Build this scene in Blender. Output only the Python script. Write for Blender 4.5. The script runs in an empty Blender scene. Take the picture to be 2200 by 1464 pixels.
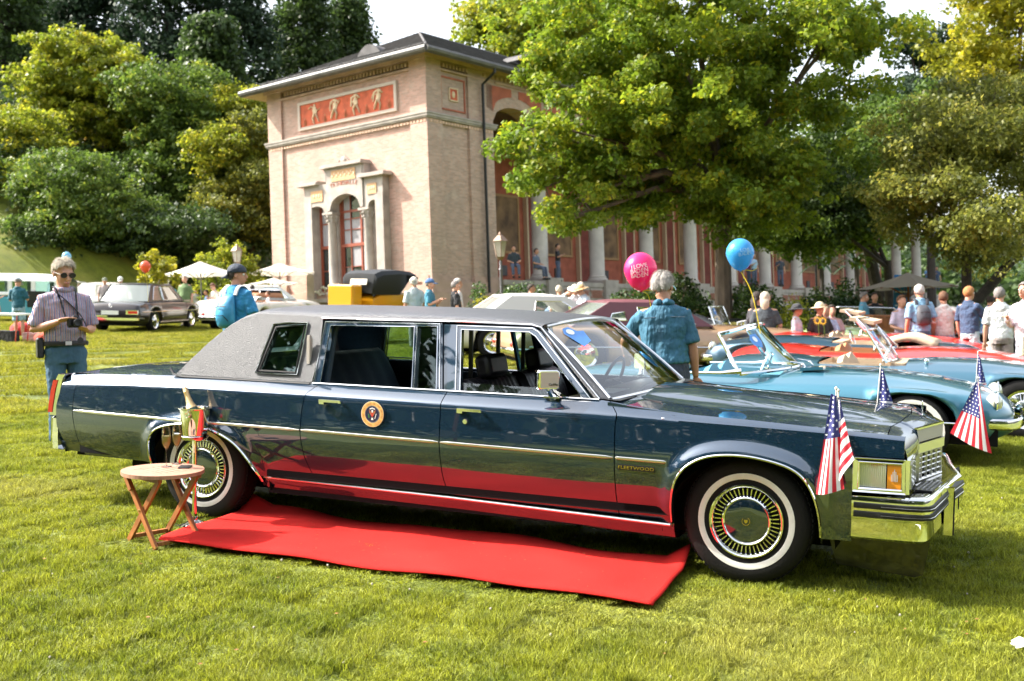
import bpy, bmesh, math, random
from math import sin, cos, pi, radians, sqrt, atan2
from mathutils import Vector, Matrix, Quaternion, noise
from mathutils.geometry import tessellate_polygon
import numpy as np
R = random.Random(7)
scene = bpy.context.scene
# ---------------------------------------------------------------- camera
# The lawn is a gently sloping plane: u = along the long car, v = away across the lawn, n = its normal.
CAM_L = Vector((1.2213, -5.9729, 1.6068)); YAW, PITCH, ROLL, FPX = 0.40811, -0.05005, 0.0159, 2420.9
fwd = Vector((-sin(YAW)*cos(PITCH), cos(YAW)*cos(PITCH), sin(PITCH)))
rgt = Vector((cos(YAW), sin(YAW), 0)); upv = rgt.cross(fwd)
R2 = rgt*cos(ROLL)+upv*sin(ROLL); U2 = upv*cos(ROLL)-rgt*sin(ROLL)
G = (U2*cos(0.033)-R2*sin(0.033)).normalized()
wx = (Vector((1, 0, 0))-G*G.x).normalized(); wy = G.cross(wx)
TM = Matrix((wx, wy, G))                       # lawn coordinates -> world (z straight up)
def LP(u, v, n=0.0): return TM @ Vector((u, v, n))
def LM(u, v, ang=0.0, n=0.0):                  # standing square on the sloping lawn
    return Matrix.Translation(LP(u, v, n)) @ TM.to_4x4() @ Matrix.Rotation(ang, 4, 'Z')
def UM(u, v, ang=0.0, n=0.0):                  # standing upright on the lawn
    return Matrix.Translation(LP(u, v, n)) @ Matrix.Rotation(ang, 4, 'Z')
cd = bpy.data.cameras.new('camera'); cam = bpy.data.objects.new('camera', cd); scene.collection.objects.link(cam)
Rm = Matrix((TM@R2, TM@U2, TM@(-fwd))).transposed()
cam.matrix_world = Matrix.Translation(TM@CAM_L) @ Rm.to_4x4()
cd.sensor_width = 36; cd.lens = FPX/2200*36; cd.clip_end = 2000; cd.clip_start = 0.05
cd.dof.use_dof = True; cd.dof.focus_distance = 6.6; cd.dof.aperture_fstop = 3.5
scene.camera = cam
# ---------------------------------------------------------------- light
SUN_EL = radians(40)
sl = Vector((-0.978, -0.20, 0.0)); sl.normalize()
sdir = TM @ Vector((sl.x*cos(SUN_EL), sl.y*cos(SUN_EL), sin(SUN_EL)))
world = bpy.data.worlds.new('World'); scene.world = world; world.use_nodes = True
wn = world.node_tree; wn.nodes.clear()
sky = wn.nodes.new('ShaderNodeTexSky'); sky.sky_type = 'NISHITA'; sky.sun_disc = False
sky.sun_elevation = math.asin(sdir.z); sky.sun_rotation = atan2(sdir.x, sdir.y)
sky.air_density = 1.2; sky.dust_density = 4.0; sky.ozone_density = 1.0
bg = wn.nodes.new('ShaderNodeBackground'); bg.inputs[1].default_value = 0.15
wo = wn.nodes.new('ShaderNodeOutputWorld')
hs = wn.nodes.new('ShaderNodeHueSaturation'); hs.inputs['Saturation'].default_value = 0.42; hs.inputs['Value'].default_value = 1.2
wn.links.new(sky.outputs[0], hs.inputs['Color']); wn.links.new(hs.outputs[0], bg.inputs[0]); wn.links.new(bg.outputs[0], wo.inputs[0])
ld = bpy.data.lights.new('sun', 'SUN'); ld.energy = 4.4; ld.angle = radians(0.55); ld.color = (1.0, 0.945, 0.85)
lo = bpy.data.objects.new('sun', ld); scene.collection.objects.link(lo)
lo.rotation_euler = sdir.to_track_quat('Z', 'Y').to_euler()
vs = scene.view_settings
vs.view_transform = 'Standard'; vs.look = 'None'; vs.gamma = 1; vs.exposure = 1.5; vs.use_curve_mapping = False
scene.render.engine = 'CYCLES'
cy = scene.cycles
cy.use_denoising = True; cy.max_bounces = 8; cy.diffuse_bounces = 3; cy.glossy_bounces = 4
cy.transmission_bounces = 6; cy.transparent_max_bounces = 12; cy.caustics_reflective = False; cy.caustics_refractive = False
cy.sample_clamp_indirect = 6
try: cy.denoiser = 'OPENIMAGEDENOISE'; cy.denoising_prefilter = 'ACCURATE'
except Exception: pass
# ---------------------------------------------------------------- materials
def _n(t, k, **kw):
    n = t.nodes.new(k)
    for a, b in kw.items(): setattr(n, a, b)
    return n
def mat(name, col, rough=0.6, metal=0.0, coat=0.0, spec=0.5, var=0.0, vscale=6.0, col2=None, bump=0.0, bscale=60.0,
        bdist=0.01, trans=0.0, alpha=1.0, ior=1.45, sub=0.0, sheen=0.0, stretch=None, transl=0.0, emit=0.0, crough=0.03, cior=1.5, coord='Object', vdetail=4):
    m = bpy.data.materials.new(name); m.use_nodes = True; t = m.node_tree; b = t.nodes['Principled BSDF']
    c4 = (col[0], col[1], col[2], 1)
    b.inputs['Base Color'].default_value = c4; b.inputs['Roughness'].default_value = rough
    b.inputs['Metallic'].default_value = metal; b.inputs['Coat Weight'].default_value = coat; b.inputs['Coat IOR'].default_value = cior; b.inputs['Coat Roughness'].default_value = crough
    b.inputs['Specular IOR Level'].default_value = spec; b.inputs['IOR'].default_value = ior
    b.inputs['Transmission Weight'].default_value = trans; b.inputs['Alpha'].default_value = alpha
    b.inputs['Sheen Weight'].default_value = sheen
    if emit: b.inputs['Emission Color'].default_value = c4; b.inputs['Emission Strength'].default_value = emit
    tc = None
    if var > 0 or bump > 0:
        tc = _n(t, 'ShaderNodeTexCoord'); mp = _n(t, 'ShaderNodeMapping')
        t.links.new(tc.outputs[coord], mp.inputs[0])
        if stretch: mp.inputs['Scale'].default_value = stretch
    if var > 0:
        nz = _n(t, 'ShaderNodeTexNoise'); nz.inputs['Scale'].default_value = vscale; nz.inputs['Detail'].default_value = vdetail
        t.links.new(mp.outputs[0], nz.inputs[0])
        mr = _n(t, 'ShaderNodeMapRange'); mr.inputs[1].default_value = 0.3; mr.inputs[2].default_value = 0.7
        t.links.new(nz.outputs[0], mr.inputs[0])
        mx = _n(t, 'ShaderNodeMix', data_type='RGBA')
        d = col2 if col2 else tuple(c*(1-var) for c in col)
        u = col if col2 else tuple(min(1, c*(1+var)) for c in col)
        mx.inputs[6].default_value = (*d, 1); mx.inputs[7].default_value = (*u, 1)
        t.links.new(mr.outputs[0], mx.inputs[0]); t.links.new(mx.outputs[2], b.inputs['Base Color'])
    if bump > 0:
        nb = _n(t, 'ShaderNodeTexNoise'); nb.inputs['Scale'].default_value = bscale; nb.inputs['Detail'].default_value = 3
        t.links.new(mp.outputs[0], nb.inputs[0])
        bp = _n(t, 'ShaderNodeBump'); bp.inputs['Strength'].default_value = bump; bp.inputs['Distance'].default_value = bdist
        t.links.new(nb.outputs[0], bp.inputs['Height']); t.links.new(bp.outputs[0], b.inputs['Normal'])
        if coat > 0 and bscale < 5: t.links.new(bp.outputs[0], b.inputs['Coat Normal'])
    if transl > 0:
        tr = _n(t, 'ShaderNodeBsdfTranslucent'); ms = _n(t, 'ShaderNodeMixShader'); ms.inputs[0].default_value = transl
        out = t.nodes['Material Output']
        t.links.new(b.outputs[0], ms.inputs[1]); t.links.new(tr.outputs[0], ms.inputs[2]); t.links.new(ms.outputs[0], out.inputs[0])
        tr.inputs[0].default_value = c4
        if var > 0: t.links.new(mx.outputs[2], tr.inputs[0])
    return m
def glass_mat(name, tint, ior=1.7, rough=0.0):
    # thin pane: clear where it lets light through, mirror where the angle is shallow
    m = bpy.data.materials.new(name); m.use_nodes = True; t = m.node_tree; t.nodes.remove(t.nodes['Principled BSDF']); out = t.nodes['Material Output']
    f = _n(t, 'ShaderNodeFresnel'); f.inputs[0].default_value = ior; tr = _n(t, 'ShaderNodeBsdfTransparent'); tr.inputs[0].default_value = (*tint, 1)
    g = _n(t, 'ShaderNodeBsdfGlossy'); g.inputs['Roughness'].default_value = rough; ms = _n(t, 'ShaderNodeMixShader')
    t.links.new(f.outputs[0], ms.inputs[0]); t.links.new(tr.outputs[0], ms.inputs[1]); t.links.new(g.outputs[0], ms.inputs[2]); t.links.new(ms.outputs[0], out.inputs[0]); return m
def paint(name, col, metal=0.3, rough=0.35, **k): return mat(name, col, rough=rough, metal=metal, coat=1.0, crough=0.02, **k)
M = {}
M['teal'] = paint('dark_teal_metallic_paint', (0.0042, 0.027, 0.060), metal=0.6, rough=0.36, cior=2.15, bump=.12, bscale=2.2, bdist=.01)
M['chrome'] = mat('chrome', (0.86, 0.86, 0.86), rough=0.06, metal=1.0)
M['satin'] = mat('satin_aluminium', (0.78, 0.76, 0.73), rough=0.28, metal=1.0)
M['pewter'] = mat('pale_brushed_trim', (0.46, 0.42, 0.385), rough=0.6, metal=0.0)
M['gold'] = mat('gold_trim', (0.85, 0.60, 0.22), rough=0.2, metal=1.0)
M['rubber'] = mat('black_rubber', (0.012, 0.012, 0.012), rough=0.55, bump=0.1, bscale=200)
M['tyre'] = mat('tyre_rubber', (0.008, 0.0075, 0.0075), rough=0.75, spec=.3, bump=0.25, bscale=90)
M['white_wall'] = mat('whitewall_rubber', (0.72, 0.70, 0.66), rough=0.55, var=0.05, vscale=30)
M['dark'] = mat('underbody_black', (0.008, 0.008, 0.009), rough=0.9, spec=0.2)
M['black'] = mat('satin_black', (0.012, 0.012, 0.013), rough=0.4)
M['glass'] = glass_mat('window_glass', (.90, .95, .93), 1.6)
M['glass_tint'] = glass_mat('tinted_glass', (.55, .72, .68), 1.6)
M['dark_glass'] = mat('dark_window_glass', (0.02, 0.03, 0.03), rough=0.02, spec=0.8, coat=1.0, crough=0.0)
M['trim_blue'] = mat('dark_blue_cloth_trim', (0.018, 0.040, 0.065), rough=0.85, sheen=0.3, var=0.2, vscale=40)
M['leather'] = mat('black_pleated_leather', (0.016, 0.014, 0.018), rough=0.38, bump=0.2, bscale=120)
M['headliner'] = mat('headliner', (0.03, 0.05, 0.07), rough=0.9)
M['red_lens'] = mat('red_lamp_lens', (0.65, 0.012, 0.015), rough=0.12, coat=1.0, spec=0.7)
M['amber'] = mat('amber_lamp_lens', (0.72, 0.24, 0.015), rough=0.15, coat=1.0)
M['clear_lens'] = mat('ribbed_clear_lens', (0.55, 0.56, 0.45), rough=0.15, metal=0.3, coat=1.0)
M['white'] = mat('white_paint', (0.8, 0.8, 0.78), rough=0.4)
# ---------------------------------------------------------------- mesh helpers
class MB:
    def __init__(s): s.v = []; s.f = []; s.m = []; s.off = Vector((0, 0, 0))
    def add(s, verts, faces, mi=0):
        o = len(s.v); s.v += [tuple(v) for v in verts]; s.f += [tuple(i+o for i in f) for f in faces]; s.m += [mi]*len(faces); return o
    def box(s, c, d, rot=None, mi=0):
        c = Vector(c); h = Vector(d)/2; vs_ = []
        for x in (-1, 1):
            for y in (-1, 1):
                for z in (-1, 1):
                    p = Vector((x*h.x, y*h.y, z*h.z))
                    if rot is not None: p = rot @ p
                    vs_.append(c+p)
        s.add(vs_, [(0, 1, 3, 2), (4, 6, 7, 5), (0, 4, 5, 1), (2, 3, 7, 6), (0, 2, 6, 4), (1, 5, 7, 3)], mi); return s
    def grid(s, rows, close_u=False, close_v=False, mi=0):
        nr = len(rows); nc = len(rows[0]); fs = []
        for i in range(nr if close_v else nr-1):
            for j in range(nc if close_u else nc-1):
                a = i*nc+j; b = i*nc+(j+1) % nc; c = ((i+1) % nr)*nc+(j+1) % nc; d = ((i+1) % nr)*nc+j
                fs.append((a, b, c, d))
        s.add([p for r in rows for p in r], fs, mi); return s
    def tube(s, pts, rad, n=6, mi=0, caps=True, sq=(1, 1), upd=None):
        pts = [Vector(p) for p in pts]; N = len(pts)
        if not hasattr(rad, '__len__'): rad = [rad]*N
        rows = []; prev = None
        for i, p in enumerate(pts):
            t = (pts[min(i+1, N-1)]-pts[max(i-1, 0)])
            if t.length < 1e-9: t = Vector((0, 0, 1))
            t.normalize()
            if prev is None:
                a = upd if upd is not None else (Vector((0, 0, 1)) if abs(t.z) < 0.9 else Vector((1, 0, 0)))
            else: a = prev
            b = t.cross(a)
            if b.length < 1e-6: b = t.cross(Vector((1, 0.1, 0)))
            b.normalize(); a = b.cross(t).normalized(); prev = a
            rows.append([p+(b*cos(2*pi*k/n)*sq[0]+a*sin(2*pi*k/n)*sq[1])*rad[i] for k in range(n)])
        s.grid(rows, close_u=True, mi=mi)
        if caps:
            o = len(s.v); s.v += [tuple(p) for p in rows[0]]+[tuple(p) for p in rows[-1]]
            s.f += [tuple(o+k for k in reversed(range(n))), tuple(o+n+k for k in range(n))]; s.m += [mi, mi]
        return s
    def lathe(s, prof, c=(0, 0, 0), axis='Z', n=24, mi=0):
        c = Vector(c); rows = []
        for r, h in prof:
            row = []
            for k in range(n):
                a = 2*pi*k/n
                p = (r*cos(a), r*sin(a), h)
                if axis == 'Y': p = (p[0], h, p[1])
                if axis == 'X': p = (h, p[0], p[1])
                row.append(c+Vector(p))
            rows.append(row)
        s.grid(rows, close_u=True, mi=mi); return s
    def sphere(s, c, r, n=12, m=8, mi=0):
        r = Vector((r, r, r)) if not hasattr(r, '__len__') else Vector(r); c = Vector(c)
        rows = [[c+Vector((r.x*sin(pi*i/m)*cos(2*pi*k/n), r.y*sin(pi*i/m)*sin(2*pi*k/n), r.z*cos(pi*i/m))) for k in range(n)] for i in range(m+1)]
        s.grid(rows, close_u=True, mi=mi); return s
    def poly(s, outer, holes=(), ext=None, mi=0):
        """flat polygon (3D points, may have holes), extruded by vector ext"""
        loops = [[Vector(p) for p in outer]]+[[Vector(p) for p in h] for h in holes]
        tris = tessellate_polygon(loops); flat = [p for l in loops for p in l]
        s.add(flat, [tuple(t) for t in tris], mi)
        if ext is not None:
            e = Vector(ext); s.add([p+e for p in flat], [tuple(reversed(t)) for t in tris], mi)
            for l in loops:
                n = len(l); s.add(l+[p+e for p in l], [(i, (i+1) % n, (i+1) % n+n, i+n) for i in range(n)], mi)
        return s
    def build(s, name, mats, parent=None, smooth=True, mw=None, angle=35, weld=True, recalc=True):
        me = bpy.data.meshes.new(name)
        vv = s.v if s.off.length == 0 else [tuple(Vector(v)+s.off) for v in s.v]
        me.from_pydata(vv, [], s.f)
        if not isinstance(mats, (list, tuple)): mats = [mats]
        for m in mats: me.materials.append(m)
        if len(mats) > 1: me.polygons.foreach_set('material_index', s.m)
        if weld or recalc:
            bm = bmesh.new(); bm.from_mesh(me)
            if weld: bmesh.ops.remove_doubles(bm, verts=bm.verts, dist=0.0002)
            if recalc: bmesh.ops.recalc_face_normals(bm, faces=bm.faces)
            bm.to_mesh(me); bm.free()
        if smooth:
            me.shade_smooth(); me.set_sharp_from_angle(angle=radians(angle))
        me.update()
        return link(name, me, parent, mw)
def link(name, me, parent=None, mw=None):
    o = bpy.data.objects.new(name, me); scene.collection.objects.link(o)
    if parent is not None: o.parent = parent
    if mw is not None:
        if parent is None: o.matrix_world = mw
        else: o.matrix_local = mw
    return o
def thing(name, label, cat, mw=None, group=None):
    o = bpy.data.objects.new(name, None); scene.collection.objects.link(o); o.empty_display_size = 0.1
    if mw is not None: o.matrix_world = mw
    o['label'] = label; o['category'] = cat
    if group: o['group'] = group
    return o
def tag(o, label, cat, group=None, kind=None):
    if label: o['label'] = label
    if cat: o['category'] = cat
    if group: o['group'] = group
    if kind: o['kind'] = kind
    return o
def dup(o, parent=None, mw=None):
    c = o.copy(); scene.collection.objects.link(c)
    if parent is not None:
        c.parent = parent; c.matrix_parent_inverse = o.matrix_parent_inverse.copy()
    if mw is not None: c.matrix_world = mw
    for ch in [q for q in bpy.data.objects if q.parent == o]: dup(ch, c)
    return c
def lerp(a, b, t): return a+(b-a)*t
def interp(x, pts):
    if x <= pts[0][0]: return pts[0][1]
    for (a, fa), (b, fb) in zip(pts, pts[1:]):
        if x <= b: return fa+(fb-fa)*(x-a)/(b-a) if b > a else fb
    return pts[-1][1]
def sstep(t): t = max(0, min(1, t)); return t*t*(3-2*t)
def bez(pts, n):
    """smooth Catmull-Rom through points"""
    P = [Vector(p) for p in pts]; out = []
    for i in range(len(P)-1):
        p0 = P[max(i-1, 0)]; p1 = P[i]; p2 = P[i+1]; p3 = P[min(i+2, len(P)-1)]
        for k in range(n):
            t = k/n
            out.append(0.5*((2*p1)+(-p0+p2)*t+(2*p0-5*p1+4*p2-p3)*t*t+(-p0+3*p1-3*p2+p3)*t**3))
    out.append(P[-1]); return out
# ================================================================ the long limousine (x forward, y from the near side to the far side, z up)
WID = 1.94
OFFL = Vector((1.9, -0.97, 0))
limo = thing('limousine', 'dark teal stretched limousine with grey vinyl roof and whitewall tyres beside the red carpet', 'limousine', LM(-1.9, 0.97))
def LB():
    b = MB(); b.off = OFFL; return b
FA = bez([(-0.410, 0, 0.27), (-0.402, 0, 0.42), (-0.372, 0, 0.55), (-0.30, 0, 0.642), (-0.18, 0, 0.698), (0.0, 0, 0.712), (0.19, 0, 0.682), (0.295, 0, 0.63), (0.358, 0, 0.54), (0.392, 0, 0.42), (0.402, 0, 0.27)], 6)
RA = bez([(-4.055, 0, 0.27), (-4.045, 0, 0.42), (-4.015, 0, 0.53), (-3.94, 0, 0.60), (-3.80, 0, 0.638), (-3.62, 0, 0.648), (-3.45, 0, 0.612), (-3.31, 0, 0.545), (-3.22, 0, 0.45), (-3.16, 0, 0.34), (-3.14, 0, 0.27)], 6)
ARC = [np.array([(p.x, p.z) for p in A]) for A in (FA, RA)]
def arch_d(x, z):
    best = 9
    for A in ARC:
        if A[0, 0]-0.15 < x < A[-1, 0]+0.15:
            a = A[:-1]; b = A[1:]; d = b-a; q = np.array((x, z))-a
            t = np.clip((q*d).sum(1)/(d*d).sum(1), 0, 1); e = q-d*t[:, None]
            best = min(best, float(np.sqrt((e*e).sum(1)).min()))
    return best
def zc(x): return interp(x, [(-4.95, .835), (-4.3, .868), (-3.6, .882), (-2.8, .884), (-.72, .882), (0, .868), (.5, .854), (.85, .838)])
def plan(x):
    y = 0
    if x > -0.3: y += 0.045*((x+0.3)/1.2)**2
    if x < -3.4: y += 0.075*((-3.4-x)/1.55)**2
    return y
def side_y(x, z, flare=True):
    k = zc(x)
    tk = interp(x, [(.05, 1.0), (.5, .35)])
    q = [(.18, .16*tk), (.25, .126*tk), (.30, .101*tk), (.35, .071*tk), (.40, .047*tk), (.45, .0285*tk), (.50, .0175*tk), (.55, .0075*tk), (.60, .0008), (.655, .0), (.72, .0045), (.80, .0125), (k, .020)]
    y = interp(z, q)
    # soften
    y = (interp(z-.035, q)+interp(z-.018, q)+2*y+interp(min(z+.018, k), q)+interp(min(z+.035, k), q))/6
    y += plan(x)
    if flare:
        d = arch_d(x, z)
        if d < 0.085:
            t = 1-d/0.085
            y -= 0.024*sstep(min(1, t*1.15))
    return y
def top_edge(x):  # (y, z) of the upper edge of the side above the crease
    z = interp(x, [(-4.95, .918), (-4.7, .925), (-3.9, .950), (-3.0, .952), (-.83, .953), (-.62, .930), (-.3, .905), (0, .897), (.5, .872), (.85, .855)])
    y = interp(x, [(-4.95, .10), (-4, .112), (-.83, .112), (-.5, .085), (.9, .065)])+plan(x)
    return y, z
def spt(x, v, zl):
    k = zc(x)
    if v <= 1: z = lerp(zl, k, v); return Vector((x, side_y(x, z), z))
    ty, tz = top_edge(x); t = (v-1); y0 = side_y(x, k)
    return Vector((x, y0+(ty-y0)*(t**1.15), k+(tz-k)*(t**0.9)))
VT = [1.0, 1.04, 1.12, 1.25, 1.45, 1.7, 1.9, 2.0]
def side_patch(b, xL, xR, zl, nx, nz, top=True, fl=(1, 1, 1), zt=None):
    """xL,xR: functions of z ; zl: function of x"""
    vs_ = [i/nz for i in range(nz+1)]+(VT[1:] if top else [])
    rows = []
    for v in vs_:
        row = []
        for i in range(nx+1):
            s = i/nx; xm = lerp(xL(.6), xR(.6), s)
            for _ in range(2):
                zl_ = zl(xm) if callable(zl) else zl
                if zt is not None: z = lerp(zl_, zt(xm) if callable(zt) else zt, v)
                elif v <= 1: z = lerp(zl_, zc(xm), v)
                else: z = lerp(zc(xm), top_edge(xm)[1], v-1)
                xm = lerp(xL(z), xR(z), s)
            if zt is not None: p = Vector((xm, side_y(xm, z), z))
            else: p = spt(xm, v, zl_)
            row.append(p)
        rows.append(row)
    d = Vector((0, .022, 0))
    if fl[0]: rows = [[r[0]+d]+r for r in rows]
    if fl[1]: rows = [r+[r[-1]+d] for r in rows]
    if fl[2]: rows = [[p+d for p in rows[0]]]+rows
    b.grid(rows)
def mirror(b):
    n = len(b.v); b.v += [(v[0], WID-v[1], v[2]) for v in b.v[:n]]
    b.f += [tuple(i+n for i in reversed(f)) for f in b.f]; b.m += b.m[:]
def both(name, mk, m, keep=True, par=limo, **k):
    out = []
    for far in (0, 1):
        b = LB(); mk(b)
        if far: b.v = [(v[0], WID-v[1], v[2]) for v in b.v]; b.f = [tuple(reversed(f)) for f in b.f]
        out.append(b.build(name, m, par, **k))
    return out
g = 0.003
gapR = lambda z: interp(z, [(.3, -2.720), (.354, -2.742), (.50, -2.792), (.645, -2.812), (.80, -2.806), (.883, -2.79), (.957, -2.735)])
gapM = lambda z: interp(z, [(.3, -1.788), (.349, -1.797), (.45, -1.814), (.656, -1.826), (.95, -1.828)])
gapF = lambda z: interp(z, [(.3, -.721), (.65, -.728), (.83, -.732), (.875, -.724), (.89, -.728), (.955, -.800)])
gapQ = lambda z: interp(z, [(.3, -4.69), (.5, -4.735), (.66, -4.755), (.8, -4.748), (.93, -4.700)])
arcx = lambda A, z, lo: (interp(z, [(p.z, p.x) for p in (A if lo else A[::-1]) if (p.x < -0.05 if A is FA else p.x < -3.62) == lo]))
def arc_top(A, x): return interp(x, [(p.x, p.z) for p in A])
# panels
both('rear_door', lambda b: side_patch(b, lambda z: gapR(z)+g, lambda z: gapM(z)-g, .335, 26, 16), M['teal'])
fdoors = both('front_door', lambda b: side_patch(b, lambda z: gapM(z)+g, lambda z: gapF(z)-g, lambda x: lerp(.335, .300, (x+1.8)/1.1), 26, 16), M['teal'])
def fender(b):
    side_patch(b, lambda z: gapF(z)+g, lambda z: arcx(FA, z, True), .292, 14, 22, top=False, fl=(1, 1, 1), zt=.62)
    def zl(x):
        if x < arcx(FA, .62, True): return .62
        if x > arcx(FA, .62, False): return .62
        return max(.62, arc_top(FA, x))
    side_patch(b, lambda z: gapF(z)+g, lambda z: .552, zl, 84, 18, fl=(1, 0, 0))
    side_patch(b, lambda z: arcx(FA, z, False), lambda z: .552, .300, 10, 22, top=False, fl=(1, 0, 1), zt=.62)
    side_patch(b, lambda z: .552, lambda z: .80, .752, 10, 8, fl=(0, 1, 1))
    rows = [[Vector((p.x, side_y(p.x, max(p.z, .3))+dy, p.z)) for dy in (0, .03, .06)] for p in FA]
    b.grid(rows)
both('front_fender', fender, M['teal'])
def quarter(b):
    side_patch(b, lambda z: arcx(RA, z, False), lambda z: gapR(z)-g, .335, 14, 20, top=False, fl=(1, 1, 1), zt=.56)
    def zl(x):
        if x > arcx(RA, .56, False) or x < arcx(RA, .56, True): return .56
        return max(.56, arc_top(RA, x))
    side_patch(b, lambda z: gapQ(z)+g, lambda z: gapR(z)-g, zl, 110, 18, fl=(1, 1, 0))
    side_patch(b, lambda z: gapQ(z)+g, lambda z: arcx(RA, z, True), .352, 20, 20, top=False, fl=(1, 1, 1), zt=.56)
    rows = [[Vector((p.x, side_y(p.x, max(p.z, .3))+dy, p.z)) for dy in (0, .03, .06)] for p in RA]
    b.grid(rows)
both('rear_quarter_panel', quarter, M['teal'])
endx = lambda z: interp(z, [(.35, -4.905), (.5, -4.925), (.7, -4.92), (.85, -4.875), (.93, -4.845)])
both('rear_filler_panel', lambda b: side_patch(b, lambda z: endx(z), lambda z: gapQ(z)-g, .37, 6, 14), M['teal'])
# hood
def hoodz(x, y):
    c = interp(x, [(-.85, .995), (-.5, .990), (-.2, .975), (.1, .952), (.35, .930), (.6, .908), (.80, .886), (.95, .850)])
    e = top_edge(x)[1]-.004
    a = abs(y-.97)
    if x < -.55: e = lerp(e, min(c-.03, .945), 0)
    D = min(.052, max(.012, c-e-.022))
    if a < .44: z = c-D*(a/.44)**2.1
    elif a < .56: t = sstep((a-.44)/.12); z = lerp(c-D, max(e+.012, c-.10), t)
    else: z = lerp(max(e+.012, c-.10), e, ((a-.56)/.35)**1.3)
    return z
hy = [.076+plan(0)]+[.1, .16, .22, .28, .34, .38, .41, .43, .45, .47, .49, .51, .53, .56, .62, .7, .8, .9, .96, .97]
hy = hy+[WID-q for q in hy[-2::-1]]
hf = lambda y: interp(abs(y-.97), [(0, .765), (.42, .735), (.55, .70), (.92, .71)])
hr = lambda y: interp(abs(y-.97), [(0, -.76), (.5, -.775), (.92, -.80)])
b = LB(); rows = []
NX = 46
for i in range(NX+1):
    rows.append([Vector((lerp(hr(y), hf(y), i/NX), lerp(y, y+(plan(lerp(hr(y), hf(y), i/NX))-.003)*(1 if y < .97 else -1), 1 if abs(y-.97) > .85 else 0), hoodz(lerp(hr(y), hf(y), i/NX), y))) for y in hy])
rows = [[p+Vector((0, 0, -.02)) for p in rows[0]]]+rows+[[p+Vector((0, 0, -.02)) for p in rows[-1]]]
rows = [[r[0]+Vector((0, 0, -.02))]+r+[r[-1]+Vector((0, 0, -.02))] for r in rows]
b.grid(rows); hood = b.build('hood', M['teal'], limo)
# nose behind the grille and over the lamps
xf = lambda y: interp(abs(y-.97), [(0, .940), (.42, .826)])
b = LB(); rows = []
ys = [.07, .12, .2, .3, .4, .48, .53, .549, .551, .6, .7, .8, .9, .97]; ys = ys+[WID-q for q in ys[-2::-1]]
for t in (0, .15, .3, .45, .6, .72, .82, .9, .96, 1.0):
    r = []
    for y in ys:
        a = abs(y-.97); x0 = hf(y)+.006
        if a < .42:
            x = lerp(x0, xf(y), t); z = lerp(hoodz(x0, y), .845, sstep(t)*.6+t*.4)
        else:
            x = lerp(x0, .842-.03*((a-.42)/.5), t); z = lerp(hoodz(x0, y), .838-.02*((a-.42)/.5), t) - .07*(t**6)
        r.append(Vector((x, y+plan(x)*0.6*(1 if y < .97 else -1)*(1 if a > .8 else 0), z)))
    rows.append(r)
rows = [[p+Vector((0, 0, -.02)) for p in rows[0]]]+rows+[[p+Vector((0, 0, -.03)) for p in rows[-1]]]
b.grid(rows); b.build('nose_panel', M['teal'], limo)
def vface(name, z0, z1, m, dx=0.0, par=limo, y0=.551, y1=1.389, th=.02):
    b = LB(); c = .97
    P = [(xf(y0)+dx, y0), (xf(c)+dx, c), (xf(y1)+dx, y1), (xf(y1)+dx-th, y1), (xf(c)+dx-th, c), (xf(y0)+dx-th, y0)]
    b.grid([[Vector((x, y, z)) for x, y in P] for z in (z0, z1)], close_u=True)
    b.add([(x, y, z) for z in (z0, z1) for x, y in P], [(0, 1, 4, 5), (1, 2, 3, 4), (6, 11, 10, 7), (7, 10, 9, 8)])
    return b.build(name, m, par, smooth=False)
vface('header_panel', .772, .843, M['pewter'], .002)
vface('header_trim', .843, .853, M['chrome'], .006)
vface('grille_bar', .714, .765, M['satin'], .012, th=.05)
vface('grille_backing', .565, .712, M['black'], -.045)
b = LB()
for s in (-1, 1):
    for k in range(0, 6):
        a = .006+k*.0805; y = .97+s*a; x = xf(y)
        b.box((x-.004, y, .638), (.014, .017, .150))
for k in range(6):
    z = .566+k*.0290
    for s in (-1, 1):
        p0 = Vector((xf(.97)-.001, .97, z)); p1 = Vector((xf(.55)-.001, .97+s*.42, z))
        b.tube([p0, p1], [.0042, .0042], n=4, sq=(1, 1))
for s in (-1, 1):
    y = .97+s*.417; b.box((xf(y)-.004, y, .638), (.045, .012, .155))
    p0 = Vector((xf(.97), .97, .712)); p1 = Vector((xf(.55), .97+s*.42, .712)); b.tube([p0, p1], .007, n=4)
    p0 = Vector((xf(.97), .97, .561)); p1 = Vector((xf(.55), .97+s*.42, .561)); b.tube([p0, p1], .007, n=4)
b.build('grille', M['satin'], limo, smooth=False)
b = LB(); b.box((.872, .97, .885), (.045, .02, .006)); b.tube([(.865, .97, .885), (.862, .97, .94)], [.0045, .003], n=6)
b.tube([(.862, .97, .925), (.860, .97, .965)], [.007, .004], n=6); b.sphere((.860, .97, .962), (.004, .013, .014), 8, 6)
b.off = OFFL+Vector((-.035, 0, -.006)); b.build('hood_ornament', M['chrome'], limo)
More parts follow.
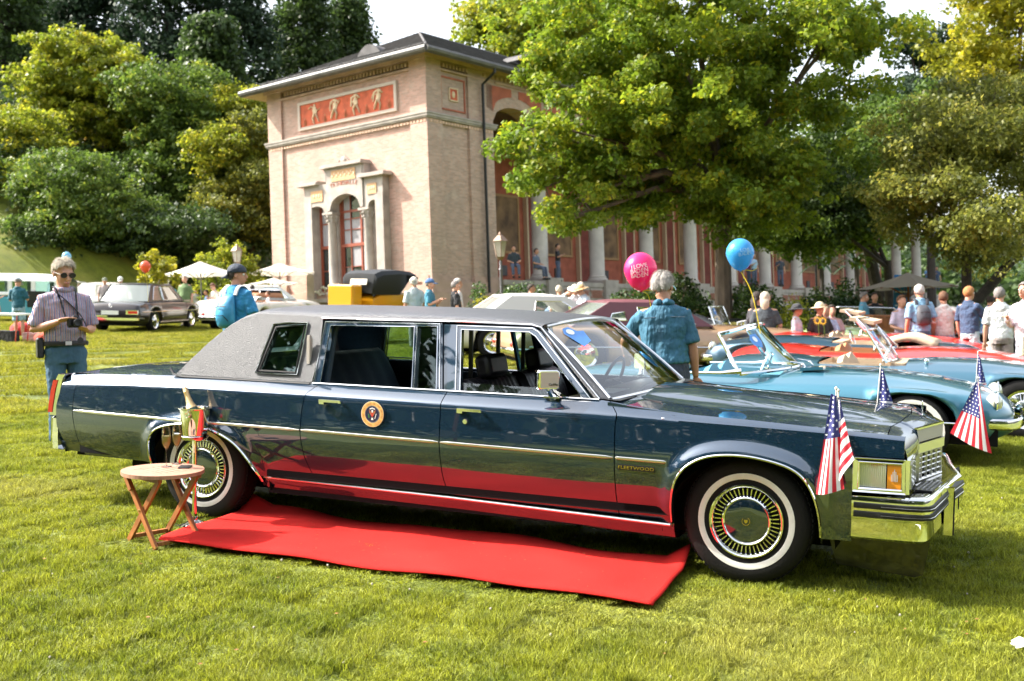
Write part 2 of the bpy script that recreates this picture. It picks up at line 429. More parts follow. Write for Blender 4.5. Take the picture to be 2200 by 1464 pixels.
# lamps on the front face and wrap-round lamps on the side
def lampface(b):
    b.box((.815, .30, .655), (.03, .50, .175))
both('headlight_bezel', lampface, M['chrome'], smooth=False)
for y in (.17, .42, WID-.17, WID-.42):
    b = LB(); b.box((.833, y, .655), (.008, .20, .125)); hl = b.build('headlight', M['clear_lens'], limo, smooth=False)
def sbez(b):
    y = .012
    P = lambda x, z, dy=0: Vector((x, side_y(x, z, False)-.006+dy, z))
    o = [P(.556, .572), P(.812, .572), P(.806, .742), P(.556, .742)]
    h = [P(.584, .588), P(.795, .588), P(.792, .722), P(.584, .722)]
    b.poly(o, [h], ext=(0, .04, 0))
    for q, r in ((h, .006), (o, .005)): b.tube(q+[q[0]], r, n=5, caps=False)
sb = both('side_lamp_bezel', sbez, M['chrome'], smooth=False)
for far in (0, 1):
    for (xa, xb, nm, mm) in ((.586, .716, 'cornering_lamp', M['clear_lens']), (.722, .79, 'side_marker_lamp', M['amber'])):
        b = LB(); n = 26 if nm[0] == 'c' else 2; rows = []
        for z in (.592, .718):
            rows.append([Vector((lerp(xa, xb, i/n), side_y(.68, .65, False)+.008+(.003 if i % 2 and n > 2 else 0), z)) for i in range(n+1)])
        b.grid(rows)
        if far: b.v = [(v[0], WID-v[1], v[2]) for v in b.v]
        lp_ = b.build(nm, mm, limo, smooth=False)
        if nm[0] == 's' and not far:
            b = LB(); yy = side_y(.68, .65, False)+.005
            for k, (dx, h) in enumerate(((-.014, .035), (-.007, .05), (0, .062), (.007, .05), (.014, .035))): b.box((.757+dx, yy, .632+h/2), (.004, .002, h))
            b.build('lamp_emblem', M['pewter'], lp_, smooth=False)
# front bumper
path = [(.555, .004), (.70, .006), (.83, .012), (.895, .028), (.925, .055), (.940, .10), (.962, .30), (.990, .56), (1.052, .97)]
path = [Vector((a, b_, 0)) for a, b_ in path]; path += [Vector((p.x, WID-p.y, 0)) for p in path[-2::-1]]
def sweep(b, path, prof, closed=False):
    N = len(path); rows = []
    for i, p in enumerate(path):
        t = (path[min(i+1, N-1)]-path[max(i-1, 0)]).normalized(); n = Vector((t.y, -t.x, 0))
        rows.append([p+n*a+Vector((0, 0, z)) for a, z in prof])
    b.grid(rows, close_u=closed)
b = LB(); sweep(b, path, [(-.16, .548), (-.05, .556), (-.012, .553), (0, .545), (.003, .53), (.003, .44), (-.002, .432), (-.014, .428), (-.016, .42), (-.014, .335), (-.03, .322), (-.10, .318)])
bump = b.build('front_bumper', M['chrome'], limo)
for z in (.503, .458):
    b = LB(); pp = [Vector((.566, .004, 0))]+path[1:-1]+[Vector((.566, WID-.004, 0))]
    sweep(b, pp, [(-.002, z-.017), (.012, z-.013), (.014, z), (.012, z+.013), (-.002, z+.017)])
    r_ = b.build('rubber_strip', M['rubber'], bump)
    b = LB(); sweep(b, pp[1:-1], [(.012, z-.0025), (.0165, z), (.012, z+.0025)]); b.build('chrome_line', M['satin'], bump)
for s in (-1, 1):
    y = .97+s*.40
    b = LB(); b.box((1.003, y, .405), (.045, .055, .25)); b.box((1.0, y, .533), (.06, .058, .012)); gd = b.build('bumper_guard', M['chrome'], bump, smooth=False)
    b = LB(); b.box((1.029, y, .40), (.008, .03, .24)); b.build('guard_rubber', M['rubber'], gd, smooth=False)
b = LB(); b.box((.90, .42, .561), (.10, .34, .006), Matrix.Rotation(-.12, 3, 'Z'))
b.build('step_pad', M['black'], bump, smooth=False)
b = LB()
for k in range(6): b.box((.872+.022*k, .42+.003*k, .566), (.004, .32, .004), Matrix.Rotation(-.12, 3, 'Z'))
b.build('step_pad_rib', M['chrome'], bump, smooth=False)
b = LB(); b.poly([(.40, .30, .29), (.93, .22, .30), (.90, .24, .12), (.86, .25, .10), (.45, .32, .11)], ext=(0, .02, 0)); b.build('air_dam', paint('glossy_black_plastic', (.01, .01, .012), 0, .3), limo, smooth=False)
# rear end
b = LB(); yy = [.11, .3, .6, .97, 1.34, 1.64, 1.83]
b.grid([[Vector((-4.87-.03*(1-abs(y-.97)), y, z)) for y in yy] for z in (.36, .60, .90)]); b.build('rear_panel', M['teal'], limo)
rp = [Vector((-4.915, .085, 0)), Vector((-4.965, .085, 0)), Vector((-5.025, .13, 0)), Vector((-5.06, .3, 0)), Vector((-5.10, .97, 0))]; rp = rp+[Vector((p.x, WID-p.y, 0)) for p in rp[-2::-1]]
b = LB(); sweep(b, rp, [(.14, .60), (.03, .615), (0, .60), (-.004, .45), (.0, .38), (.06, .36)]); 
b.build('rear_bumper', M['chrome'], limo)
def tail(b):
    prof = [(.62, -4.925, -5.005), (.70, -4.925, -4.992), (.80, -4.905, -4.97), (.885, -4.88, -4.94), (.915, -4.858, -4.92)]
    b.grid([[Vector((a, .095, z)), Vector((c+.01, .085, z)), Vector((c-.012, .13, z)), Vector((c-.012, .20, z)), Vector((a, .24, z))] for z, a, c in prof], close_u=True)
    b.add([(-4.858, .095, .915), (-4.92, .085, .915), (-4.932, .13, .915), (-4.932, .2, .915), (-4.858, .24, .915)], [(0, 1, 2, 3, 4)])
tb = both('tail_fin_bezel', tail, M['chrome'])
def lens(b):
    prof = [(.640, -5.012), (.70, -5.003), (.80, -4.981), (.872, -4.957)]
    b.grid([[Vector((c+.042, .083, z)), Vector((c+.004, .080, z)), Vector((c-.014, .118, z)), Vector((c-.016, .19, z)), Vector((c+.02, .205, z))] for z, c in prof])
both('tail_light', lens, M['red_lens'])
# boot lid
b = LB(); rows = []
ty = [.116, .125, .15, .2, .3, .5, .75, .97]; ty = ty+[WID-q for q in ty[-2::-1]]
for i in range(24):
    x = lerp(-3.70, -4.86, i/23); e = top_edge(x)[1]
    rows.append([Vector((x, y+(plan(x)*(1 if y < .97 else -1) if abs(y-.97) > .84 else 0), e+.028*(1-(abs(y-.97)/.86)**2.2)-(.02 if i == 23 else 0))) for y in ty])
b.grid(rows); b.build('boot_lid', M['teal'], limo)
# ---------------------------------------------------------------- greenhouse
KY, ZB = 0.28, 0.955
def gp(x, z, dy=0.0): return Vector((x, .12+(z-ZB)*KY+dy, z))
def far(v): return (v[0], WID-v[1], v[2])
def frame_part(name, outer, holes, m, th=.03, dy=0, bev=None):
    out = []
    for f in (0, 1):
        b = LB(); b.poly([gp(*p, dy) for p in outer], [[gp(*p, dy) for p in h] for h in holes], ext=(0, th, 0))
        if f: b.v = [far(v) for v in b.v]
        out.append(b.build(name, m, limo, smooth=False))
    return out
w1 = [(-2.735, .957), (-2.727, 1.322), (-1.962, 1.336), (-1.912, .957)]
w1a = [(-2.735, .957), (-2.727, 1.322), (-2.122, 1.333), (-2.085, .957)]
w1b = [(-2.062, .957), (-2.098, 1.333), (-1.962, 1.336), (-1.912, .957)]
w2 = [(-1.748, .957), (-1.794, 1.325), (-1.345, 1.324), (-1.300, 1.300), (-.985, .98), (-.965, .957)]
frame_part('rear_door_frame', [(-2.797, .947), (-2.778, 1.350), (-1.93, 1.358), (-1.868, .947)], [w1a, w1b], M['teal'], .035)
frame_part('front_door_frame', [(-1.790, .947), (-1.838, 1.352), (-1.322, 1.352), (-1.27, 1.325), (-.90, .947)], [w2], M['teal'], .035)
frame_part('centre_pillar', [(-1.864, .947), (-1.926, 1.352), (-1.842, 1.352), (-1.794, .947)], [], M['teal'], .04, .012)
def trim_loop(name, pts, r, m, dy=-.004, closed=True):
    for f in (0, 1):
        b = LB(); q = [gp(*p, dy) for p in pts]; b.tube(q+([q[0]] if closed else []), r, n=5, caps=not closed)
        if f: b.v = [far(v) for v in b.v]
        b.build(name, m, limo)
trim_loop('window_trim', [(-2.79, .955), (-2.772, 1.345), (-1.945, 1.354), (-1.885, .955)], .0045, M['chrome'], closed=False)
trim_loop('window_trim', [(-2.738, .957), (-2.730, 1.322), (-2.120, 1.333), (-2.08, .957)], .0035, M['chrome'])
trim_loop('window_trim', [(-2.064, .957), (-2.10, 1.333), (-1.960, 1.338), (-1.910, .957)], .0035, M['chrome'])
trim_loop('window_trim', [(-1.778, .955), (-1.826, 1.348), (-1.325, 1.346), (-1.285, 1.326), (-.915, .957)], .0045, M['chrome'], closed=False)
trim_loop('window_trim', w2, .0035, M['chrome'])
trim_loop('drip_rail', [(-2.80, 1.368), (-2.4, 1.370), (-1.9, 1.374), (-1.33, 1.368), (-1.27, 1.352), (-.86, .96)], .005, M['chrome'], dy=-.008, closed=False)
# belt moulding, lower chrome strips
def belt(b):
    P = [Vector((x, top_edge(x)[0]-.004, top_edge(x)[1]+.003)) for x in [lerp(-2.79, -.86, i/20) for i in range(21)]]
    b.tube(P, .006, n=6)
both('belt_moulding', belt, M['chrome'])
def mold(x0, x1, r=.0085):
    def f(b):
        z = lambda x: interp(x, [(-4.76, .668), (-2.8, .664), (-.43, .645)])
        P = [Vector((x, side_y(x, z(x))-.002, z(x))) for x in [lerp(x0, x1, i/24) for i in range(25)]]
        b.tube(P, [.003]+[r]*23+[.003], n=8, sq=(.6, 1))
    return f
for a, c in ((-4.745, -2.818), (-2.806, -1.832), (-1.820, -.735), (-.722, -.43)): both('side_moulding', mold(a, c), M['satin'])
def rock(b):
    z = lambda x: interp(x, [(-3.14, .328), (-1.79, .313), (-.42, .283)])
    P = [Vector((x, side_y(x, .33, False)-.002, z(x))) for x in [lerp(-3.14, -.42, i/10) for i in range(11)]]
    b.tube(P, .008, n=6, sq=(.7, 1))
both('sill_moulding', rock, M['satin'])
def rockp(b):
    xs = [lerp(-3.14, -.40, i/14) for i in range(15)]
    z0 = lambda x: interp(x, [(-3.14, .328), (-1.79, .313), (-.42, .283)])
    b.grid([[Vector((x, side_y(x, .33, False)+dy, z0(x)+dz)) for x in xs] for dy, dz in ((.004, .01), (.004, -.005), (.012, -.035), (.04, -.075), (.10, -.09), (.3, -.09))])
both('sill_panel', rockp, M['teal'])
for A, nm in ((FA, 'f'), (RA, 'r')):
    both('wheel_arch_trim', lambda b: b.tube([Vector((p.x, side_y(p.x, max(p.z, .3))-.004, p.z)) for p in A if p.z > .29], .0075, n=6), M['chrome'])
# dark inner body, floor and wheel housings
b = LB()
b.box((-1.93, .97, .27), (2.4, 1.70, .10)); b.box((-4.45, .97, .45), (.72, 1.62, .22)); b.box((.55, .97, .48), (.25, 1.62, .3)); b.box((-1.93, .97, .22), (5.4, .9, .12))
for xc, r in ((0.0, .47), (-3.6, .50)):
    for y0, y1 in ((.09, .34), (1.85, 1.60)):
        rows = [[Vector((xc+r*cos(a)*1.0, y, .24+r*.95*max(0, sin(a)))) for a in [pi*k/14 for k in range(15)]] for y in (y0, y1)]; b.grid(rows)
        b.add([rows[1][k] for k in range(15)], [tuple(range(15))])
b.build('underbody', M['dark'], limo, smooth=False)
b = LB()   # inner skins behind the door gaps
for y in (.06, WID-.06):
    b.box((-1.75, y, .62), (2.7, .012, .56)); b.box((-4.42, y+.04*(1 if y < 1 else -1), .62), (.6, .012, .5)); b.box((-.55, y, .6), (.26, .012, .5))
b.box((-.62, .97, .6), (.03, 1.75, .62)); b.box((-4.80, .97, .62), (.03, 1.6, .5))
b.box((.45, .97, .60), (.55, 1.05, .45))
b.build('inner_body', M['dark'], limo, smooth=False)
# ---------------------------------------------------------------- vinyl roof
m = mat('grained_grey_vinyl', (.052, .053, .062), rough=.34, spec=.9, var=.5, vscale=260, bump=1.0, bscale=260, bdist=.006)
M['vinyl'] = m
zr = lambda x: interp(x, [(-3.87, .985), (-3.78, 1.075), (-3.68, 1.17), (-3.55, 1.278), (-3.43, 1.345), (-3.30, 1.383), (-3.1, 1.382), (-2.8, 1.375), (-1.9, 1.380), (-1.4, 1.374), (-1.27, 1.360)])
crown = lambda x: interp(x, [(-3.87, .03), (-3.5, .05), (-3.2, .058), (-2.8, .070), (-2.3, .068), (-1.6, .052), (-1.25, .035)])
xs = [-3.90, -3.86, -3.82, -3.76, -3.70, -3.64, -3.58, -3.52, -3.47, -3.42, -3.36, -3.30, -3.2, -3.1]+[lerp(-3.0, -1.27, i/16) for i in range(17)]
def across(x):
    e = zr(x); cr = crown(x); w0 = .12+(e-ZB)*KY-.001; e -= .004
    out = []
    for y, h in ((0, 0), (.008, .010), (.022, .022), (.045, .031), (.09, .041), (.18, .05), (.36, .061), (.55, .067)):
        out.append((w0+y, e+h/.07*cr))
    out.append((.97, e+cr)); return out
b = LB(); rows = []
for x in xs:
    a = across(x); bow = lambda y: (.10*(1-((y-.97)/.75)**2)) if x > -1.45 else 0
    r = [Vector((x, y, z)) for y, z in a]; r += [Vector((p.x, WID-p.y, p.z)) for p in r[-2::-1]]
    tt = max(0, (x+1.6)/.35)
    for p in r: p.x += .05*tt*(1-((p.y-.97)/.74)**2); p.z -= .010*tt*(1-((p.y-.97)/.74)**2)
    rows.append(r)
for p in rows[0]: p.z -= .03
b.grid(rows)
def _keep(f):
    c = sum((Vector(b.v[i]) for i in f), Vector())/4; return not (-3.80 < c.x < -3.50 and .45 < c.y < 1.49)
b.f = [f for f in b.f if _keep(f)]; b.m = [0]*len(b.f); b.build('vinyl_roof', M['vinyl'], limo, angle=60)
op = [(-3.245, 1.00), (-3.205, 1.16), (-3.165, 1.318), (-3.04, 1.332), (-2.905, 1.335), (-2.912, 1.16), (-2.922, 1.002), (-3.08, .998)]
sail = [(-3.895, .958), (-3.87, .985), (-3.78, 1.075), (-3.68, 1.17), (-3.55, 1.278), (-3.43, 1.345), (-3.30, 1.383), (-3.1, 1.382), (-2.80, 1.375), (-2.783, 1.16), (-2.805, .958)]
frame_part('sail_panel', sail, [op], M['vinyl'], .035, -.0)
frame_part('opera_window', [(x, z) for x, z in op], [], M['glass_tint'], .004, .02)
trim_loop('window_trim', [(x*1.0, z) for x, z in op], .0055, M['chrome'], dy=-.006)
trim_loop('window_seal', [(-3.225, 1.015), (-3.148, 1.30), (-2.925, 1.318), (-2.94, 1.015)], .006, M['black'], dy=-.001)
trim_loop('roof_edge_moulding', [(-3.94, 1.00), (-3.905, .962), (-3.83, .948), (-3.4, .950), (-2.81, .950)], .009, M['black'], dy=-.012, closed=False)
for f in (0, 1):      # coach lamp
    b = LB(); q = gp(-2.853, 1.165, -.014); b.box(q, (.030, .022, .15)); b.box(q+Vector((0, -.004, 0)), (.020, .024, .185))
    if f: b.v = [far(v) for v in b.v]
    b.build('coach_lamp', M['pewter'], limo, smooth=False)
b = LB(); b.grid([[Vector((x-.012, y, z+.04)) for y in (.38, .97, 1.56)] for x, z in ((-3.84, 1.02), (-3.66, 1.20), (-3.49, 1.325))]); b.build('rear_window', M['glass_tint'], limo)
# headliner + pillars inside
b = LB(); b.grid([[Vector((x, y, z-.03)) for y, z in ((.27, 1.37), (.5, 1.40), (.97, 1.41), (1.44, 1.40), (1.67, 1.37))] for x in (-3.42, -2.5, -1.35)]); b.build('headliner', M['headliner'], limo)
# windscreen
def ws(s, t):    # s across 0..1, t up 0..1
    a = (s-.5)*2
    bx = -.815+.10*(1-a*a); bz = .962+.02*(1-a*a); by = .97+a*.80
    tx = -1.275+.055*(1-a*a); tz = 1.348+.035*(1-a*a); tyy = .97+a*.655
    return Vector((lerp(bx, tx, t), lerp(by, tyy, t), lerp(bz, tz, t)+.012*sin(pi*t)))
b = LB(); b.grid([[ws(i/16, j/10) for i in range(17)] for j in range(11)]); b.build('windscreen', glass_mat('windscreen_glass', (.80, .88, .88), 2.4), limo)
for nm, P, r in (('windscreen_trim', [ws(i/16, 1.0)+Vector((0, 0, .008)) for i in range(17)], .012), ('windscreen_trim', [ws(i/16, -.01)+Vector((.004, 0, -.004)) for i in range(17)], .011),
                 ('pillar_trim', [ws(0, t)+Vector((0, -.008, 0)) for t in (0, .25, .5, .75, 1)], .009), ('pillar_trim', [ws(1, t)+Vector((0, .008, 0)) for t in (0, .25, .5, .75, 1)], .009)):
    b = LB(); b.tube(P, r, n=6); b.build(nm, M['satin'] if 'windsc' in nm else M['chrome'], limo)
for f in (0, 1):   # vinyl covered windscreen pillar
    b = LB(); rows = []
    for t in (-.01, .25, .5, .75, 1.0):
        a = ws(0, t); c = gp(lerp(-.885, -1.285, t), lerp(.958, 1.352, t), -.010)
        rows.append([a+Vector((.0, .012, -.012)), a+Vector((-.004, -.012, 0)), (a+c)/2+Vector((0, -.012, .006)), c, c+Vector((0, .04, 0))])
    b.grid(rows)
    if f: b.v = [far(v) for v in b.v]
    b.build('windscreen_pillar', M['vinyl'], limo)
b = LB(); b.grid([[Vector((lerp(hr(y)-.005, hr(y)+.02, i/2)-.01, y, hoodz(hr(y), y)+.004+(.004 if i == 1 else 0))) for y in hy[3:-3]] for i in range(3)]); b.build('cowl_strip', M['pewter'], limo)
b = LB(); b.grid([[Vector((x, y, z)) for y in (.12, .5, .97, 1.44, 1.82)] for x, z in ((-.74, .955), (-.95, .965), (-1.10, .95), (-1.12, .75))]); b.build('dashboard', M['black'], limo)
b = LB(); b.poly([(-.86, .35, .972), (-.86, .68, .972), (-1.0, .68, .969), (-1.0, .35, .969)], ext=(0, 0, .002)); b.build('dash_paper', M['white'], limo, smooth=False)
b = LB()
st = bez([Vector((-1.22+.18*cos(a)*.35, 1.42+.185*sin(a), .955+.175*cos(a)*.93)) for a in [2*pi*k/12 for k in range(13)]], 2)
b.tube(st, .011, n=6); b.tube([(-1.22, 1.42, .95), (-1.0, 1.42, .88)], .02); b.tube([(-1.22, 1.25, .955), (-1.22, 1.59, .955)], .012); b.build('steering_wheel', M['black'], limo)
# blue sticker on the glass
def wsp(s, t, off=.004):
    p = ws(s, t); n = (ws(s+.01, t)-p).cross(ws(s, t+.01)-p).normalized()
    if n.x < 0: n = -n
    return p+n*off
M['sticker_blue'] = mat('blue_sticker', (.06, .24, .62), rough=.35); M['sticker_white'] = mat('white_sticker_print', (.75, .8, .85), rough=.4)
b = LB(); b.add([wsp(s, t) for s, t in ((.075, .86), (.10, .93), (.16, .94), (.20, .86), (.26, .85), (.23, .70), (.13, .64))], [(0, 1, 2, 3, 4, 5, 6)])
stk = b.build('entry_sticker', M['sticker_blue'], limo, smooth=False)
b = LB(); b.add([wsp(.135+.032*cos(a), .865+.042*sin(a), .006) for a in [2*pi*k/16 for k in range(16)]], [tuple(range(16))]); b.build('sticker_badge', M['sticker_white'], stk, smooth=False)
# interior
def seat(name, x, y0, y1, zb, zt, lean, m, pleat=0.0, nstr=0, par=limo, back=.14):
    b = LB(); rows = []; n = 40 if pleat else 14
    prof = [(-.02, 0, 0), (.0, .02, .02), (.01, .35, .5), (0, .75, .8), (-.02, .95, .95), (-.055, 1.0, 1.0), (-.10, .985, 1.0), (-back, .9, .96), (-back, 0, 0)]
    for i in range(n+1):
        s = i/n; y = lerp(y0, y1, s); e = sin(pi*min(1, max(0, s*1.0)))**.12 if 0 < s < 1 else .72
        w = 1.0 if abs(s-.5) < .46 else .93
        rows.append([Vector((x+a*1.0-lean*h+(pleat*(abs(sin(s*pi*nstr))-.5) if a > -.03 else 0)-(0 if w == 1 else .02), y, lerp(zb, zt*1.0 if w == 1 else zt-.03, h))) for a, h, q in prof])
    b.grid(rows, close_u=True); b.add([p for p in rows[0]]+[p for p in rows[-1]], [tuple(range(9)), tuple(reversed(range(9, 18)))])
    return b.build(name, m, par, angle=50)
for y0, y1 in ((.22, .92), (1.02, 1.72)):
    s_ = seat('front_seat', -1.66+.11, y0, y1, .52, 1.02, .16, M['leather'], .012, 11)
    b = LB(); b.box((-1.745+.0, (y0+y1)/2, 1.085), (.11, .30, .15), Matrix.Rotation(-.2, 3, 'Y'))
    h = b.build('headrest', M['leather'], s_, smooth=True, angle=80)
    md = h.modifiers.new('b', 'BEVEL'); md.width = .035; md.segments = 3
    b = LB(); b.box((-1.30, (y0+y1)/2, .50), (.5, y1-y0, .16)); b.build('seat_cushion', M['leather'], s_, smooth=False)
seat('rear_seat', -2.86, .24, 1.70, .45, 1.10, .28, M['trim_blue'], .01, 8, back=.2)
b = LB(); b.box((-2.60, .97, .42), (.55, 1.5, .2)); b.build('rear_cushion', M['trim_blue'], limo, smooth=False)
# quarter trim inside and the partition
for f in (0, 1):
    b = LB(); b.poly([gp(-3.6, .75, .05), gp(-3.6, 1.2, .05), gp(-3.40, 1.33, .05), gp(-2.72, 1.345, .05), gp(-2.72, .75, .05)], [[gp(x, z, .05) for x, z in op]], ext=(0, .03, 0))
    if f: b.v = [far(v) for v in b.v]
    b.build('interior_side_panel', M['trim_blue'], limo, smooth=False)
    b = LB(); b.box((-1.85, .13, .70), (1.9, .03, .46)); b.box((-2.35, .16, .90), (.72, .05, .07))
    if f: b.v = [far(v) for v in b.v]
    b.build('door_trim', M['trim_blue'], limo, smooth=False)
b = LB(); b.box((-1.98, .97, .68), (.05, 1.62, .58)); b.box((-1.98, .97, 1.36), (.05, 1.4, .05))
for y in (.30, .75, 1.19, 1.64): b.box((-1.98, y, 1.15), (.025, .02, .42))
b.build('partition', M['black'], limo, smooth=False)
b = LB(); b.poly([gp(-2.70, 1.16, .095), gp(-2.70, 1.26, .095), gp(-2.50, 1.26, .095), gp(-2.50, 1.16, .095)], ext=(0, .01, 0)); b.v = [far(v) for v in b.v]
spk = b.build('light_panel', M['black'], limo, smooth=False)
b = LB()
for x in (-2.66, -2.55): b.sphere(Vector(far(gp(x, 1.21, .08))), (.025, .012, .03), 10, 6)
b.build('reading_lamp', M['satin'], spk)
b = LB(); b.box((-3.35, .97, 1.0), (.4, 1.5, .05)); b.build('parcel_shelf', M['trim_blue'], limo, smooth=False)
# glass panes that are shut or half down
for f in (0, 1):
    b = LB(); b.poly([gp(x, z, .018) for x, z in w1b], ext=(0, .004, 0))
    if f: b.v = [far(v) for v in b.v]
    b.build('quarter_glass', M['glass_tint'], limo, smooth=False)
    b = LB(); b.poly([gp(-1.742, .95, .02), gp(-1.746, 1.005, .02), gp(-1.16, 1.000, .02), gp(-1.06, .955, .02)], ext=(0, .004, 0))
    if f: b.v = [far(v) for v in b.v]
    b.build('lowered_glass', M['glass'], limo, smooth=False)
# handles, lock, mirror, badge, seal
def handle(x):
    def f(b):
        zz = .853; y = side_y(x, zz)
        b.box((x+.01, y-.013, zz), (.035, .026, .028)); b.box((x+.075, y-.030, zz+.008), (.155, .013, .016)); b.box((x+.145, y-.018, zz+.004), (.018, .026, .014))
    return f
both('door_handle', handle(-2.66), M['chrome'], smooth=False); both('door_handle', handle(-1.70), M['chrome'], smooth=False)
b = LB(); y = side_y(-1.66, .78); b.lathe([(0, -.006), (.014, -.006), (.016, 0)], (-1.66, y, .79), 'Y', 14); b.build('door_lock', M['chrome'], limo)
b = LB(); y = side_y(-.46, .865); b.sphere((-.46, y+.01, .882), (.012, .012, .006), 10, 6); b.build('fender_bolt', M['chrome'], limo)
MRT = Matrix(((.64, .77, 0), (-.77, .64, 0), (0, 0, 1)))        # back of the housing looks forward and outward
for f in (0, 1):
    b = LB(); C0 = Vector((-1.150, .030, 1.062)); rows = []
    for d, k in ((-.030, .97), (-.018, 1.0), (.012, 1.0), (.024, .97), (.030, .88)):
        rows.append([C0+MRT @ Vector((d, yy*.135*k, zz*.112*k)) for yy, zz in ((-.5, -.40), (-.42, -.5), (.42, -.5), (.5, -.40), (.5, .40), (.42, .5), (-.42, .5), (-.5, .40))])
    b.grid(rows, close_u=True); b.add(rows[-1], [tuple(range(8))]); b.add(rows[0], [tuple(range(8))])
    b.tube([(-1.15, .05, 1.01), (-1.145, .075, .985), (-1.14, .105, .955)], [.020, .017, .028], n=8); b.box((-1.14, .10, .955), (.10, .05, .010))
    if f: b.v = [far(v) for v in b.v]
    mo = b.build('door_mirror', M['chrome'], limo)
    if not f:
        b = LB(); b.box(C0+MRT @ Vector((.031, .006, 0)), (.005, .108, .090), MRT); b.build('mirror_cover', M['pewter'], mo, smooth=False)
def text(name, s, size, m, parent, mw, ext=.001, align='CENTER', spacing=1.0, sx=1.0):
    cu = bpy.data.curves.new(name, 'FONT'); cu.body = s; cu.size = size; cu.extrude = ext; cu.align_x = align; cu.align_y = 'CENTER'; cu.space_character = spacing; cu.resolution_u = 2
    tmp = bpy.data.objects.new('t', cu); scene.collection.objects.link(tmp)
    bpy.context.view_layer.update()
    me = bpy.data.meshes.new_from_object(tmp.evaluated_get(bpy.context.evaluated_depsgraph_get()))
    bpy.data.objects.remove(tmp); me.materials.clear(); me.materials.append(m)
    if sx != 1.0: me.transform(Matrix.Diagonal((sx, 1, 1, 1)))
    return link(name, me, parent, mw)
def plate_mw(x, y, z, off=OFFL): return Matrix.Translation(Vector((x, y, z))+off) @ Matrix.Rotation(pi/2, 4, 'X')
b = LB(); yb = side_y(-.60, .60)-.002; b.box((-.60, yb, .597), (.215, .004, .030)); bd = b.build('name_badge', M['black'], limo, smooth=False)
text('badge_lettering', 'FLEETWOOD', .026, M['gold'], bd, plate_mw(-.60, yb-.003, .597), sx=1.35)
b = LB(); b.box((-1.14, -.0865, 1.036), (.001, .001, .001)); 
text('mirror_script', 'Cadillac', .019, M['black'], limo, Matrix.Translation(C0+MRT @ Vector((.0345, .028, -.026))+OFFL) @ Matrix.Rotation(radians(40), 4, 'Z') @ Matrix.Rotation(pi/2, 4, 'X'))
ys_ = side_y(-2.28, .715)-.004; SC = Vector((-2.285, ys_, .797))
def disc(name, r0, r1, dy, m, par):
    b = LB(); n = 48
    if r0 == 0: b.add([SC+Vector((r1*cos(a), dy, r1*sin(a))) for a in [2*pi*k/n for k in range(n)]], [tuple(range(n))])
    else: b.grid([[SC+Vector((r*cos(2*pi*k/n), dy, r*sin(2*pi*k/n))) for k in range(n)] for r in (r0, r1)], close_u=True)
    return b.build(name, m, par, smooth=False)
M['seal_gold'] = mat('seal_yellow_print', (.80, .50, .16), rough=.45); M['seal_cream'] = mat('seal_cream_print', (.80, .66, .48), rough=.45)
M['seal_navy'] = mat('seal_navy_print', (.015, .018, .06), rough=.4); M['seal_red'] = mat('seal_red_print', (.55, .06, .04), rough=.45)
M['seal_brown'] = mat('seal_brown_print', (.35, .13, .06), rough=.45); M['seal_green'] = mat('seal_green_print', (.05, .2, .06), rough=.45)
seal = disc('door_seal', 0, .080, -.001, M['seal_cream'], limo)
disc('seal_ring', .054, .077, -.002, M['seal_gold'], seal); disc('seal_field', 0, .052, -.002, M['seal_navy'], seal)
b = LB()
for k in range(50):
    a = 2*pi*k/50; p = SC+Vector((.049*cos(a), -.003, .049*sin(a))); b.box(p, (.002, .0006, .002))
for k in range(9):  # shield, tail
    pass
b.add([SC+Vector(p) for p in ((-.020, -.003, .034), (0, -.003, .041), (.020, -.003, .034), (.017, -.003, .028), (0, -.003, .034), (-.017, -.003, .028))], [(0, 1, 4, 5), (1, 2, 3, 4)])
b.add([SC+Vector(p) for p in ((-.006, -.0032, .026), (.006, -.0032, .026), (.005, -.0032, .010), (-.005, -.0032, .010))], [(0, 1, 2, 3)])
b.add([SC+Vector(p) for p in ((-.005, -.003, -.022), (.005, -.003, -.022), (.008, -.003, -.036), (-.008, -.003, -.036))], [(0, 1, 2, 3)])
b.add([SC+Vector(p) for p in ((.016, -.003, -.03), (.020, -.003, -.028), (.030, -.003, .004), (.025, -.003, .004))], [(0, 1, 2, 3)])
b.build('seal_stars_and_ribbon', M['white'], seal, smooth=False)
b = LB()
for s in (-1, 1):
    b.add([SC+Vector(p) for p in ((s*.004, -.0035, .012), (s*.024, -.0035, .028), (s*.020, -.0035, .008), (s*.006, -.0035, -.012))], [(0, 1, 2, 3)])
    b.add([SC+Vector(p) for p in ((s*.002, -.0034, -.012), (s*.012, -.0034, -.024), (s*.006, -.0034, -.02))], [(0, 1, 2)])
b.build('seal_eagle_wings', M['seal_brown'], seal, smooth=False)
b = LB(); b.add([SC+Vector(p) for p in ((-.008, -.0038, .008), (.008, -.0038, .008), (.007, -.0038, -.010), (0, -.0038, -.018), (-.007, -.0038, -.010))], [(0, 1, 2, 3, 4)]); b.build('seal_shield', M['seal_red'], seal, smooth=False)
b = LB(); b.add([SC+Vector(p) for p in ((-.030, -.0036, .002), (-.024, -.0036, .0), (-.018, -.0036, -.022), (-.026, -.0036, -.024))], [(0, 1, 2, 3)]); b.build('seal_branch', M['seal_green'], seal, smooth=False)
txt = 'SEAL OF THE PRESIDENT OF THE UNITED STATES '
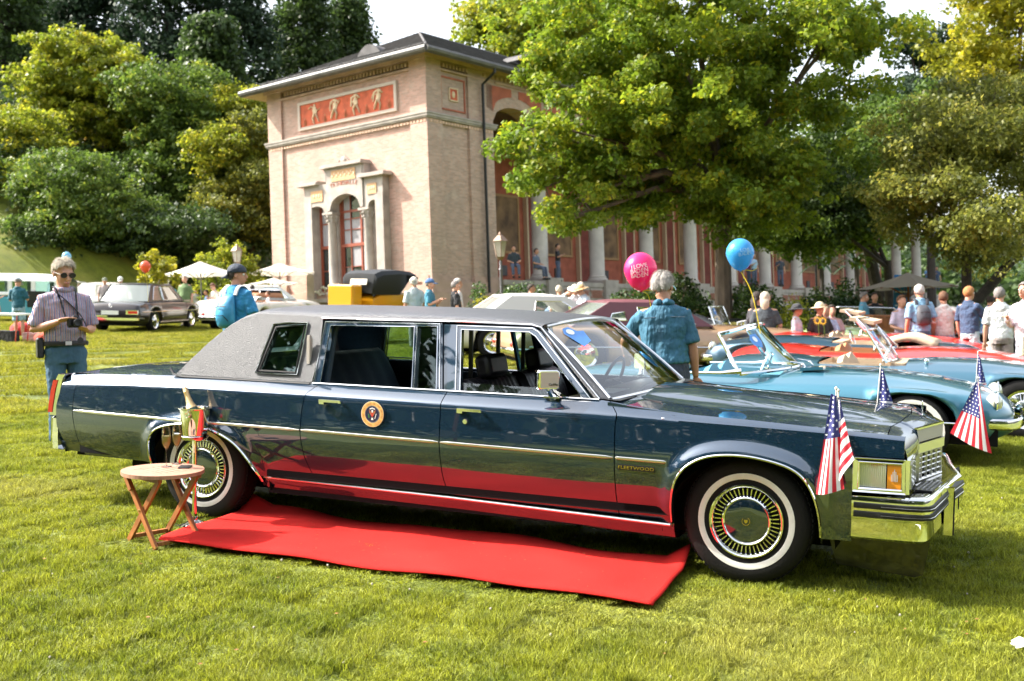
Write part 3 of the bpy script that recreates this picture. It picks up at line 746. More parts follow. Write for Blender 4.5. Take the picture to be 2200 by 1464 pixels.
for i, ch in enumerate(txt):
    if ch == ' ': continue
    a = pi/2+pi*.97-(i/len(txt))*2*pi*.985
    mw = Matrix.Translation(SC+OFFL+Vector((.0655*cos(a), -.003, .0655*sin(a)))) @ Matrix.Rotation(pi/2, 4, 'X') @ Matrix.Rotation(a-pi/2, 4, 'Z')
    text('seal_letter', ch, .013, M['seal_brown'], seal, mw, ext=.0003)
# wheels
def wheel_mesh():
    t = MB(); t.lathe([(.19, -.06), (.200, -.082), (.225, -.094), (.27, -.100), (.305, -.096), (.330, -.084), (.342, -.064), (.346, -.03), (.347, 0), (.346, .03), (.342, .064), (.32, .09), (.27, .1), (.2, .08), (.19, .06)], axis='Y', n=64)
    for k in range(72):   # tread blocks
        a = 2*pi*k/72
        for s in (-.045, 0, .045): t.box(Matrix.Rotation(-a, 3, 'Y') @ Vector((.3475, s, 0)), (.006, .034, .02), Matrix.Rotation(-a, 3, 'Y'))
    w = MB(); w.lathe([(.229, -.0965), (.233, -.0985), (.245, -.1000), (.258, -.1014), (.262, -.1008)], axis='Y', n=64)
    c = MB(); c.lathe([(.206, -.084), (.205, -.094), (.201, -.101), (.194, -.102), (.187, -.098), (.181, -.086), (.178, -.074), (.176, -.070)], axis='Y', n=64)
    c.lathe([(.139, -.070), (.137, -.082), (.132, -.094), (.126, -.097), (.120, -.093), (.117, -.088)], axis='Y', n=64)
    for k in range(44):
        a = 2*pi*k/44; Rr = Matrix.Rotation(-a, 3, 'Y')
        c.grid([[Rr @ Vector((r, h, s)) for s, h in ((-.0062, -.070), (-.003, -.079), (.003, -.079), (.0062, -.070))] for r in (.140, .146, .170, .176)])
    d = MB(); d.lathe([(.0, -.064), (.14, -.066), (.18, -.068)], axis='Y', n=40)
    e = MB(); e.lathe([(.117, -.088), (.112, -.0895), (.06, -.093), (0, -.0945)], axis='Y', n=48)
    f = MB(); f.tube([Vector((.021*cos(a), -.097, .021*sin(a))) for a in [pi*.75+2*pi*.8*k/14 for k in range(15)]], .0022, n=5)
    f.poly([(-.009, -.0985, .009), (.009, -.0985, .009), (.009, -.0985, -.004), (0, -.0985, -.012), (-.009, -.0985, -.004)], ext=(0, .004, 0))
    return (t, M['tyre'], 'wheel'), [(w, M['white_wall'], 'whitewall'), (c, M['chrome'], 'wheel_cover'), (d, M['dark'], 'wheel_backing'), (e, M['teal'], 'hub_cap'), (f, M['gold'], 'hub_emblem')]
def put_wheels(root, wm, spots, off=Vector((0, 0, 0)), scale=1.0):
    (t, tm, nm), rest = wm; first = None
    for (x, y, z, far_) in spots:
        mw = Matrix.Translation(Vector((x, y, z))+off) @ (Matrix.Rotation(pi, 4, 'Z') if far_ else Matrix.Identity(4)) @ Matrix.Scale(scale, 4)
        if first is None:
            o = t.build(nm, tm, root, mw=mw); kids = [q.build(n_, m_, o) for q, m_, n_ in rest]; first = (o, kids)
        else:
            o = link(nm, first[0].data, root, mw)
            for q in first[1]: link(q.name.split('.')[0], q.data, o)
WMESH = wheel_mesh()
put_wheels(limo, WMESH, [(0, .175, .345, 0), (-3.665, .20, .340, 0), (0, 1.765, .345, 1), (-3.665, 1.74, .340, 1)], OFFL)
# ================================================================ ground
CAMW = TM @ CAM_L
rh = Vector((.9178, .397, 0)).normalized(); fh = Vector((-.397, .9178, 0)).normalized()
nW = TM @ Vector((0, 0, 1))
KC = CAMW+rh*(-.0692*44)+fh*44; KC.z = 0
FR = (rh*.62+fh*.785).normalized(); FL = Vector((-FR.y, FR.x, 0))
def ground_z(x, y):
    z = -(nW.x*x+nW.y*y)/nW.z
    bd = (x-KC.x)*FL.x+(y-KC.y)*FL.y-13.5
    if bd > 0:
        q = .62*bd*sstep(bd/6) if bd < 6 else .62*bd
        z += 19*(1-math.exp(-q/19))
        z += 1.2*noise.noise(Vector((x*.06, y*.06, 0)))*min(1, bd/8)
    z += .03*noise.noise(Vector((x*.25, y*.25, 3)))*min(1, max(0, (sqrt(x*x+y*y)-9)/10))
    return z
def LD(lat, dep, h=0.0):
    p = CAMW+rh*lat+fh*dep; return Vector((p.x, p.y, ground_z(p.x, p.y)+h))
def LDpx(px, dep, h=0.0):      # used only to turn notes into a place on the lawn: bearing and distance
    return LD((px-1100)/2421*dep, dep, h)
def UPW(p, ang=0.0): return Matrix.Translation(p) @ Matrix.Rotation(ang, 4, 'Z')
def grid_sheet(name, x0, x1, y0, y1, n, m, dz=0):
    b = MB(); b.grid([[Vector((lerp(x0, x1, i/n), lerp(y0, y1, j/n), 0)) for i in range(n+1)] for j in range(n+1)])
    b.v = [(x, y, ground_z(x, y)+dz) for x, y, _ in b.v]; return b
def grass_mat(name, dark, light, dry, transl):
    m = bpy.data.materials.new(name); m.use_nodes = True; t = m.node_tree; b = t.nodes['Principled BSDF']; out = t.nodes['Material Output']
    g = _n(t, 'ShaderNodeNewGeometry')
    def nz(sc, det, lo, hi):
        a = _n(t, 'ShaderNodeTexNoise'); a.inputs['Scale'].default_value = sc; a.inputs['Detail'].default_value = det
        r = _n(t, 'ShaderNodeMapRange'); r.inputs[1].default_value = lo; r.inputs[2].default_value = hi
        t.links.new(g.outputs['Position'], a.inputs[0]); t.links.new(a.outputs[0], r.inputs[0]); return r.outputs[0]
    def mix(f, a, b_):
        x = _n(t, 'ShaderNodeMix', data_type='RGBA'); t.links.new(f, x.inputs[0])
        for i, q in ((6, a), (7, b_)):
            if isinstance(q, tuple): x.inputs[i].default_value = (*q, 1)
            else: t.links.new(q, x.inputs[i])
        return x.outputs[2]
    c = mix(nz(2.2, 5, .35, .65), dark, light); c = mix(nz(.45, 4, .52, .78), c, dry); 
    c2 = mix(nz(22, 3, .3, .7), tuple(q*.7 for q in dark), light)
    x = _n(t, 'ShaderNodeMix', data_type='RGBA'); x.inputs[0].default_value = .45; t.links.new(c, x.inputs[6]); t.links.new(c2, x.inputs[7]); c = x.outputs[2]
    if transl:
        oi = _n(t, 'ShaderNodeAttribute'); oi.attribute_name = 'lv'
        x = _n(t, 'ShaderNodeMix', data_type='RGBA', blend_type='MULTIPLY'); x.inputs[0].default_value = 1
        mr = _n(t, 'ShaderNodeMapRange'); mr.inputs[3].default_value = .42; mr.inputs[4].default_value = 1.5; t.links.new(oi.outputs['Fac'], mr.inputs[0])
        cb = _n(t, 'ShaderNodeCombineColor')
        for i in range(3): t.links.new(mr.outputs[0], cb.inputs[i])
        t.links.new(c, x.inputs[6]); t.links.new(cb.outputs[0], x.inputs[7]); c = x.outputs[2]
    t.links.new(c, b.inputs['Base Color']); b.inputs['Roughness'].default_value = .62; b.inputs['Specular IOR Level'].default_value = .35
    if transl:
        tr = _n(t, 'ShaderNodeBsdfTranslucent'); ms = _n(t, 'ShaderNodeMixShader'); ms.inputs[0].default_value = transl
        t.links.new(c, tr.inputs[0]); t.links.new(b.outputs[0], ms.inputs[1]); t.links.new(tr.outputs[0], ms.inputs[2]); t.links.new(ms.outputs[0], out.inputs[0])
    else:
        a = _n(t, 'ShaderNodeTexNoise'); a.inputs['Scale'].default_value = 38; a.inputs['Detail'].default_value = 5; t.links.new(g.outputs['Position'], a.inputs[0])
        bp = _n(t, 'ShaderNodeBump'); bp.inputs['Strength'].default_value = 1.0; bp.inputs['Distance'].default_value = .05
        t.links.new(a.outputs[0], bp.inputs['Height']); t.links.new(bp.outputs[0], b.inputs['Normal'])
    return m
M['soil'] = grass_mat('lawn_turf', (.09, .125, .012), (.22, .25, .02), (.32, .29, .06), 0)
M['blade'] = grass_mat('grass_blades', (.15, .20, .016), (.38, .39, .034), (.50, .44, .13), .45)
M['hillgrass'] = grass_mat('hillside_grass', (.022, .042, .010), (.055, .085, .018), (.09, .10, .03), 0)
b = grid_sheet('lawn', -60, 60, -45, 75, 90, None); lawn = b.build('lawn', M['soil'], weld=False, recalc=False, angle=180); tag(lawn, 'sloping sunlit lawn that the cars stand on', None, kind='structure')
b = grid_sheet('hill', -420, 420, -300, 420, 120, None, -.06)
b.f = [f for f in b.f if not all(-55 < b.v[i][0] < 55 and -40 < b.v[i][1] < 70 for i in f)]
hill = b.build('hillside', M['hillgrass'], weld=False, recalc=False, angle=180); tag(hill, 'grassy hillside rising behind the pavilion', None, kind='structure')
# grass blades: three patches of real blades scattered by one geometry-nodes object
def blade_patch(name, size, n, h0, h1, w, lean=.5):
    rng = np.random.default_rng(sum(map(ord, name)))
    # tufts
    nt = n//7; tx = rng.uniform(0, size, (nt, 2)); k = rng.integers(0, nt, n)
    base = (tx[k]+rng.normal(0, .011, (n, 2))) ; hh = rng.uniform(h0, h1, n)*(0.75+.5*rng.random(nt)[k])
    a = rng.uniform(0, 2*pi, n); la = rng.uniform(0, 2*pi, n); ln = rng.uniform(.1, lean*1.6, n)*hh
    d = np.stack([np.cos(a), np.sin(a)], 1)*w*rng.uniform(.6, 1.3, n)[:, None]; l = np.stack([np.cos(la), np.sin(la)], 1)*ln[:, None]
    V = np.zeros((n, 5, 3)); V[:, 0, :2] = base-d; V[:, 1, :2] = base+d
    V[:, 2, :2] = base-d*.75+l*.35; V[:, 3, :2] = base+d*.75+l*.35; V[:, 2:4, 2] = (hh*.6)[:, None]
    V[:, 4, :2] = base+l; V[:, 4, 2] = hh
    V[:, :2, 2] = -.004
    me = bpy.data.meshes.new(name); me.vertices.add(n*5); me.vertices.foreach_set('co', V.ravel())
    o = np.arange(n)[:, None]*5; q = np.concatenate([o+[0, 1, 3, 2]], 1); t = o+[2, 3, 4]
    loops = np.concatenate([q, t], 1).ravel(); me.loops.add(n*7); me.loops.foreach_set('vertex_index', loops)
    me.polygons.add(n*2); st = (np.arange(n)[:, None]*7+[0, 4]).ravel(); me.polygons.foreach_set('loop_start', st)
    me.update(); me.validate(); at = me.attributes.new('lv', 'FLOAT', 'POINT'); at.data.foreach_set('value', np.repeat(rng.random(n), 5).astype(np.float32))
    me.materials.append(M['blade']); return me
def scatter(name, src_meshes, pts, rots, scales, label, zs=None):
    """one object whose geometry nodes place the patch meshes on its own points"""
    me = bpy.data.meshes.new(name); n = len(pts); me.from_pydata([tuple(p) for p in pts], [], [])
    for nm, data in (('rz', rots), ('sc', scales), ('sz', zs or [1]*n)):
        a = me.attributes.new(nm, 'FLOAT', 'POINT'); a.data.foreach_set('value', np.array(data, dtype=np.float32))
    a = me.attributes.new('pick', 'INT', 'POINT'); a.data.foreach_set('value', np.array([hash((round(pts[i][0]*37), round(pts[i][1]*53))) % len(src_meshes) for i in range(n)], dtype=np.int32))
    ob = link(name, me)
    col = bpy.data.collections.new(name+'_source')
    for i, s in enumerate(src_meshes):
        o = bpy.data.objects.new(name+'_patch', s); col.objects.link(o)
    ng = bpy.data.node_groups.new(name, 'GeometryNodeTree')
    ng.interface.new_socket('Geometry', in_out='INPUT', socket_type='NodeSocketGeometry'); ng.interface.new_socket('Geometry', in_out='OUTPUT', socket_type='NodeSocketGeometry')
    N = lambda k: ng.nodes.new(k)
    i_ = N('NodeGroupInput'); o_ = N('NodeGroupOutput'); ci = N('GeometryNodeCollectionInfo'); ci.inputs[0].default_value = col; ci.inputs[1].default_value = True; ci.inputs[2].default_value = True
    ip = N('GeometryNodeInstanceOnPoints'); ip.inputs['Pick Instance'].default_value = True
    def att(nm, ty='FLOAT'):
        a = N('GeometryNodeInputNamedAttribute'); a.data_type = ty; a.inputs[0].default_value = nm; return a.outputs['Attribute']
    L = ng.links.new
    L(i_.outputs[0], ip.inputs['Points']); L(ci.outputs[0], ip.inputs['Instance'])
    L(att('pick', 'INT'), ip.inputs['Instance Index'])
    cx = N('ShaderNodeCombineXYZ'); L(att('rz'), cx.inputs[2]); L(cx.outputs[0], ip.inputs['Rotation'])
    c2 = N('ShaderNodeCombineXYZ'); L(att('sc'), c2.inputs[0]); L(att('sc'), c2.inputs[1]); L(att('sz'), c2.inputs[2]); L(c2.outputs[0], ip.inputs['Scale']); L(ip.outputs[0], o_.inputs[0])
    md = ob.modifiers.new('scatter', 'NODES'); md.node_group = ng
    tag(ob, label, None, kind='stuff'); return ob
near = [blade_patch('grass_a', .5, 3000, .012, .034, .0021, .9), blade_patch('grass_b', .5, 2700, .012, .046, .0019, 1.1), blade_patch('grass_c', .5, 3000, .010, .030, .0023, 1.0)]
def clover_patch(name, size, n):
    rng = random.Random(len(name)); b = MB()
    for k in range(n):
        cx_, cy_ = (rng.gauss(.25, .12), rng.gauss(.25, .12)) if k % 2 else (rng.random()*size, rng.random()*size); h = rng.uniform(.012, .030); r = rng.uniform(.005, .009); a = rng.random()*6
        for q in range(3):
            w = a+q*2.09; c = Vector((cx_+r*cos(w), cy_+r*sin(w), h)); b.add([c+Vector((r*cos(w+e)*.95, r*sin(w+e)*.95, .002*(-1)**i)) for i, e in enumerate((0, 1.57, 3.14, 4.71))], [(0, 1, 2, 3)])
    me = bpy.data.meshes.new(name); me.from_pydata(b.v, [], b.f); at = me.attributes.new('lv', 'FLOAT', 'POINT'); at.data.foreach_set('value', np.repeat(np.random.default_rng(3).random(len(b.f)), 4).astype(np.float32)); me.materials.append(M['clover']); return me
M['clover'] = grass_mat('clover_leaves', (.07, .13, .02), (.16, .24, .04), (.22, .26, .05), .35)

pts = []; ro = []; sc = []; zz = []
for i in range(-38, 13):
    for j in range(-12, 24):
        u, v = i*.36+R.uniform(-.06, .06), j*.36+R.uniform(-.06, .06)
        d = Vector((u, v, 0))-CAM_L; dep = d.dot(fwd); lat = d.dot(R2)
        if dep < 3.2 or abs(lat/dep) > .56 or dep > 14.5: continue
        if -4.6 < u < .4 and .9 < v < 1.6: continue
        if -3.0 < u < -.7 and -.30 < v < 0: continue
        zz.append(.48 if -3.7 < u < 0 and -1.0 < v < .65 else R.uniform(.85, 1.25))
        q = R.randrange(4)*pi/2+R.uniform(-.2, .2)
        p = LP(u, v, 0); p.z = ground_z(p.x, p.y); c = Matrix.Rotation(q, 3, 'Z') @ Vector((.25, .25, 0))
        pts.append(p-c); ro.append(q); sc.append(R.uniform(.9, 1.2))
R.shuffle(near)
scatter('lawn_grass', near, pts, ro, sc, 'short bright green grass blades covering the near lawn', zz)
M['blade_far'] = grass_mat('far_grass_blades', (.15, .18, .016), (.40, .38, .03), (.56, .46, .13), .45)
Mn = M['blade']; M['blade'] = M['blade_far']
farp = [blade_patch('grass_far_a', 1.5, 3600, .025, .055, .0042, .9), blade_patch('grass_far_b', 1.5, 3600, .02, .06, .0045, .9)]; M['blade'] = Mn
pts = []; ro = []; sc = []
for dep10 in range(0, 38):
    dep = 13.6+dep10*.92
    n = int(dep*1.02/1.0)+1
    for k in range(-n//2-1, n//2+2):
        lat = k*1.0; p = LD(lat+R.uniform(-.3, .3), dep+R.uniform(-.35, .35))
        if (p-KC).dot(FL)*0+(Vector((p.x, p.y, 0))-KC).dot(FR) > -1.0 and (Vector((p.x, p.y, 0))-KC).dot(FL) > -6: continue
        if lat > 0 and dep > 24: continue
        q = R.uniform(0, 6.28); c = Matrix.Rotation(q, 3, 'Z') @ Vector((.75, .75, 0)); pts.append(p-c); ro.append(q); sc.append(1.0)
scatter('far_lawn_grass', farp, pts, ro, sc, 'sunlit yellow green grass of the lawn between the cars')
# clover heads and fallen leaves
b = MB()
for k in range(130):
    u, v = R.uniform(-4.5, 2.4), R.uniform(-3.2, 3.5); p = LP(u, v, 0); b.sphere(p+Vector((0, 0, R.uniform(.02, .045))), R.uniform(.004, .008), 5, 4)
o = b.build('clover_flowers', mat('clover_white', (.38, .34, .28), rough=.8)); tag(o, 'tiny pale clover heads scattered in the near grass', None, kind='stuff')
b = MB()
for k in range(90):
    u, v = R.uniform(-4.5, 2.2), R.uniform(-3.2, 1.5); p = LP(u, v, .03); r = R.uniform(.008, .018); a = R.uniform(0, 6); Rq = Matrix.Rotation(a, 3, 'Z') @ Matrix.Rotation(R.uniform(-.6, .6), 3, 'X')
    b.add([p+Rq @ Vector(q)*r for q in ((-1, 0, 0), (0, -.5, .1), (1, 0, 0), (0, .5, .1))], [(0, 1, 2, 3)])
for k in range(90):
    u, v = R.uniform(-3.2, -.4), R.uniform(-.62, .2); p = LP(u, v, .062); r = R.uniform(.006, .016); Rq = Matrix.Rotation(R.uniform(0, 6), 3, 'Z'); b.add([p+Rq @ Vector(q)*r for q in ((-1, 0, 0), (0, -.12, .1), (1, 0, 0), (0, .12, .1))], [(0, 1, 2, 3)])
o = b.build('fallen_leaves', mat('dry_leaf', (.28, .13, .04), rough=.8), smooth=False); tag(o, 'small dry brown leaves lying in the near grass', None, kind='stuff')
# ================================================================ the brick pavilion with its colonnade
def brick_mat(name, swap, c1, c2, mortar, stain=True):
    m = bpy.data.materials.new(name); m.use_nodes = True; t = m.node_tree; b = t.nodes['Principled BSDF']
    tc = _n(t, 'ShaderNodeTexCoord'); sx = _n(t, 'ShaderNodeSeparateXYZ'); cb = _n(t, 'ShaderNodeCombineXYZ')
    t.links.new(tc.outputs['Object'], sx.inputs[0]); t.links.new(sx.outputs[1 if swap else 0], cb.inputs[0]); t.links.new(sx.outputs[2], cb.inputs[1])
    br = _n(t, 'ShaderNodeTexBrick'); t.links.new(cb.outputs[0], br.inputs[0])
    br.inputs['Scale'].default_value = 1; br.inputs['Brick Width'].default_value = .24; br.inputs['Row Height'].default_value = .072
    br.inputs['Mortar Size'].default_value = .008; br.inputs['Bias'].default_value = -.1; br.inputs['Mortar Smooth'].default_value = .3
    br.inputs['Color1'].default_value = (*c1, 1); br.inputs['Color2'].default_value = (*c2, 1); br.inputs['Mortar'].default_value = (*mortar, 1)
    c = br.outputs[0]
    def blend(c, scale, lo, hi, colr, amt, stretch):
        mp = _n(t, 'ShaderNodeMapping'); mp.inputs['Scale'].default_value = stretch; t.links.new(tc.outputs['Object'], mp.inputs[0])
        nz = _n(t, 'ShaderNodeTexNoise'); nz.inputs['Scale'].default_value = scale; nz.inputs['Detail'].default_value = 5; t.links.new(mp.outputs[0], nz.inputs[0])
        mr = _n(t, 'ShaderNodeMapRange'); mr.inputs[1].default_value = lo; mr.inputs[2].default_value = hi; mr.inputs[4].default_value = amt; t.links.new(nz.outputs[0], mr.inputs[0])
        x = _n(t, 'ShaderNodeMix', data_type='RGBA'); t.links.new(mr.outputs[0], x.inputs[0]); t.links.new(c, x.inputs[6]); x.inputs[7].default_value = (*colr, 1); return x.outputs[2]
    c = blend(c, 9, .52, .70, (.58, .24, .14), .55, (1, 1, 3)); c = blend(c, 5, .55, .7, (.30, .22, .18), .4, (.6, .6, 4))
    c = blend(c, .5, .45, .75, (.24, .20, .16), .55, (1, 1, .5)); c = blend(c, 1.6, .55, .8, (.62, .52, .42), .4, (1, 1, 1))
    t.links.new(c, b.inputs['Base Color']); b.inputs['Roughness'].default_value = .85
    bp = _n(t, 'ShaderNodeBump'); bp.inputs['Strength'].default_value = .5; bp.inputs['Distance'].default_value = .01; bp.invert = True
    t.links.new(br.outputs[1], bp.inputs['Height']); t.links.new(bp.outputs[0], b.inputs['Normal']); return m
BL = brick_mat('pink_brick_end_wall', True, (.54, .325, .26), (.36, .22, .175), (.43, .35, .30))
BR = brick_mat('pink_brick_side_wall', False, (.49, .335, .26), (.32, .225, .175), (.40, .33, .28))
ST = mat('grey_sandstone', (.35, .31, .275), rough=.85, var=.18, vscale=2.5, bump=.3, bscale=20)
ST2 = mat('pink_sandstone', (.40, .275, .22), rough=.85, var=.2, vscale=1.8, bump=.3, bscale=20)
COLM = mat('pale_column_stone', (.46, .42, .375), rough=.8, var=.15, vscale=1.5, bump=.2, bscale=14)
SOF = mat('pale_yellow_soffit', (.42, .33, .17), rough=.8, var=.12, vscale=1.2)
TC = mat('terracotta_red', (.48, .10, .045), rough=.8, var=.25, vscale=4)
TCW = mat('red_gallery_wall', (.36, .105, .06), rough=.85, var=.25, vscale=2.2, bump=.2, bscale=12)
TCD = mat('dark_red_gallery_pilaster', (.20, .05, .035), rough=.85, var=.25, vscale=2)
CRM = mat('cream_relief', (.62, .48, .32), rough=.8, var=.15, vscale=20)
ORN = mat('orange_ornament', (.56, .24, .09), rough=.8, var=.45, vscale=28, col2=(.55, .42, .26))
SLATE = mat('grey_slate', (.085, .08, .08), rough=.75, var=.35, vscale=3, bump=.8, bscale=9)
GUT = mat('weathered_gutter', (.10, .095, .09), rough=.55, var=.3, vscale=2)
FRM = mat('brown_red_window_frame', (.25, .06, .03), rough=.5)
CURT = mat('grey_net_curtain', (.30, .29, .30), rough=.9, var=.25, vscale=9, stretch=(1, 5, .3))
MURAL = mat('faded_mural', (.10, .06, .035), rough=.8, var=.9, vscale=1.6, col2=(.30, .18, .09), vdetail=8)
ZB0 = .5
bz = LD(-.0692*44, 44); BM = Matrix((( FR.x, FL.x, 0, KC.x), (FR.y, FL.y, 0, KC.y), (0, 0, 1, CAMW.z+ZB0), (0, 0, 0, 1)))
hall = thing('pavilion', 'pink brick pavilion with a red relief panel, portal and long colonnade of pale columns', 'building', BM)
def BB():
    b = MB(); b.off = Vector((0, 0, -ZB0)); return b
def bx(name, lo, hi, m, par=hall):
    b = BB(); b.box([(a+c)/2 for a, c in zip(lo, hi)], [abs(c-a) for a, c in zip(lo, hi)]); return b.build(name, m, par, smooth=False)
def multi(name, boxes, m, par=hall):
    first = None
    for lo, hi in boxes:
        o = bx(name, lo, hi, m, par); first = first or o
    return first
YL = 9.5
# end wall (faces -X) with the portal opening cut out, side pier (faces -Y), other walls
b = BB(); o = [(.10, .9, .3), (.10, 8.6, .3), (.10, 8.6, 11.38), (.10, .9, 11.38)]
hole = [(.10, 2.70, 2.35), (.10, 6.55, 2.35), (.10, 6.55, 6.0), (.10, 5.3, 6.4), (.10, 3.9, 6.4), (.10, 2.70, 6.0)]
b.poly(o, [hole], ext=(.5, 0, 0)); b.build('end_wall', BL, hall, smooth=False)
multi('corner_pier', [((0, 8.6, .3), (.6, YL, 11.38)), ((0, .0, .3), (.55, .9, 11.38))], BL)
multi('side_wall', [((.02, -.001, .3), (.9, .3, 11.38)), ((.9, .10, .3), (2.55, .3, 11.38)), ((2.55, -.0, .3), (4.1, .9, 11.38))], BR)
multi('inner_wall', [((.6, 9.2, .3), (6, YL, 11.38)), ((3.8, .9, .3), (4.1, 9.2, 11.38))], BR)
# plinth mouldings, string course, bands
multi('plinth', [((-.22, -.22, -.3), (4.3, .4, 2.0)), ((-.22, .4, -.3), (.3, YL+.2, 2.0)), ((-.14, -.14, 2.0), (4.22, .4, 2.42)), ((-.14, .4, 2.0), (.3, YL+.12, 2.30))], ST2)
multi('plinth_moulding', [((-.10, -.10, 2.42), (1.0, .3, 2.52)), ((-.07, -.07, 2.52), (.97, .3, 2.66)), ((2.5, -.10, 2.42), (4.2, .3, 2.52)), ((2.52, -.07, 2.52), (4.17, .3, 2.66)), ((-.10, 8.5, 2.42), (.4, YL+.1, 2.52)), ((-.07, 8.53, 2.52), (.4, YL+.07, 2.66)), ((-.10, .1, 2.42), (.4, 1.0, 2.66))], ST2)
multi('string_course', [((-.10, -.10, 8.90), (4.25, .2, 9.0)), ((-.13, -.13, 9.0), (4.28, .2, 9.06)), ((-.10, .2, 8.90), (.3, YL+.1, 9.0)), ((-.13, .2, 9.0), (.3, YL+.13, 9.06)), ((-.06, -.06, 8.84), (4.2, .2, 8.9)), ((-.06, .2, 8.84), (.3, YL+.06, 8.9))], ST)
b = BB()
for k in range(22): b.box((.24+k*.178, -.012, 8.74), (.11, .02, .10))
for k in range(52): b.box((-.012, .12+k*.18, 8.74), (.02, .11, .10))
b.build('frieze_tiles', mat('pale_frieze_tile', (.62, .42, .30), rough=.8, var=.3, vscale=7), hall, smooth=False)['kind'] = 'stuff'
multi('red_band', [((-.02, -.02, 10.82), (4.12, .1, 10.90)), ((-.02, .1, 10.82), (.1, YL+.02, 10.90))], ST2)
multi('cornice', [((-.10, -.10, 11.20), (4.2, .2, 11.38)), ((-.10, .2, 11.20), (.3, YL+.1, 11.38)), ((-.22, -.22, 11.38), (4.4, .3, 11.48)), ((-.22, .3, 11.38), (.3, YL+.22, 11.48))], ST2)
b = BB()
for k in range(38): b.box((.03, 1.03+k*.196, 11.05), (.12, .11, .16))
for k in range(8): b.box((1.05+k*.2, .03, 11.05), (.11, .14, .16))
for k in range(220): b.box((3.6+k*.28, .03, 11.05), (.15, .14, .16))
b.build('dentils', ST2, hall, smooth=False)['kind'] = 'stuff'
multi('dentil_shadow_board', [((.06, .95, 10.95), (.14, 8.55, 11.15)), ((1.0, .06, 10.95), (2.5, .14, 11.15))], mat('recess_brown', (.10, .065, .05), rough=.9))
# square panel on the side
multi('square_panel_frame', [((.93, .06, 9.30), (2.43, .12, 9.36)), ((.93, .06, 10.58), (2.43, .12, 10.64)), ((.93, .06, 9.30), (.99, .12, 10.64)), ((2.37, .06, 9.30), (2.43, .12, 10.64))], TCW)
multi('square_panel_inner_frame', [((1.44, .05, 9.70), (1.98, .11, 9.75)), ((1.44, .05, 10.19), (1.98, .11, 10.24)), ((1.44, .05, 9.70), (1.49, .11, 10.24)), ((1.93, .05, 9.70), (1.98, .11, 10.24))], CRM)
pn = bx('square_panel', (1.49, .07, 9.75), (1.93, .11, 10.19), TC)
b = BB(); b.sphere((1.71, .065, 9.97), (.10, .03, .14), 10, 6); b.build('panel_relief', CRM, pn)
# red relief panel on the end wall
fr = multi('relief_frame', [((.0, 1.62, 9.34), (.12, 7.52, 9.46)), ((.0, 1.62, 10.42), (.12, 7.52, 10.54)), ((.0, 1.62, 9.46), (.12, 1.76, 10.42)), ((.0, 7.38, 9.46), (.12, 7.52, 10.42))], mat('pale_grey_frame', (.50, .42, .36), rough=.8))
rl = bx('relief_panel', (.05, 1.76, 9.46), (.12, 7.38, 10.42), TC)
def figure(b, y, z, h, s, arms):
    s *= 1.25; P = lambda a, c: Vector((.03, y+a*s*h, z+c*h))
    b.sphere(P(.02, .92), (.02, .055*h*1.3, .07*h*1.2), 8, 6); b.tube([P(0, .85), P(.03, .7), P(-.02, .5)], [.09*h, .16*h, .14*h], n=6, sq=(1, .4))
    for k in arms: b.tube([P(.02, .76), P(k[0], k[1]), P(k[2], k[3])], [.06*h, .05*h, .04*h], n=5, sq=(1, .5))
    b.tube([P(.02, .5), P(.12, .28), P(.06, .02)], [.11*h, .08*h, .05*h], n=5, sq=(1, .5)); b.tube([P(-.05, .5), P(-.14, .30), P(-.22, .08)], [.11*h, .08*h, .05*h], n=5, sq=(1, .5))
for y, ar, s in ((6.45, ((.2, .9, .36, .8), (-.15, .65, -.3, .72)), 1), (5.22, ((.22, .75, .3, .95), (-.2, .8, -.3, .6)), -1), (3.97, ((.2, .65, .22, .45), (-.22, .85, -.1, 1.0)), 1), (2.66, ((.2, .85, .1, 1.02), (-.25, .8, -.34, .6)), -1)):
    b = BB(); figure(b, y, 9.50, .86, s, ar)
    if y < 5.5: b.tube([Vector((.04, y+.30, 9.9)), Vector((.04, y+.24, 10.25)), Vector((.04, y, 10.36)), Vector((.04, y-.25, 10.2))], [.03, .06, .04, .03], n=5, sq=(1, .5))
    b.build('relief_figure', CRM, rl)
b = BB()
for y in (7.1, 5.85, 4.6, 3.35, 2.05):
    for k in range(5): a = pi*.15+pi*.7*k/4; b.tube([Vector((.045, y, 9.5)), Vector((.04, y+.16*cos(a), 9.5+.28*sin(a)))], [.02, .012], n=4)
    b.sphere((.045, y, 9.8), (.015, .05, .05), 6, 4)
b.build('relief_foliage', mat('relief_rust', (.40, .16, .08), rough=.8), rl)
# portal
PX0 = -.28
po = hall
multi('portal_pilaster', [((PX0, 6.52, 2.0), (.3, 6.98, 6.15))], ST); multi('portal_pilaster', [((PX0, 2.28, 2.0), (.3, 2.72, 6.15))], ST)
def colm(name, x, y, z0, z1, r, m, par, n=20, cap=.35):
    b = BB(); b.lathe([(r*1.35, z0), (r*1.35, z0+.10), (r*1.15, z0+.14), (r*1.2, z0+.2), (r, z0+.26), (r*.99, z0+(z1-z0)*.4), (r*.86, z1-cap), (r*.95, z1-cap+.03), (r*.9, z1-cap+.06), (r*1.05, z1-cap*.6), (r*1.35, z1-.10)], (x, y, 0), n=n)
    b.box((x, y, z1-.05), (r*2.8, r*2.8, .10))
    for k in range(8):
        a = 2*pi*k/8
        for hh, rr in ((.72, 1.12), (.42, 1.3)): b.sphere((x+r*rr*cos(a), y+r*rr*sin(a), z1-cap*hh), (r*.22, r*.22, cap*.18), 5, 4)
    return b.build(name, m, par, angle=50)
for y in (5.52, 3.38): colm('portal_column', -.02, y, 2.1, 5.62, .215, ST, hall, cap=.5)
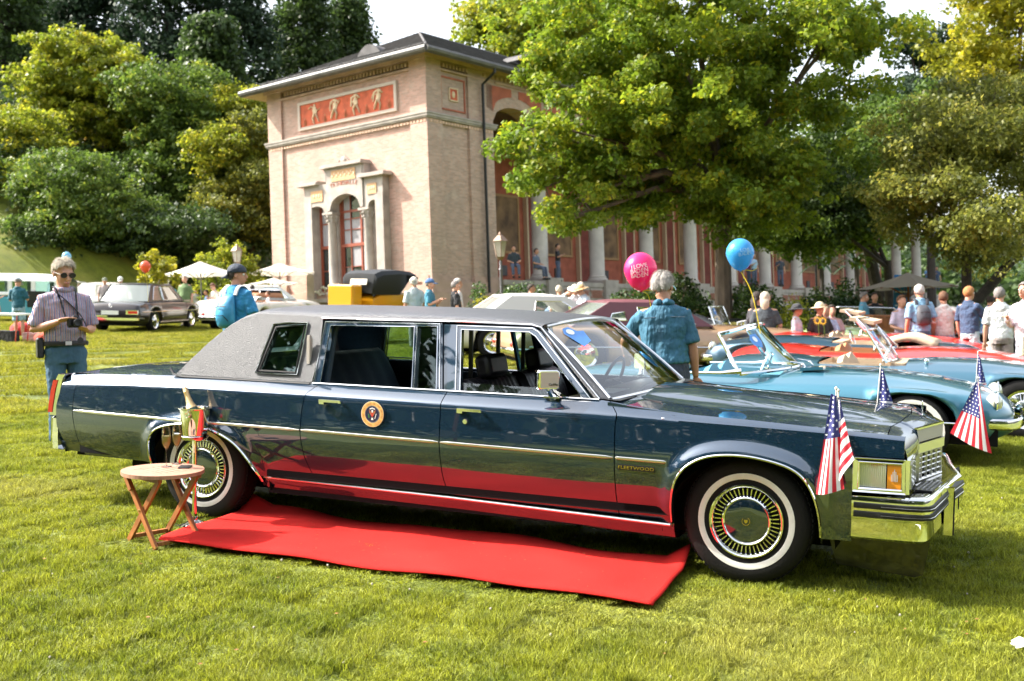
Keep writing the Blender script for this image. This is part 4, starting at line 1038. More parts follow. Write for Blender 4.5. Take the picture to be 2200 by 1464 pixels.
# lintel pieces with arches
def arch_piece(name, y0, y1, z0, zs, rise, z1, x0, x1, m, par=hall, n=14):
    b = BB(); pts = [(x0, y0, z1), (x0, y0, z0)]
    ya, yb = y0+zs, y1-zs
    pts.append((x0, ya, z0))
    for k in range(1, n): s = k/n; pts.append((x0, lerp(ya, yb, s), z0+rise*sqrt(max(0, 1-(2*s-1)**2))))
    pts += [(x0, yb, z0), (x0, y1, z0), (x0, y1, z1)]
    b.poly(pts, ext=(x1-x0, 0, 0)); return b.build(name, m, par, smooth=False)
arch_piece('portal_lintel', 5.52+.02, 6.98, 5.62, .20, .32, 6.82, PX0+.02, .2, ST); arch_piece('portal_lintel', 2.28, 3.36, 5.62, .20, .26, 6.82, PX0+.02, .2, ST)
arch_piece('portal_arch', 3.38, 5.52, 5.66, .16, .62, 7.42, PX0-.04, .2, ST)
multi('portal_cornice', [((PX0-.20, 6.0, 6.82), (.2, 7.28, 6.93)), ((PX0-.20, 2.02, 6.82), (.2, 3.5, 6.93)), ((PX0-.12, 6.0, 6.93), (.2, 7.2, 6.98)), ((PX0-.12, 2.1, 6.93), (.2, 3.5, 6.98)), ((PX0-.05, 5.52, 6.9), (.2, 5.62, 7.42)), ((PX0-.24, 3.24, 7.42), (.2, 5.72, 7.52)), ((PX0-.16, 3.3, 7.52), (.2, 5.66, 7.58)), ((PX0+.0, 3.30, 6.98), (.2, 3.42, 7.42)), ((PX0+.04, 5.5, 6.98), (.2, 5.58, 7.42))], ST)
bx('portal_ornament_panel', (PX0-.065, 3.75, 6.84), (PX0, 5.18, 7.30), ORN); bx('portal_ornament_panel', (PX0-.015, 5.80, 6.12), (PX0+.06, 6.52, 6.58), ORN); bx('portal_ornament_panel', (PX0-.015, 2.62, 6.12), (PX0+.06, 3.14, 6.55), ORN)
b = BB()
for k in range(11):
    a = k-5; b.sphere((PX0-.075, 4.46+a*.125, 7.07+.08*(k % 2)), (.02, .05, .07), 6, 5)
for y in (6.0, 6.16, 6.33, 2.75, 2.88, 3.0): b.sphere((PX0-.02, y, 6.35), (.02, .045, .09), 6, 5)
b.build('portal_relief', CRM, hall)
for i, ch in enumerate('TRINKHALLE'):
    s = (i-4.5)/4.5; y = 4.45-s*.74; z = 6.50+.155*sqrt(1-(s*.72)**2)*1.0
    mw = Matrix.Translation((PX0-.047, y, z-ZB0-.0+.07)) @ Matrix.Rotation(pi/2, 4, 'Z') @ Matrix.Rotation(pi, 4, 'Z') @ Matrix.Rotation(pi/2, 4, 'X') @ Matrix.Rotation(-s*.32, 4, 'Z')
    text('portal_letter', ch, .24, mat('letter_rust', (.35, .12, .07), rough=.7) if i == 0 else bpy.data.materials['letter_rust'], hall, mw, ext=.012)
b = BB(); b.sphere((-.15, 4.6, 7.72), (.08, .14, .16), 8, 6)
for s in (-1, 1): b.tube([(-.15, 4.6, 7.62), (-.15, 4.6+s*.2, 7.78), (-.15, 4.6+s*.32, 7.66), (-.15, 4.6+s*.24, 7.60)], [.05, .05, .04, .03], n=5); b.tube([(-.15, 4.6+s*.1, 7.65), (-.15, 4.6+s*.12, 7.93)], [.05, .02], n=5)
b.build('portal_crest', ST, hall)
for y0, y1 in ((6.50, 6.60), (5.26, 5.78), (3.12, 3.64), (2.62, 2.72)): bx('window_reveal', (.05, y0, 2.02), (.28, y1, 6.25), ST)
for y0, y1, zz in ((5.78, 6.5, 5.98), (2.72, 3.12, 5.92)): bx('window_head', (.09, y0, zz), (.28, y1, zz+.2), ST)
multi('window_sill', [((-.40, 2.2, 1.85), (.3, 7.1, 2.02))], ST)
# windows behind the portal
def window(y0, y1, z0, z1, cols, rows, arch=0, tz=4.2):
    X = .20
    fb = BB()
    fb.box((X, y0+.05, (z0+z1)/2), (.09, .10, z1-z0)); fb.box((X, y1-.05, (z0+z1)/2), (.09, .10, z1-z0)); fb.box((X+.003, (y0+y1)/2, tz), (.11, y1-y0, .13)); fb.box((X, (y0+y1)/2, z0+.06), (.09, y1-y0, .12))
    f = fb.build('window', FRM, hall, smooth=False)
    for c in cols:
        b = BB(); b.box((X+.001, lerp(y0, y1, c[0]), (z0+z1)/2), (.07, c[1], z1-z0)); b.build('mullion', FRM, f, smooth=False)
    for r in rows:
        b = BB(); b.box((X+.002, (y0+y1)/2, r[0]), (.05, y1-y0, r[1])); b.build('glazing_bar', FRM, f, smooth=False)
    ys_ = [y0]+[lerp(y0, y1, c[0]) for c in cols]+[y1]; zz = [z0]+sorted([r[0] for r in rows]+[tz])+[z1]
    for a, c in zip(ys_, ys_[1:]):
        for d, e in zip(zz, zz[1:]):
            b = BB(); b.add([(X+.02, a, d), (X+.02, c, d), (X+.02, c, e), (X+.02, a, e)], [(0, 1, 2, 3)]); b.build('pane', M['dark_glass'] if R.random() < .35 else CURT, f, smooth=False)
window(3.62, 5.26, 2.3, 6.42, [(.24, .09), (.62, .035), (.90, .05)], [(4.85, .035), (5.3, .035), (5.62, .09), (3.3, .03)])
window(5.78, 6.5, 2.3, 6.0, [], [(3.2, .04), (5.2, .04)]); window(2.72, 3.12, 2.3, 6.0, [], [(3.2, .04), (5.2, .04)])
bx('window_backing', (.30, 2.72, 2.2), (.36, 6.5, 6.4), M['dark'])
b = BB()
for k in range(46):
    y = 5.0+R.random()*1.3; b.sphere((-.30+R.uniform(-.1, .1), y, 2.15+R.random()*.42*(1 if y < 6 else .6)), R.uniform(.035, .07), 6, 4)
o = b.build('window_box_flowers', mat('white_flower', (.75, .70, .66), rough=.8, var=.3, vscale=12, col2=(.35, .38, .2)), hall); o['kind'] = 'stuff'
# gallery: entablature with flat arches, columns, back wall
NB = 13; SP = 4.52
edges = [4.1]+[7.65+SP*k for k in range(NB)]
b = BB()
for k in range(NB):
    xa, xb = edges[k], edges[k+1]; pts = [(xa, .02, 11.38), (xa, .02, 9.18)]; a0 = xa+(.0 if k == 0 else .42); a1 = xb-.42
    if k: pts.append((a0, .02, 9.18))
    for q in range(1, 12): s = q/12; pts.append((lerp(a0, a1, s), .02, 9.18+.78*sqrt(max(0, 1-(2*s-1)**2))))
    pts += [(a1, .02, 9.18), (xb, .02, 9.18), (xb, .02, 11.38)]; b.poly(pts, ext=(0, .8, 0))
b.build('arcade_wall', BR, hall, smooth=False)
for k in range(NB):
    xa, xb = edges[k]+(.0 if k == 0 else .42), edges[k+1]-.42
    for s in (0, 1):
        b = BB(); c = (xa+xb)/2; P = []
        x_e = xa-.30 if s == 0 else xb+.30
        if k == 0 and s == 0: x_e = xa-.4
        P = [(x_e, 0, 10.72), (x_e, 0, 9.75 if not (k == 0 and s == 0) else 9.75)]
        for q in range(0, 7):
            tt = q/6*.42; xx = lerp(xa, xb, tt) if s == 0 else lerp(xb, xa, tt)
            P.append((xx, 0, 9.62+.78*sqrt(max(0, 1-(2*tt-1)**2))))
        P.append((P[-1][0], 0, 10.72))
        b.poly(P, ext=(0, .05, 0)); b.build('spandrel_panel', TCW, hall, smooth=False)
for k in range(NB): 
    if k < 12: colm('gallery_column', 7.65+SP*k, .42, 2.70, 9.18, .36, COLM, hall, n=24, cap=.95)
multi('gallery_cornice', [((4.1, -.10, 11.20), (7.65+SP*12, .2, 11.38)), ((4.1, -.22, 11.38), (7.65+SP*12, .2, 11.48)), ((4.3, -.03, 10.82), (7.65+SP*12, .1, 10.9))], ST2)
XE = 7.65+SP*12
bx('terrace_floor', (4.1, -.3, 2.35), (XE, 5.2, 2.55), ST)
multi('column_pedestal', [((7.65+SP*k-.55, -.42, -.2), (7.65+SP*k+.55, .9, 2.70)) for k in range(12)], ST)
bx('terrace_wall', (4.25, -.25, -.3), (XE, .1, 2.35), ST)
lat = mat('pink_lattice_tile', (.35, .16, .11), rough=.85, var=.5, vscale=26)
for k in range(11):
    x0 = 7.65+SP*k+.62
    for j in range(3):
        xa = x0+j*1.12; f = multi('lattice_panel', [((xa, -.29, 1.75), (xa+1.0, -.2, 2.3))], ST)
        b = BB()
        for q in range(9):
            for s in (-1, 1):
                c = Vector((xa+.12+q*.095, -.30, 2.02)); b.box(c, (.025, .03, .44), Matrix.Rotation(s*.6, 3, 'Y'))
        b.build('lattice', lat, f, smooth=False)
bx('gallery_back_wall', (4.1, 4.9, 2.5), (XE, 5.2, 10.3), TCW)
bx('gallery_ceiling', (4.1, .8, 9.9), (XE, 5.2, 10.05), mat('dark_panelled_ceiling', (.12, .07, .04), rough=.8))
bx('end_return_wall', (4.1, .9, 2.5), (4.3, 4.9, 9.9), TCW)
for k in range(12):
    xc = 5.2+SP*k
    b = BB(); b.poly([(xc-.1, 4.88, 4.3), (xc+2.2, 4.88, 4.3), (xc+2.2, 4.88, 7.2), (xc-.1, 4.88, 7.2)], [[(xc+.02, 4.88, 4.42), (xc+2.08, 4.88, 4.42), (xc+2.08, 4.88, 7.08), (xc+.02, 4.88, 7.08)]], ext=(0, -.06, 0)); fr = b.build('mural_frame', mat('mural_gold', (.35, .2, .08), rough=.6) if k == 0 else bpy.data.materials['mural_gold'], hall, smooth=False)
    bx('mural', (xc+.02, 4.85, 4.42), (xc+2.08, 4.89, 7.08), MURAL, fr)
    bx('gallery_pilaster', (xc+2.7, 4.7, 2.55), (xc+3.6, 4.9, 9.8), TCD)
    multi('pilaster_edge', [((xc+2.62, 4.66, 2.55), (xc+2.74, 4.9, 9.8)), ((xc+3.56, 4.66, 2.55), (xc+3.68, 4.9, 9.8))], CRM)
    bx('wall_plaque', (xc+.6, 4.82, 3.2), (xc+1.1, 4.9, 3.7), SLATE)
b = BB(); b.tube([(5.3, 2.2, 9.9), (5.3, 2.2, 6.9)], .015, n=5); b.sphere((5.3, 2.2, 6.65), (.2, .2, .27), 12, 8); b.build('hanging_globe_lamp', M['white'], hall)
b = BB(); b.tube([(4.75, 1.4, 10), (4.75, 1.4, 9.3)], .015, n=5); b.lathe([(.02, 9.3), (.18, 9.1), (.14, 8.7), (.02, 8.6)], (4.75, 1.4, 0), n=6); b.build('hanging_lantern', M['black'], hall)
# roof: low hip with overhang
EO = .80
bx_ = (-EO, -EO); RZ = 14.0
b = BB()
A = Vector((-EO, -EO, 11.34)); Bq = Vector((XE+EO, -EO, 11.34)); C_ = Vector((XE+EO, YL+EO, 11.34)); D_ = Vector((-EO, YL+EO, 11.34))
r1 = Vector((4.9, 4.75, RZ)); r2 = Vector((XE-5, 4.75, RZ))
def slates(b, P0, P1, P2, P3, rows, length):
    """rows of lapped slates between eave P0-P1 and ridge P3-P2"""
    n = (P1-P0).cross(P3-P0).normalized()
    if n.z < 0: n = -n
    for k in range(rows):
        a, c = k/rows, (k+1)/rows
        e0, e1 = P0.lerp(P3, a), P1.lerp(P2, a); f0, f1 = P0.lerp(P3, c), P1.lerp(P2, c)
        b.add([e0+n*.035, e1+n*.035, f1+n*.005, f0+n*.005, e0, e1], [(0, 1, 2, 3), (0, 4, 5, 1)])
slates(b, A, Bq, r2, r1, 26, 0); slates(b, D_, A, r1, r1, 26, 0); slates(b, C_, D_, r1, r2, 14, 0); slates(b, Bq, C_, r2, r2, 14, 0)
rf = b.build('roof', SLATE, hall, smooth=False)
b = BB(); o4 = [(-EO, -EO, 11.12), (XE+EO, -EO, 11.12), (XE+EO, YL+EO, 11.12), (-EO, YL+EO, 11.12)]; i4 = [(-.2, -.2, 11.42), (XE+.2, -.2, 11.42), (XE+.2, YL+.2, 11.42), (-.2, YL+.2, 11.42)]; b.add(o4+i4, [(k, (k+1) % 4, (k+1) % 4+4, k+4) for k in range(4)]); b.build('soffit', SOF, hall, smooth=False)
b = BB(); g_ = EO+.02
b.tube([(XE, -g_, 11.26), (-g_, -g_, 11.26)], .13, n=8); b.tube([(-g_, -g_, 11.26), (-g_, YL+g_, 11.26)], .13, n=8)
b.box(((XE-EO)/2, -EO+.03, 11.17), (XE+EO, .05, .12)); b.box((-EO+.03, YL/2, 11.17), (.05, YL+2*EO, .12)); b.build('gutter', GUT, hall)
b = BB(); b.tube([(3.30, -g_, 11.2), (3.30, -g_, 11.0), (3.30, -.16, 10.6), (3.30, -.16, .2)], .062, n=8); b.build('downpipe', M['black'], hall)
b = BB(); b.tube([A+Vector((.3, .5, .16)), A+Vector((.35, YL+.8, .16))], .018, n=4); b.tube([A+Vector((.5, .5, .30)), A+Vector((.5, YL+.8, .30))], .018, n=4)
for k in range(14): y = -.3+k*.78; b.tube([(-EO+.25, y, 11.45), (-EO+.5, y, 11.72), (-EO+.75, y, 11.70)], .015, n=4)
b.build('snow_guard', GUT, rf)
b = BB(); b.tube([r1, r1+Vector((0, 0, 2.6))], [.02, .008], n=5); b.build('lightning_rod', M['satin'], rf)
b = BB(); b.tube([A+Vector((0, 0, .05)), r1+Vector((0, 0, .03))], .05, n=6); b.tube([r1, r2], .06, n=6); b.build('ridge_cap', SLATE, rf)
for P, ax in ((Vector((7.9, .5, 12.45)), 0), (Vector((1.1, 4.2, 12.25)), 1), (Vector((13.5, .5, 12.45)), 0)):
    b = BB(); rows = []
    for d in (0, 1.4):
        rows.append([P+(Vector((q, d, 0)) if ax == 0 else Vector((d, q*.8, 0)))+Vector((0, 0, .42*max(0, cos(q*pi/1.7))**.8)) for q in [(-.85+1.7*k/10) for k in range(11)]])
    b.grid(rows); b.add(rows[0], [tuple(range(11))]); b.build('dormer', SLATE, rf)
# ================================================================ trees and shrubs
def sight(a, e, dep):      # a, e: bearing and elevation read off the photograph, dep: metres away
    dx, dy = a-1100, 732-e
    p = CAMW+rh*((dx+.033*dy)/2421*dep)+fh*dep; p.z = CAMW.z+(dy-.033*dx)/2421*dep; return p
def leaf_mat(name, dark, light, tip=None, transl=.42, rough=.5):
    m = bpy.data.materials.new(name); m.use_nodes = True; t = m.node_tree; b = t.nodes['Principled BSDF']; out = t.nodes['Material Output']
    a = _n(t, 'ShaderNodeAttribute'); a.attribute_name = 'lv'; a2 = _n(t, 'ShaderNodeAttribute'); a2.attribute_name = 'cv'
    ad = _n(t, 'ShaderNodeMath', operation='ADD'); t.links.new(a.outputs['Fac'], ad.inputs[0]); t.links.new(a2.outputs['Fac'], ad.inputs[1])
    r = _n(t, 'ShaderNodeValToRGB'); e = r.color_ramp.elements; e[0].position = .25; e[0].color = (*dark, 1); e[1].position = 1.3/2+.1; e[1].color = (*light, 1)
    if tip: q = r.color_ramp.elements.new(.95); q.color = (*tip, 1)
    h = _n(t, 'ShaderNodeMath', operation='MULTIPLY'); h.inputs[1].default_value = .5; t.links.new(ad.outputs[0], h.inputs[0]); t.links.new(h.outputs[0], r.inputs[0])
    t.links.new(r.outputs[0], b.inputs['Base Color']); b.inputs['Roughness'].default_value = rough; b.inputs['Specular IOR Level'].default_value = .4
    tr = _n(t, 'ShaderNodeBsdfTranslucent'); ms = _n(t, 'ShaderNodeMixShader'); ms.inputs[0].default_value = transl
    t.links.new(r.outputs[0], tr.inputs[0]); t.links.new(b.outputs[0], ms.inputs[1]); t.links.new(tr.outputs[0], ms.inputs[2]); t.links.new(ms.outputs[0], out.inputs[0])
    return m
LM_ = {
 'linden': leaf_mat('linden_leaves', (.10, .17, .014), (.26, .34, .024), (.50, .46, .02), .55),
 'dark': leaf_mat('dark_leaves', (.030, .058, .016), (.075, .125, .025), None, .4),
 'conifer': leaf_mat('conifer_needles', (.014, .034, .016), (.04, .075, .028), None, .2, .7),
 'mid': leaf_mat('mid_green_leaves', (.065, .115, .018), (.17, .25, .035), (.32, .33, .04), .5),
 'light': leaf_mat('yellow_green_leaves', (.14, .19, .014), (.36, .38, .03), (.55, .46, .04), .55),
 'yellow': leaf_mat('yellow_leaves', (.17, .19, .014), (.44, .40, .025), (.58, .48, .03), .5),
 'amber': leaf_mat('amber_leaves', (.20, .12, .015), (.42, .26, .03), None, .45),
 'olive': leaf_mat('olive_leaves', (.09, .11, .02), (.26, .27, .045), (.46, .40, .07), .52),
 'shrub': leaf_mat('glossy_shrub_leaves', (.02, .05, .012), (.07, .13, .02), (.18, .24, .04), .35, .4)}
BARK = mat('grey_brown_bark', (.12, .09, .065), rough=.9, var=.4, vscale=9, stretch=(1, 1, .25), bump=.8, bscale=25)
BARKD = mat('dark_bark', (.035, .027, .022), rough=.9, var=.4, vscale=9, bump=.8, bscale=25)
def leaves(name, cl, n, size, m, parent=None, seed=1, droop=.5, flat=.6, kind=None):
    """cl: array of clusters (x, y, z, radius); n leaf faces of about size metres"""
    rng = np.random.default_rng(seed); cl = np.array(cl, float); w = cl[:, 3]**2; k = rng.choice(len(cl), n, p=w/w.sum())
    g_ = rng.normal(0, 1, (n, 3)); g_ /= np.linalg.norm(g_, axis=1)[:, None]; rad = rng.random(n)**.45
    P = cl[k, :3]+g_*rad[:, None]*cl[k, 3][:, None]*np.array([1, 1, flat])
    nn = rng.normal(0, .75, (n, 3)); nn[:, 2] += .75; nn += g_*.5; nn /= np.linalg.norm(nn, axis=1)[:, None]
    a = rng.normal(0, 1, (n, 3)); a[:, 2] -= droop; u = a-(a*nn).sum(1)[:, None]*nn; u /= np.linalg.norm(u, axis=1)[:, None]+1e-9; v = np.cross(nn, u)
    s = size*rng.uniform(.6, 1.25, n)[:, None]
    V = np.zeros((n, 4, 3)); V[:, 0] = P-u*s*.5; V[:, 1] = P+v*s*.36-u*s*.05+nn*s*.06; V[:, 2] = P+u*s*.6-nn*s*.08; V[:, 3] = P-v*s*.36-u*s*.05+nn*s*.06
    me = bpy.data.meshes.new(name); me.vertices.add(n*4); me.vertices.foreach_set('co', V.ravel()); me.loops.add(n*4); me.loops.foreach_set('vertex_index', np.arange(n*4))
    me.polygons.add(n); me.polygons.foreach_set('loop_start', np.arange(n)*4); me.update(); me.validate()
    c = rng.random(len(cl))[k]
    for nm, val in (('lv', rng.random(n)), ('cv', c)):
        at = me.attributes.new(nm, 'FLOAT', 'POINT'); at.data.foreach_set('value', np.repeat(val, 4).astype(np.float32))
    me.materials.append(m); o = link(name, me, parent)
    if kind: o['kind'] = kind
    return o
def clusters(lobes, n, cr, rng, shell=.55):
    """lobes: (centre, radii). clumps are spread mostly through the outer part of each lobe"""
    out = []; vol = [r.x*r.y*r.z for c, r in lobes]; tot = sum(v**.67 for v in vol)
    for (c, r), v in zip(lobes, vol):
        for _ in range(max(3, int(n*v**.67/tot))):
            d = Vector((rng.gauss(0, 1), rng.gauss(0, 1), rng.gauss(0, 1))).normalized(); q = shell+(1-shell)*rng.random() if rng.random() < .8 else rng.random()*shell
            q *= rng.uniform(.85, 1.1)
            p = c+Vector((d.x*r.x, d.y*r.y, d.z*r.z))*q; out.append((p.x, p.y, p.z, cr*rng.uniform(.6, 1.35)))
    return out
def lobe(a, e, dep, ra, re, rd=None):
    k = dep/2421; rx = ra*k; rd = rx if rd is None else rd
    return (sight(a, e, dep), Vector((abs(rh.x)*rx+abs(fh.x)*rd, abs(rh.y)*rx+abs(fh.y)*rd, re*k)))
def tree(name, label, lobes, base, ncl, nleaf, lsize, lm, cr=.5, tr=.2, bark=None, group=None, seed=3, nbr=14, fork=None, droop=.5, shell=.55, second=None, flat=.6):
    rng = random.Random(seed); o = thing(name, label, 'tree', Matrix.Translation(base), group)
    inv = -base; cl = clusters(lobes, ncl, cr, rng, shell)
    b = MB(); b.off = inv; top = sum((c for c, r in lobes), Vector())/len(lobes)
    fk = fork if fork else base.lerp(top, .55); fk = Vector(fk)
    mid = base.lerp(fk, .5)+Vector((rng.uniform(-.1, .1), rng.uniform(-.1, .1), 0))
    b.tube([base-Vector((0, 0, .3)), base+Vector((0, 0, .15)), mid, fk], [tr*1.5, tr*1.1, tr*.9, tr*.72], n=9)
    b.build('trunk', bark or BARK, o)
    b = MB(); b.off = inv
    for (c, r) in lobes:
        m_ = fk.lerp(c, .5)+Vector((rng.uniform(-.3, .3), rng.uniform(-.3, .3), .3)); b.tube([fk-Vector((0, 0, .2)), m_, c], [tr*.5, tr*.33, tr*.16], n=6)
        near_ = sorted(cl, key=lambda q: (Vector(q[:3])-c).length)[:max(3, nbr*6//len(lobes))]; rng.shuffle(near_)
        for q in near_[:max(3, nbr*2//len(lobes))]:
            e = Vector(q[:3]); b.tube([m_.lerp(c, rng.random()), (c+e)/2+Vector((0, 0, .15)), e], [tr*.16, tr*.11, tr*.04], n=4)
    b.build('limbs', bark or BARK, o)
    arr = [(q[0]+inv.x, q[1]+inv.y, q[2]+inv.z, q[3]) for q in cl]
    leaves('crown', arr, nleaf, lsize, lm, o, seed, droop, flat)
    if second: leaves('bright_sprays', [arr[i] for i in range(0, len(arr), 3)], nleaf//5, lsize, second, o, seed+9, droop, flat)
    return o
# big maple-leaved tree right of the pavilion
D = 27
def bp_(a, dep): p = sight(a, 640, dep); return Vector((p.x, p.y, ground_z(p.x, p.y)))
tree('broadleaf_tree', 'large bright green broadleaf tree in front of the colonnade with drooping left branches', [lobe(1420, 60, D, 290, 200, 3.2), lobe(1640, 130, D, 230, 220, 3.2), lobe(1330, 270, D, 190, 130, 2.4), lobe(1560, 330, D+.5, 260, 140, 3), lobe(1190, 300, D-1, 95, 60, 1.2), lobe(1160, 385, D-1, 75, 45, 1), lobe(1230, 470, D-1, 75, 30, .8), lobe(1390, 430, D, 120, 65, 1.4), lobe(1560, 470, D, 100, 55, 1.2), lobe(1800, 70, D, 100, 60, 1.6), lobe(1260, 130, D, 100, 90, 1.4), lobe(1240, 390, D, 110, 70, 1.2), lobe(1500, -120, D, 260, 130, 3), lobe(1450, 220, D-1.5, 200, 110, 1.8), lobe(1640, 400, D-1, 120, 90, 1.6), lobe(1320, 400, D-1, 90, 60, 1.2)],
     bp_(1551, D), 1150, 120000, .125, LM_['linden'], cr=.38, tr=.22, seed=5, fork=sight(1556, 400, D), nbr=40, droop=.9, shell=.5, second=LM_['light'])
tree('dark_tree', 'dark green tree between the big broadleaf tree and the drooping cherry tree', [lobe(1700, 330, 33, 150, 130, 2.5), lobe(1840, 290, 35, 120, 80, 2.2), lobe(1780, 430, 32, 130, 90, 1.8), lobe(1930, 240, 36, 80, 50, 1.6), lobe(1660, 430, 33, 80, 110, 1.4), lobe(2000, 300, 34, 120, 120, 2), lobe(1690, 500, 31, 80, 60, 1.2), lobe(1790, 520, 31.5, 80, 50, 1.2), lobe(1860, 470, 32, 80, 60, 1.2), lobe(1620, 470, 31, 70, 60, 1.2)], bp_(1915, 33), 560, 52000, .14, LM_['mid'], cr=.5, tr=.2, bark=BARKD, seed=11, fork=sight(1850, 460, 33), droop=.7, second=LM_['dark'])
tree('cherry_tree', 'olive green cherry tree with twiggy drooping branches at the right edge', [lobe(2030, 300, 24, 120, 90, 1.7), lobe(2150, 340, 24, 130, 130, 1.8), lobe(2000, 400, 23, 90, 60, 1.2), lobe(2170, 230, 25, 110, 80, 1.6), lobe(1940, 420, 24, 70, 55, 1), lobe(2150, 480, 22, 110, 60, 1.2), lobe(2060, 220, 26, 80, 60, 1.2), lobe(1990, 490, 25, 80, 45, 1), lobe(2090, 540, 24.5, 70, 40, 1)], bp_(2058, 25), 460, 42000, .095, LM_['olive'], cr=.38, tr=.13, bark=BARKD, seed=17, fork=sight(2075, 500, 25), droop=1.2, nbr=60)
tree('yellow_tree', 'yellow leaved tree in the top right corner above the cherry tree', [lobe(2150, 60, 38, 110, 80, 2.2), lobe(2100, 130, 38, 70, 60, 1.6), lobe(2190, 180, 38, 80, 80, 1.8), lobe(2200, -40, 38, 120, 80, 2)], bp_(2230, 38), 200, 17000, .17, LM_['yellow'], cr=.55, tr=.22, seed=19)
tree('leaning_tree', 'dark leaning bare-trunked tree behind the people at the right', [lobe(2120, 560, 30, 60, 60, 1), lobe(2200, 470, 30, 80, 80, 1), lobe(2230, 300, 31, 100, 110, 2)], bp_(2010, 30), 90, 6000, .11, LM_['olive'], cr=.4, tr=.17, bark=BARKD, seed=23, fork=sight(2190, 540, 30))
tree('young_tree', 'slim forked dark-trunked tree left of the grey parasol', [lobe(1800, 470, 31, 70, 60, 1), lobe(1870, 440, 31, 80, 60, 1.2), lobe(1730, 500, 31, 50, 70, .8)], bp_(1912, 31), 110, 8000, .11, LM_['dark'], cr=.4, tr=.14, bark=BARKD, seed=29, fork=sight(1905, 560, 31))
tree('back_tree', 'light green tree rising behind the colonnade roof', [lobe(1120, 70, 74, 90, 70, 3.5), lobe(1060, 40, 76, 50, 50, 2.4), lobe(1170, 20, 74, 70, 50, 3), lobe(1290, 60, 72, 120, 80, 4)], bp_(1140, 74), 300, 22000, .32, LM_['light'], cr=1.0, tr=.35, seed=31, second=LM_['mid'])
tree('pine_tree', 'flat-topped dark pine on the skyline right of the big broadleaf tree', [lobe(2000, 90, 78, 60, 16, 2.5), lobe(1960, 120, 78, 40, 14, 2), lobe(2040, 130, 80, 50, 30, 2.4), lobe(2000, 190, 78, 80, 40, 3)], bp_(2000, 78), 120, 12000, .3, LM_['conifer'], cr=.8, tr=.3, bark=BARKD, seed=37)
# trees on the hill at the left
hp = [
 ('hill_tree', 'tall sunlit yellow green tree on the hill, uppermost of the pale trees', [lobe(170, 110, 66, 60, 40, 3), lobe(240, 170, 66, 80, 70, 3), lobe(110, 190, 65, 50, 70, 2.4), lobe(280, 250, 66, 100, 90, 3.4)], 245, 66, 'light', 30000, .30, 41),
 ('hill_tree', 'broad mid green tree on the hill right of the yellow green one', [lobe(370, 210, 64, 100, 80, 3.4), lobe(420, 300, 64, 90, 90, 3.4), lobe(340, 400, 63, 110, 90, 3), lobe(440, 420, 62, 70, 70, 2.4)], 362, 64, 'mid', 30000, .28, 43),
 ('hill_tree', 'bushy green tree at the left edge of the hill', [lobe(20, 280, 60, 70, 60, 2.8), lobe(70, 370, 60, 90, 90, 3), lobe(-10, 420, 58, 90, 100, 3)], 30, 60, 'light', 24000, .26, 47),
 ('hill_tree', 'rounded green tree low on the hill above the delivery bus', [lobe(150, 400, 55, 90, 80, 2.6), lobe(220, 450, 55, 90, 70, 2.6), lobe(150, 480, 54, 110, 60, 2.4)], 152, 55, 'mid', 28000, .22, 53),
 ('hill_tree', 'amber tinged tree in the middle of the pale group on the hill', [lobe(230, 330, 70, 60, 50, 2.6), lobe(290, 330, 70, 60, 40, 2.6)], 270, 70, 'amber', 9000, .26, 59),
 ('hill_tree', 'dark shaded tree at the foot of the hill between the pale trees', [lobe(350, 500, 56, 130, 60, 3), lobe(250, 530, 56, 90, 40, 2), lobe(60, 530, 54, 120, 60, 2.5)], 300, 57, 'dark', 24000, .24, 61),
 ('hill_tree', 'yellowing tree on the hill against the left edge of the pavilion', [lobe(540, 300, 62, 50, 70, 2.4), lobe(560, 400, 60, 40, 60, 2.2), lobe(500, 440, 60, 60, 60, 2.4), lobe(560, 480, 60, 40, 50, 2)], 545, 61, 'olive', 20000, .24, 67),
 ('hill_tree', 'yellow leaved tree on the hill left of the pavilion cornice', [lobe(470, 330, 60, 50, 60, 2), lobe(520, 240, 64, 50, 60, 2.4), lobe(480, 250, 66, 60, 40, 2)], 480, 62, 'light', 9000, .24, 72),
]
for nm, lb, lo_, a, dep, lm, nl, ls, sd in hp:
    tree(nm, lb, lo_, bp_(a, dep), max(220, nl//28), int(nl*1.35), ls*.8, LM_[lm], cr=.55, flat=.5, tr=.24, seed=sd, group='trees on the hill behind the lawn', second=(LM_['yellow'] if sd in (67, 72) else None), droop=.6)
def conifer(label, a, dep, top_e, wid, nl, sd, lm='conifer'):
    base = bp_(a, dep); tp = sight(a, top_e, dep); rng = random.Random(sd); H = tp.z-base.z
    o = thing('conifer_tree', label, 'tree', Matrix.Translation(base), 'dark trees on the hilltop')
    b = MB(); b.tube([(0, 0, -.5), (0, 0, H*.5), (0, 0, H*.97)], [.45, .3, .05], n=8); b.build('trunk', BARKD, o)
    cl = []
    for k in range(nl//60):
        h = rng.random()**.8; r = wid*dep/2421*(1-h*.72)*rng.uniform(.5, 1.05); an = rng.uniform(0, 2*pi)
        cl.append((r*cos(an), r*sin(an), H*(.12+.88*h)-r*.25, rng.uniform(.8, 1.5)))
    b = MB()
    for q in cl[::6]: b.tube([(0, 0, q[2]+.4), q[:3]], [.09, .03], n=4)
    b.build('limbs', BARKD, o); leaves('crown', cl, nl, .34, LM_[lm], o, sd, 1.4, .55); return o
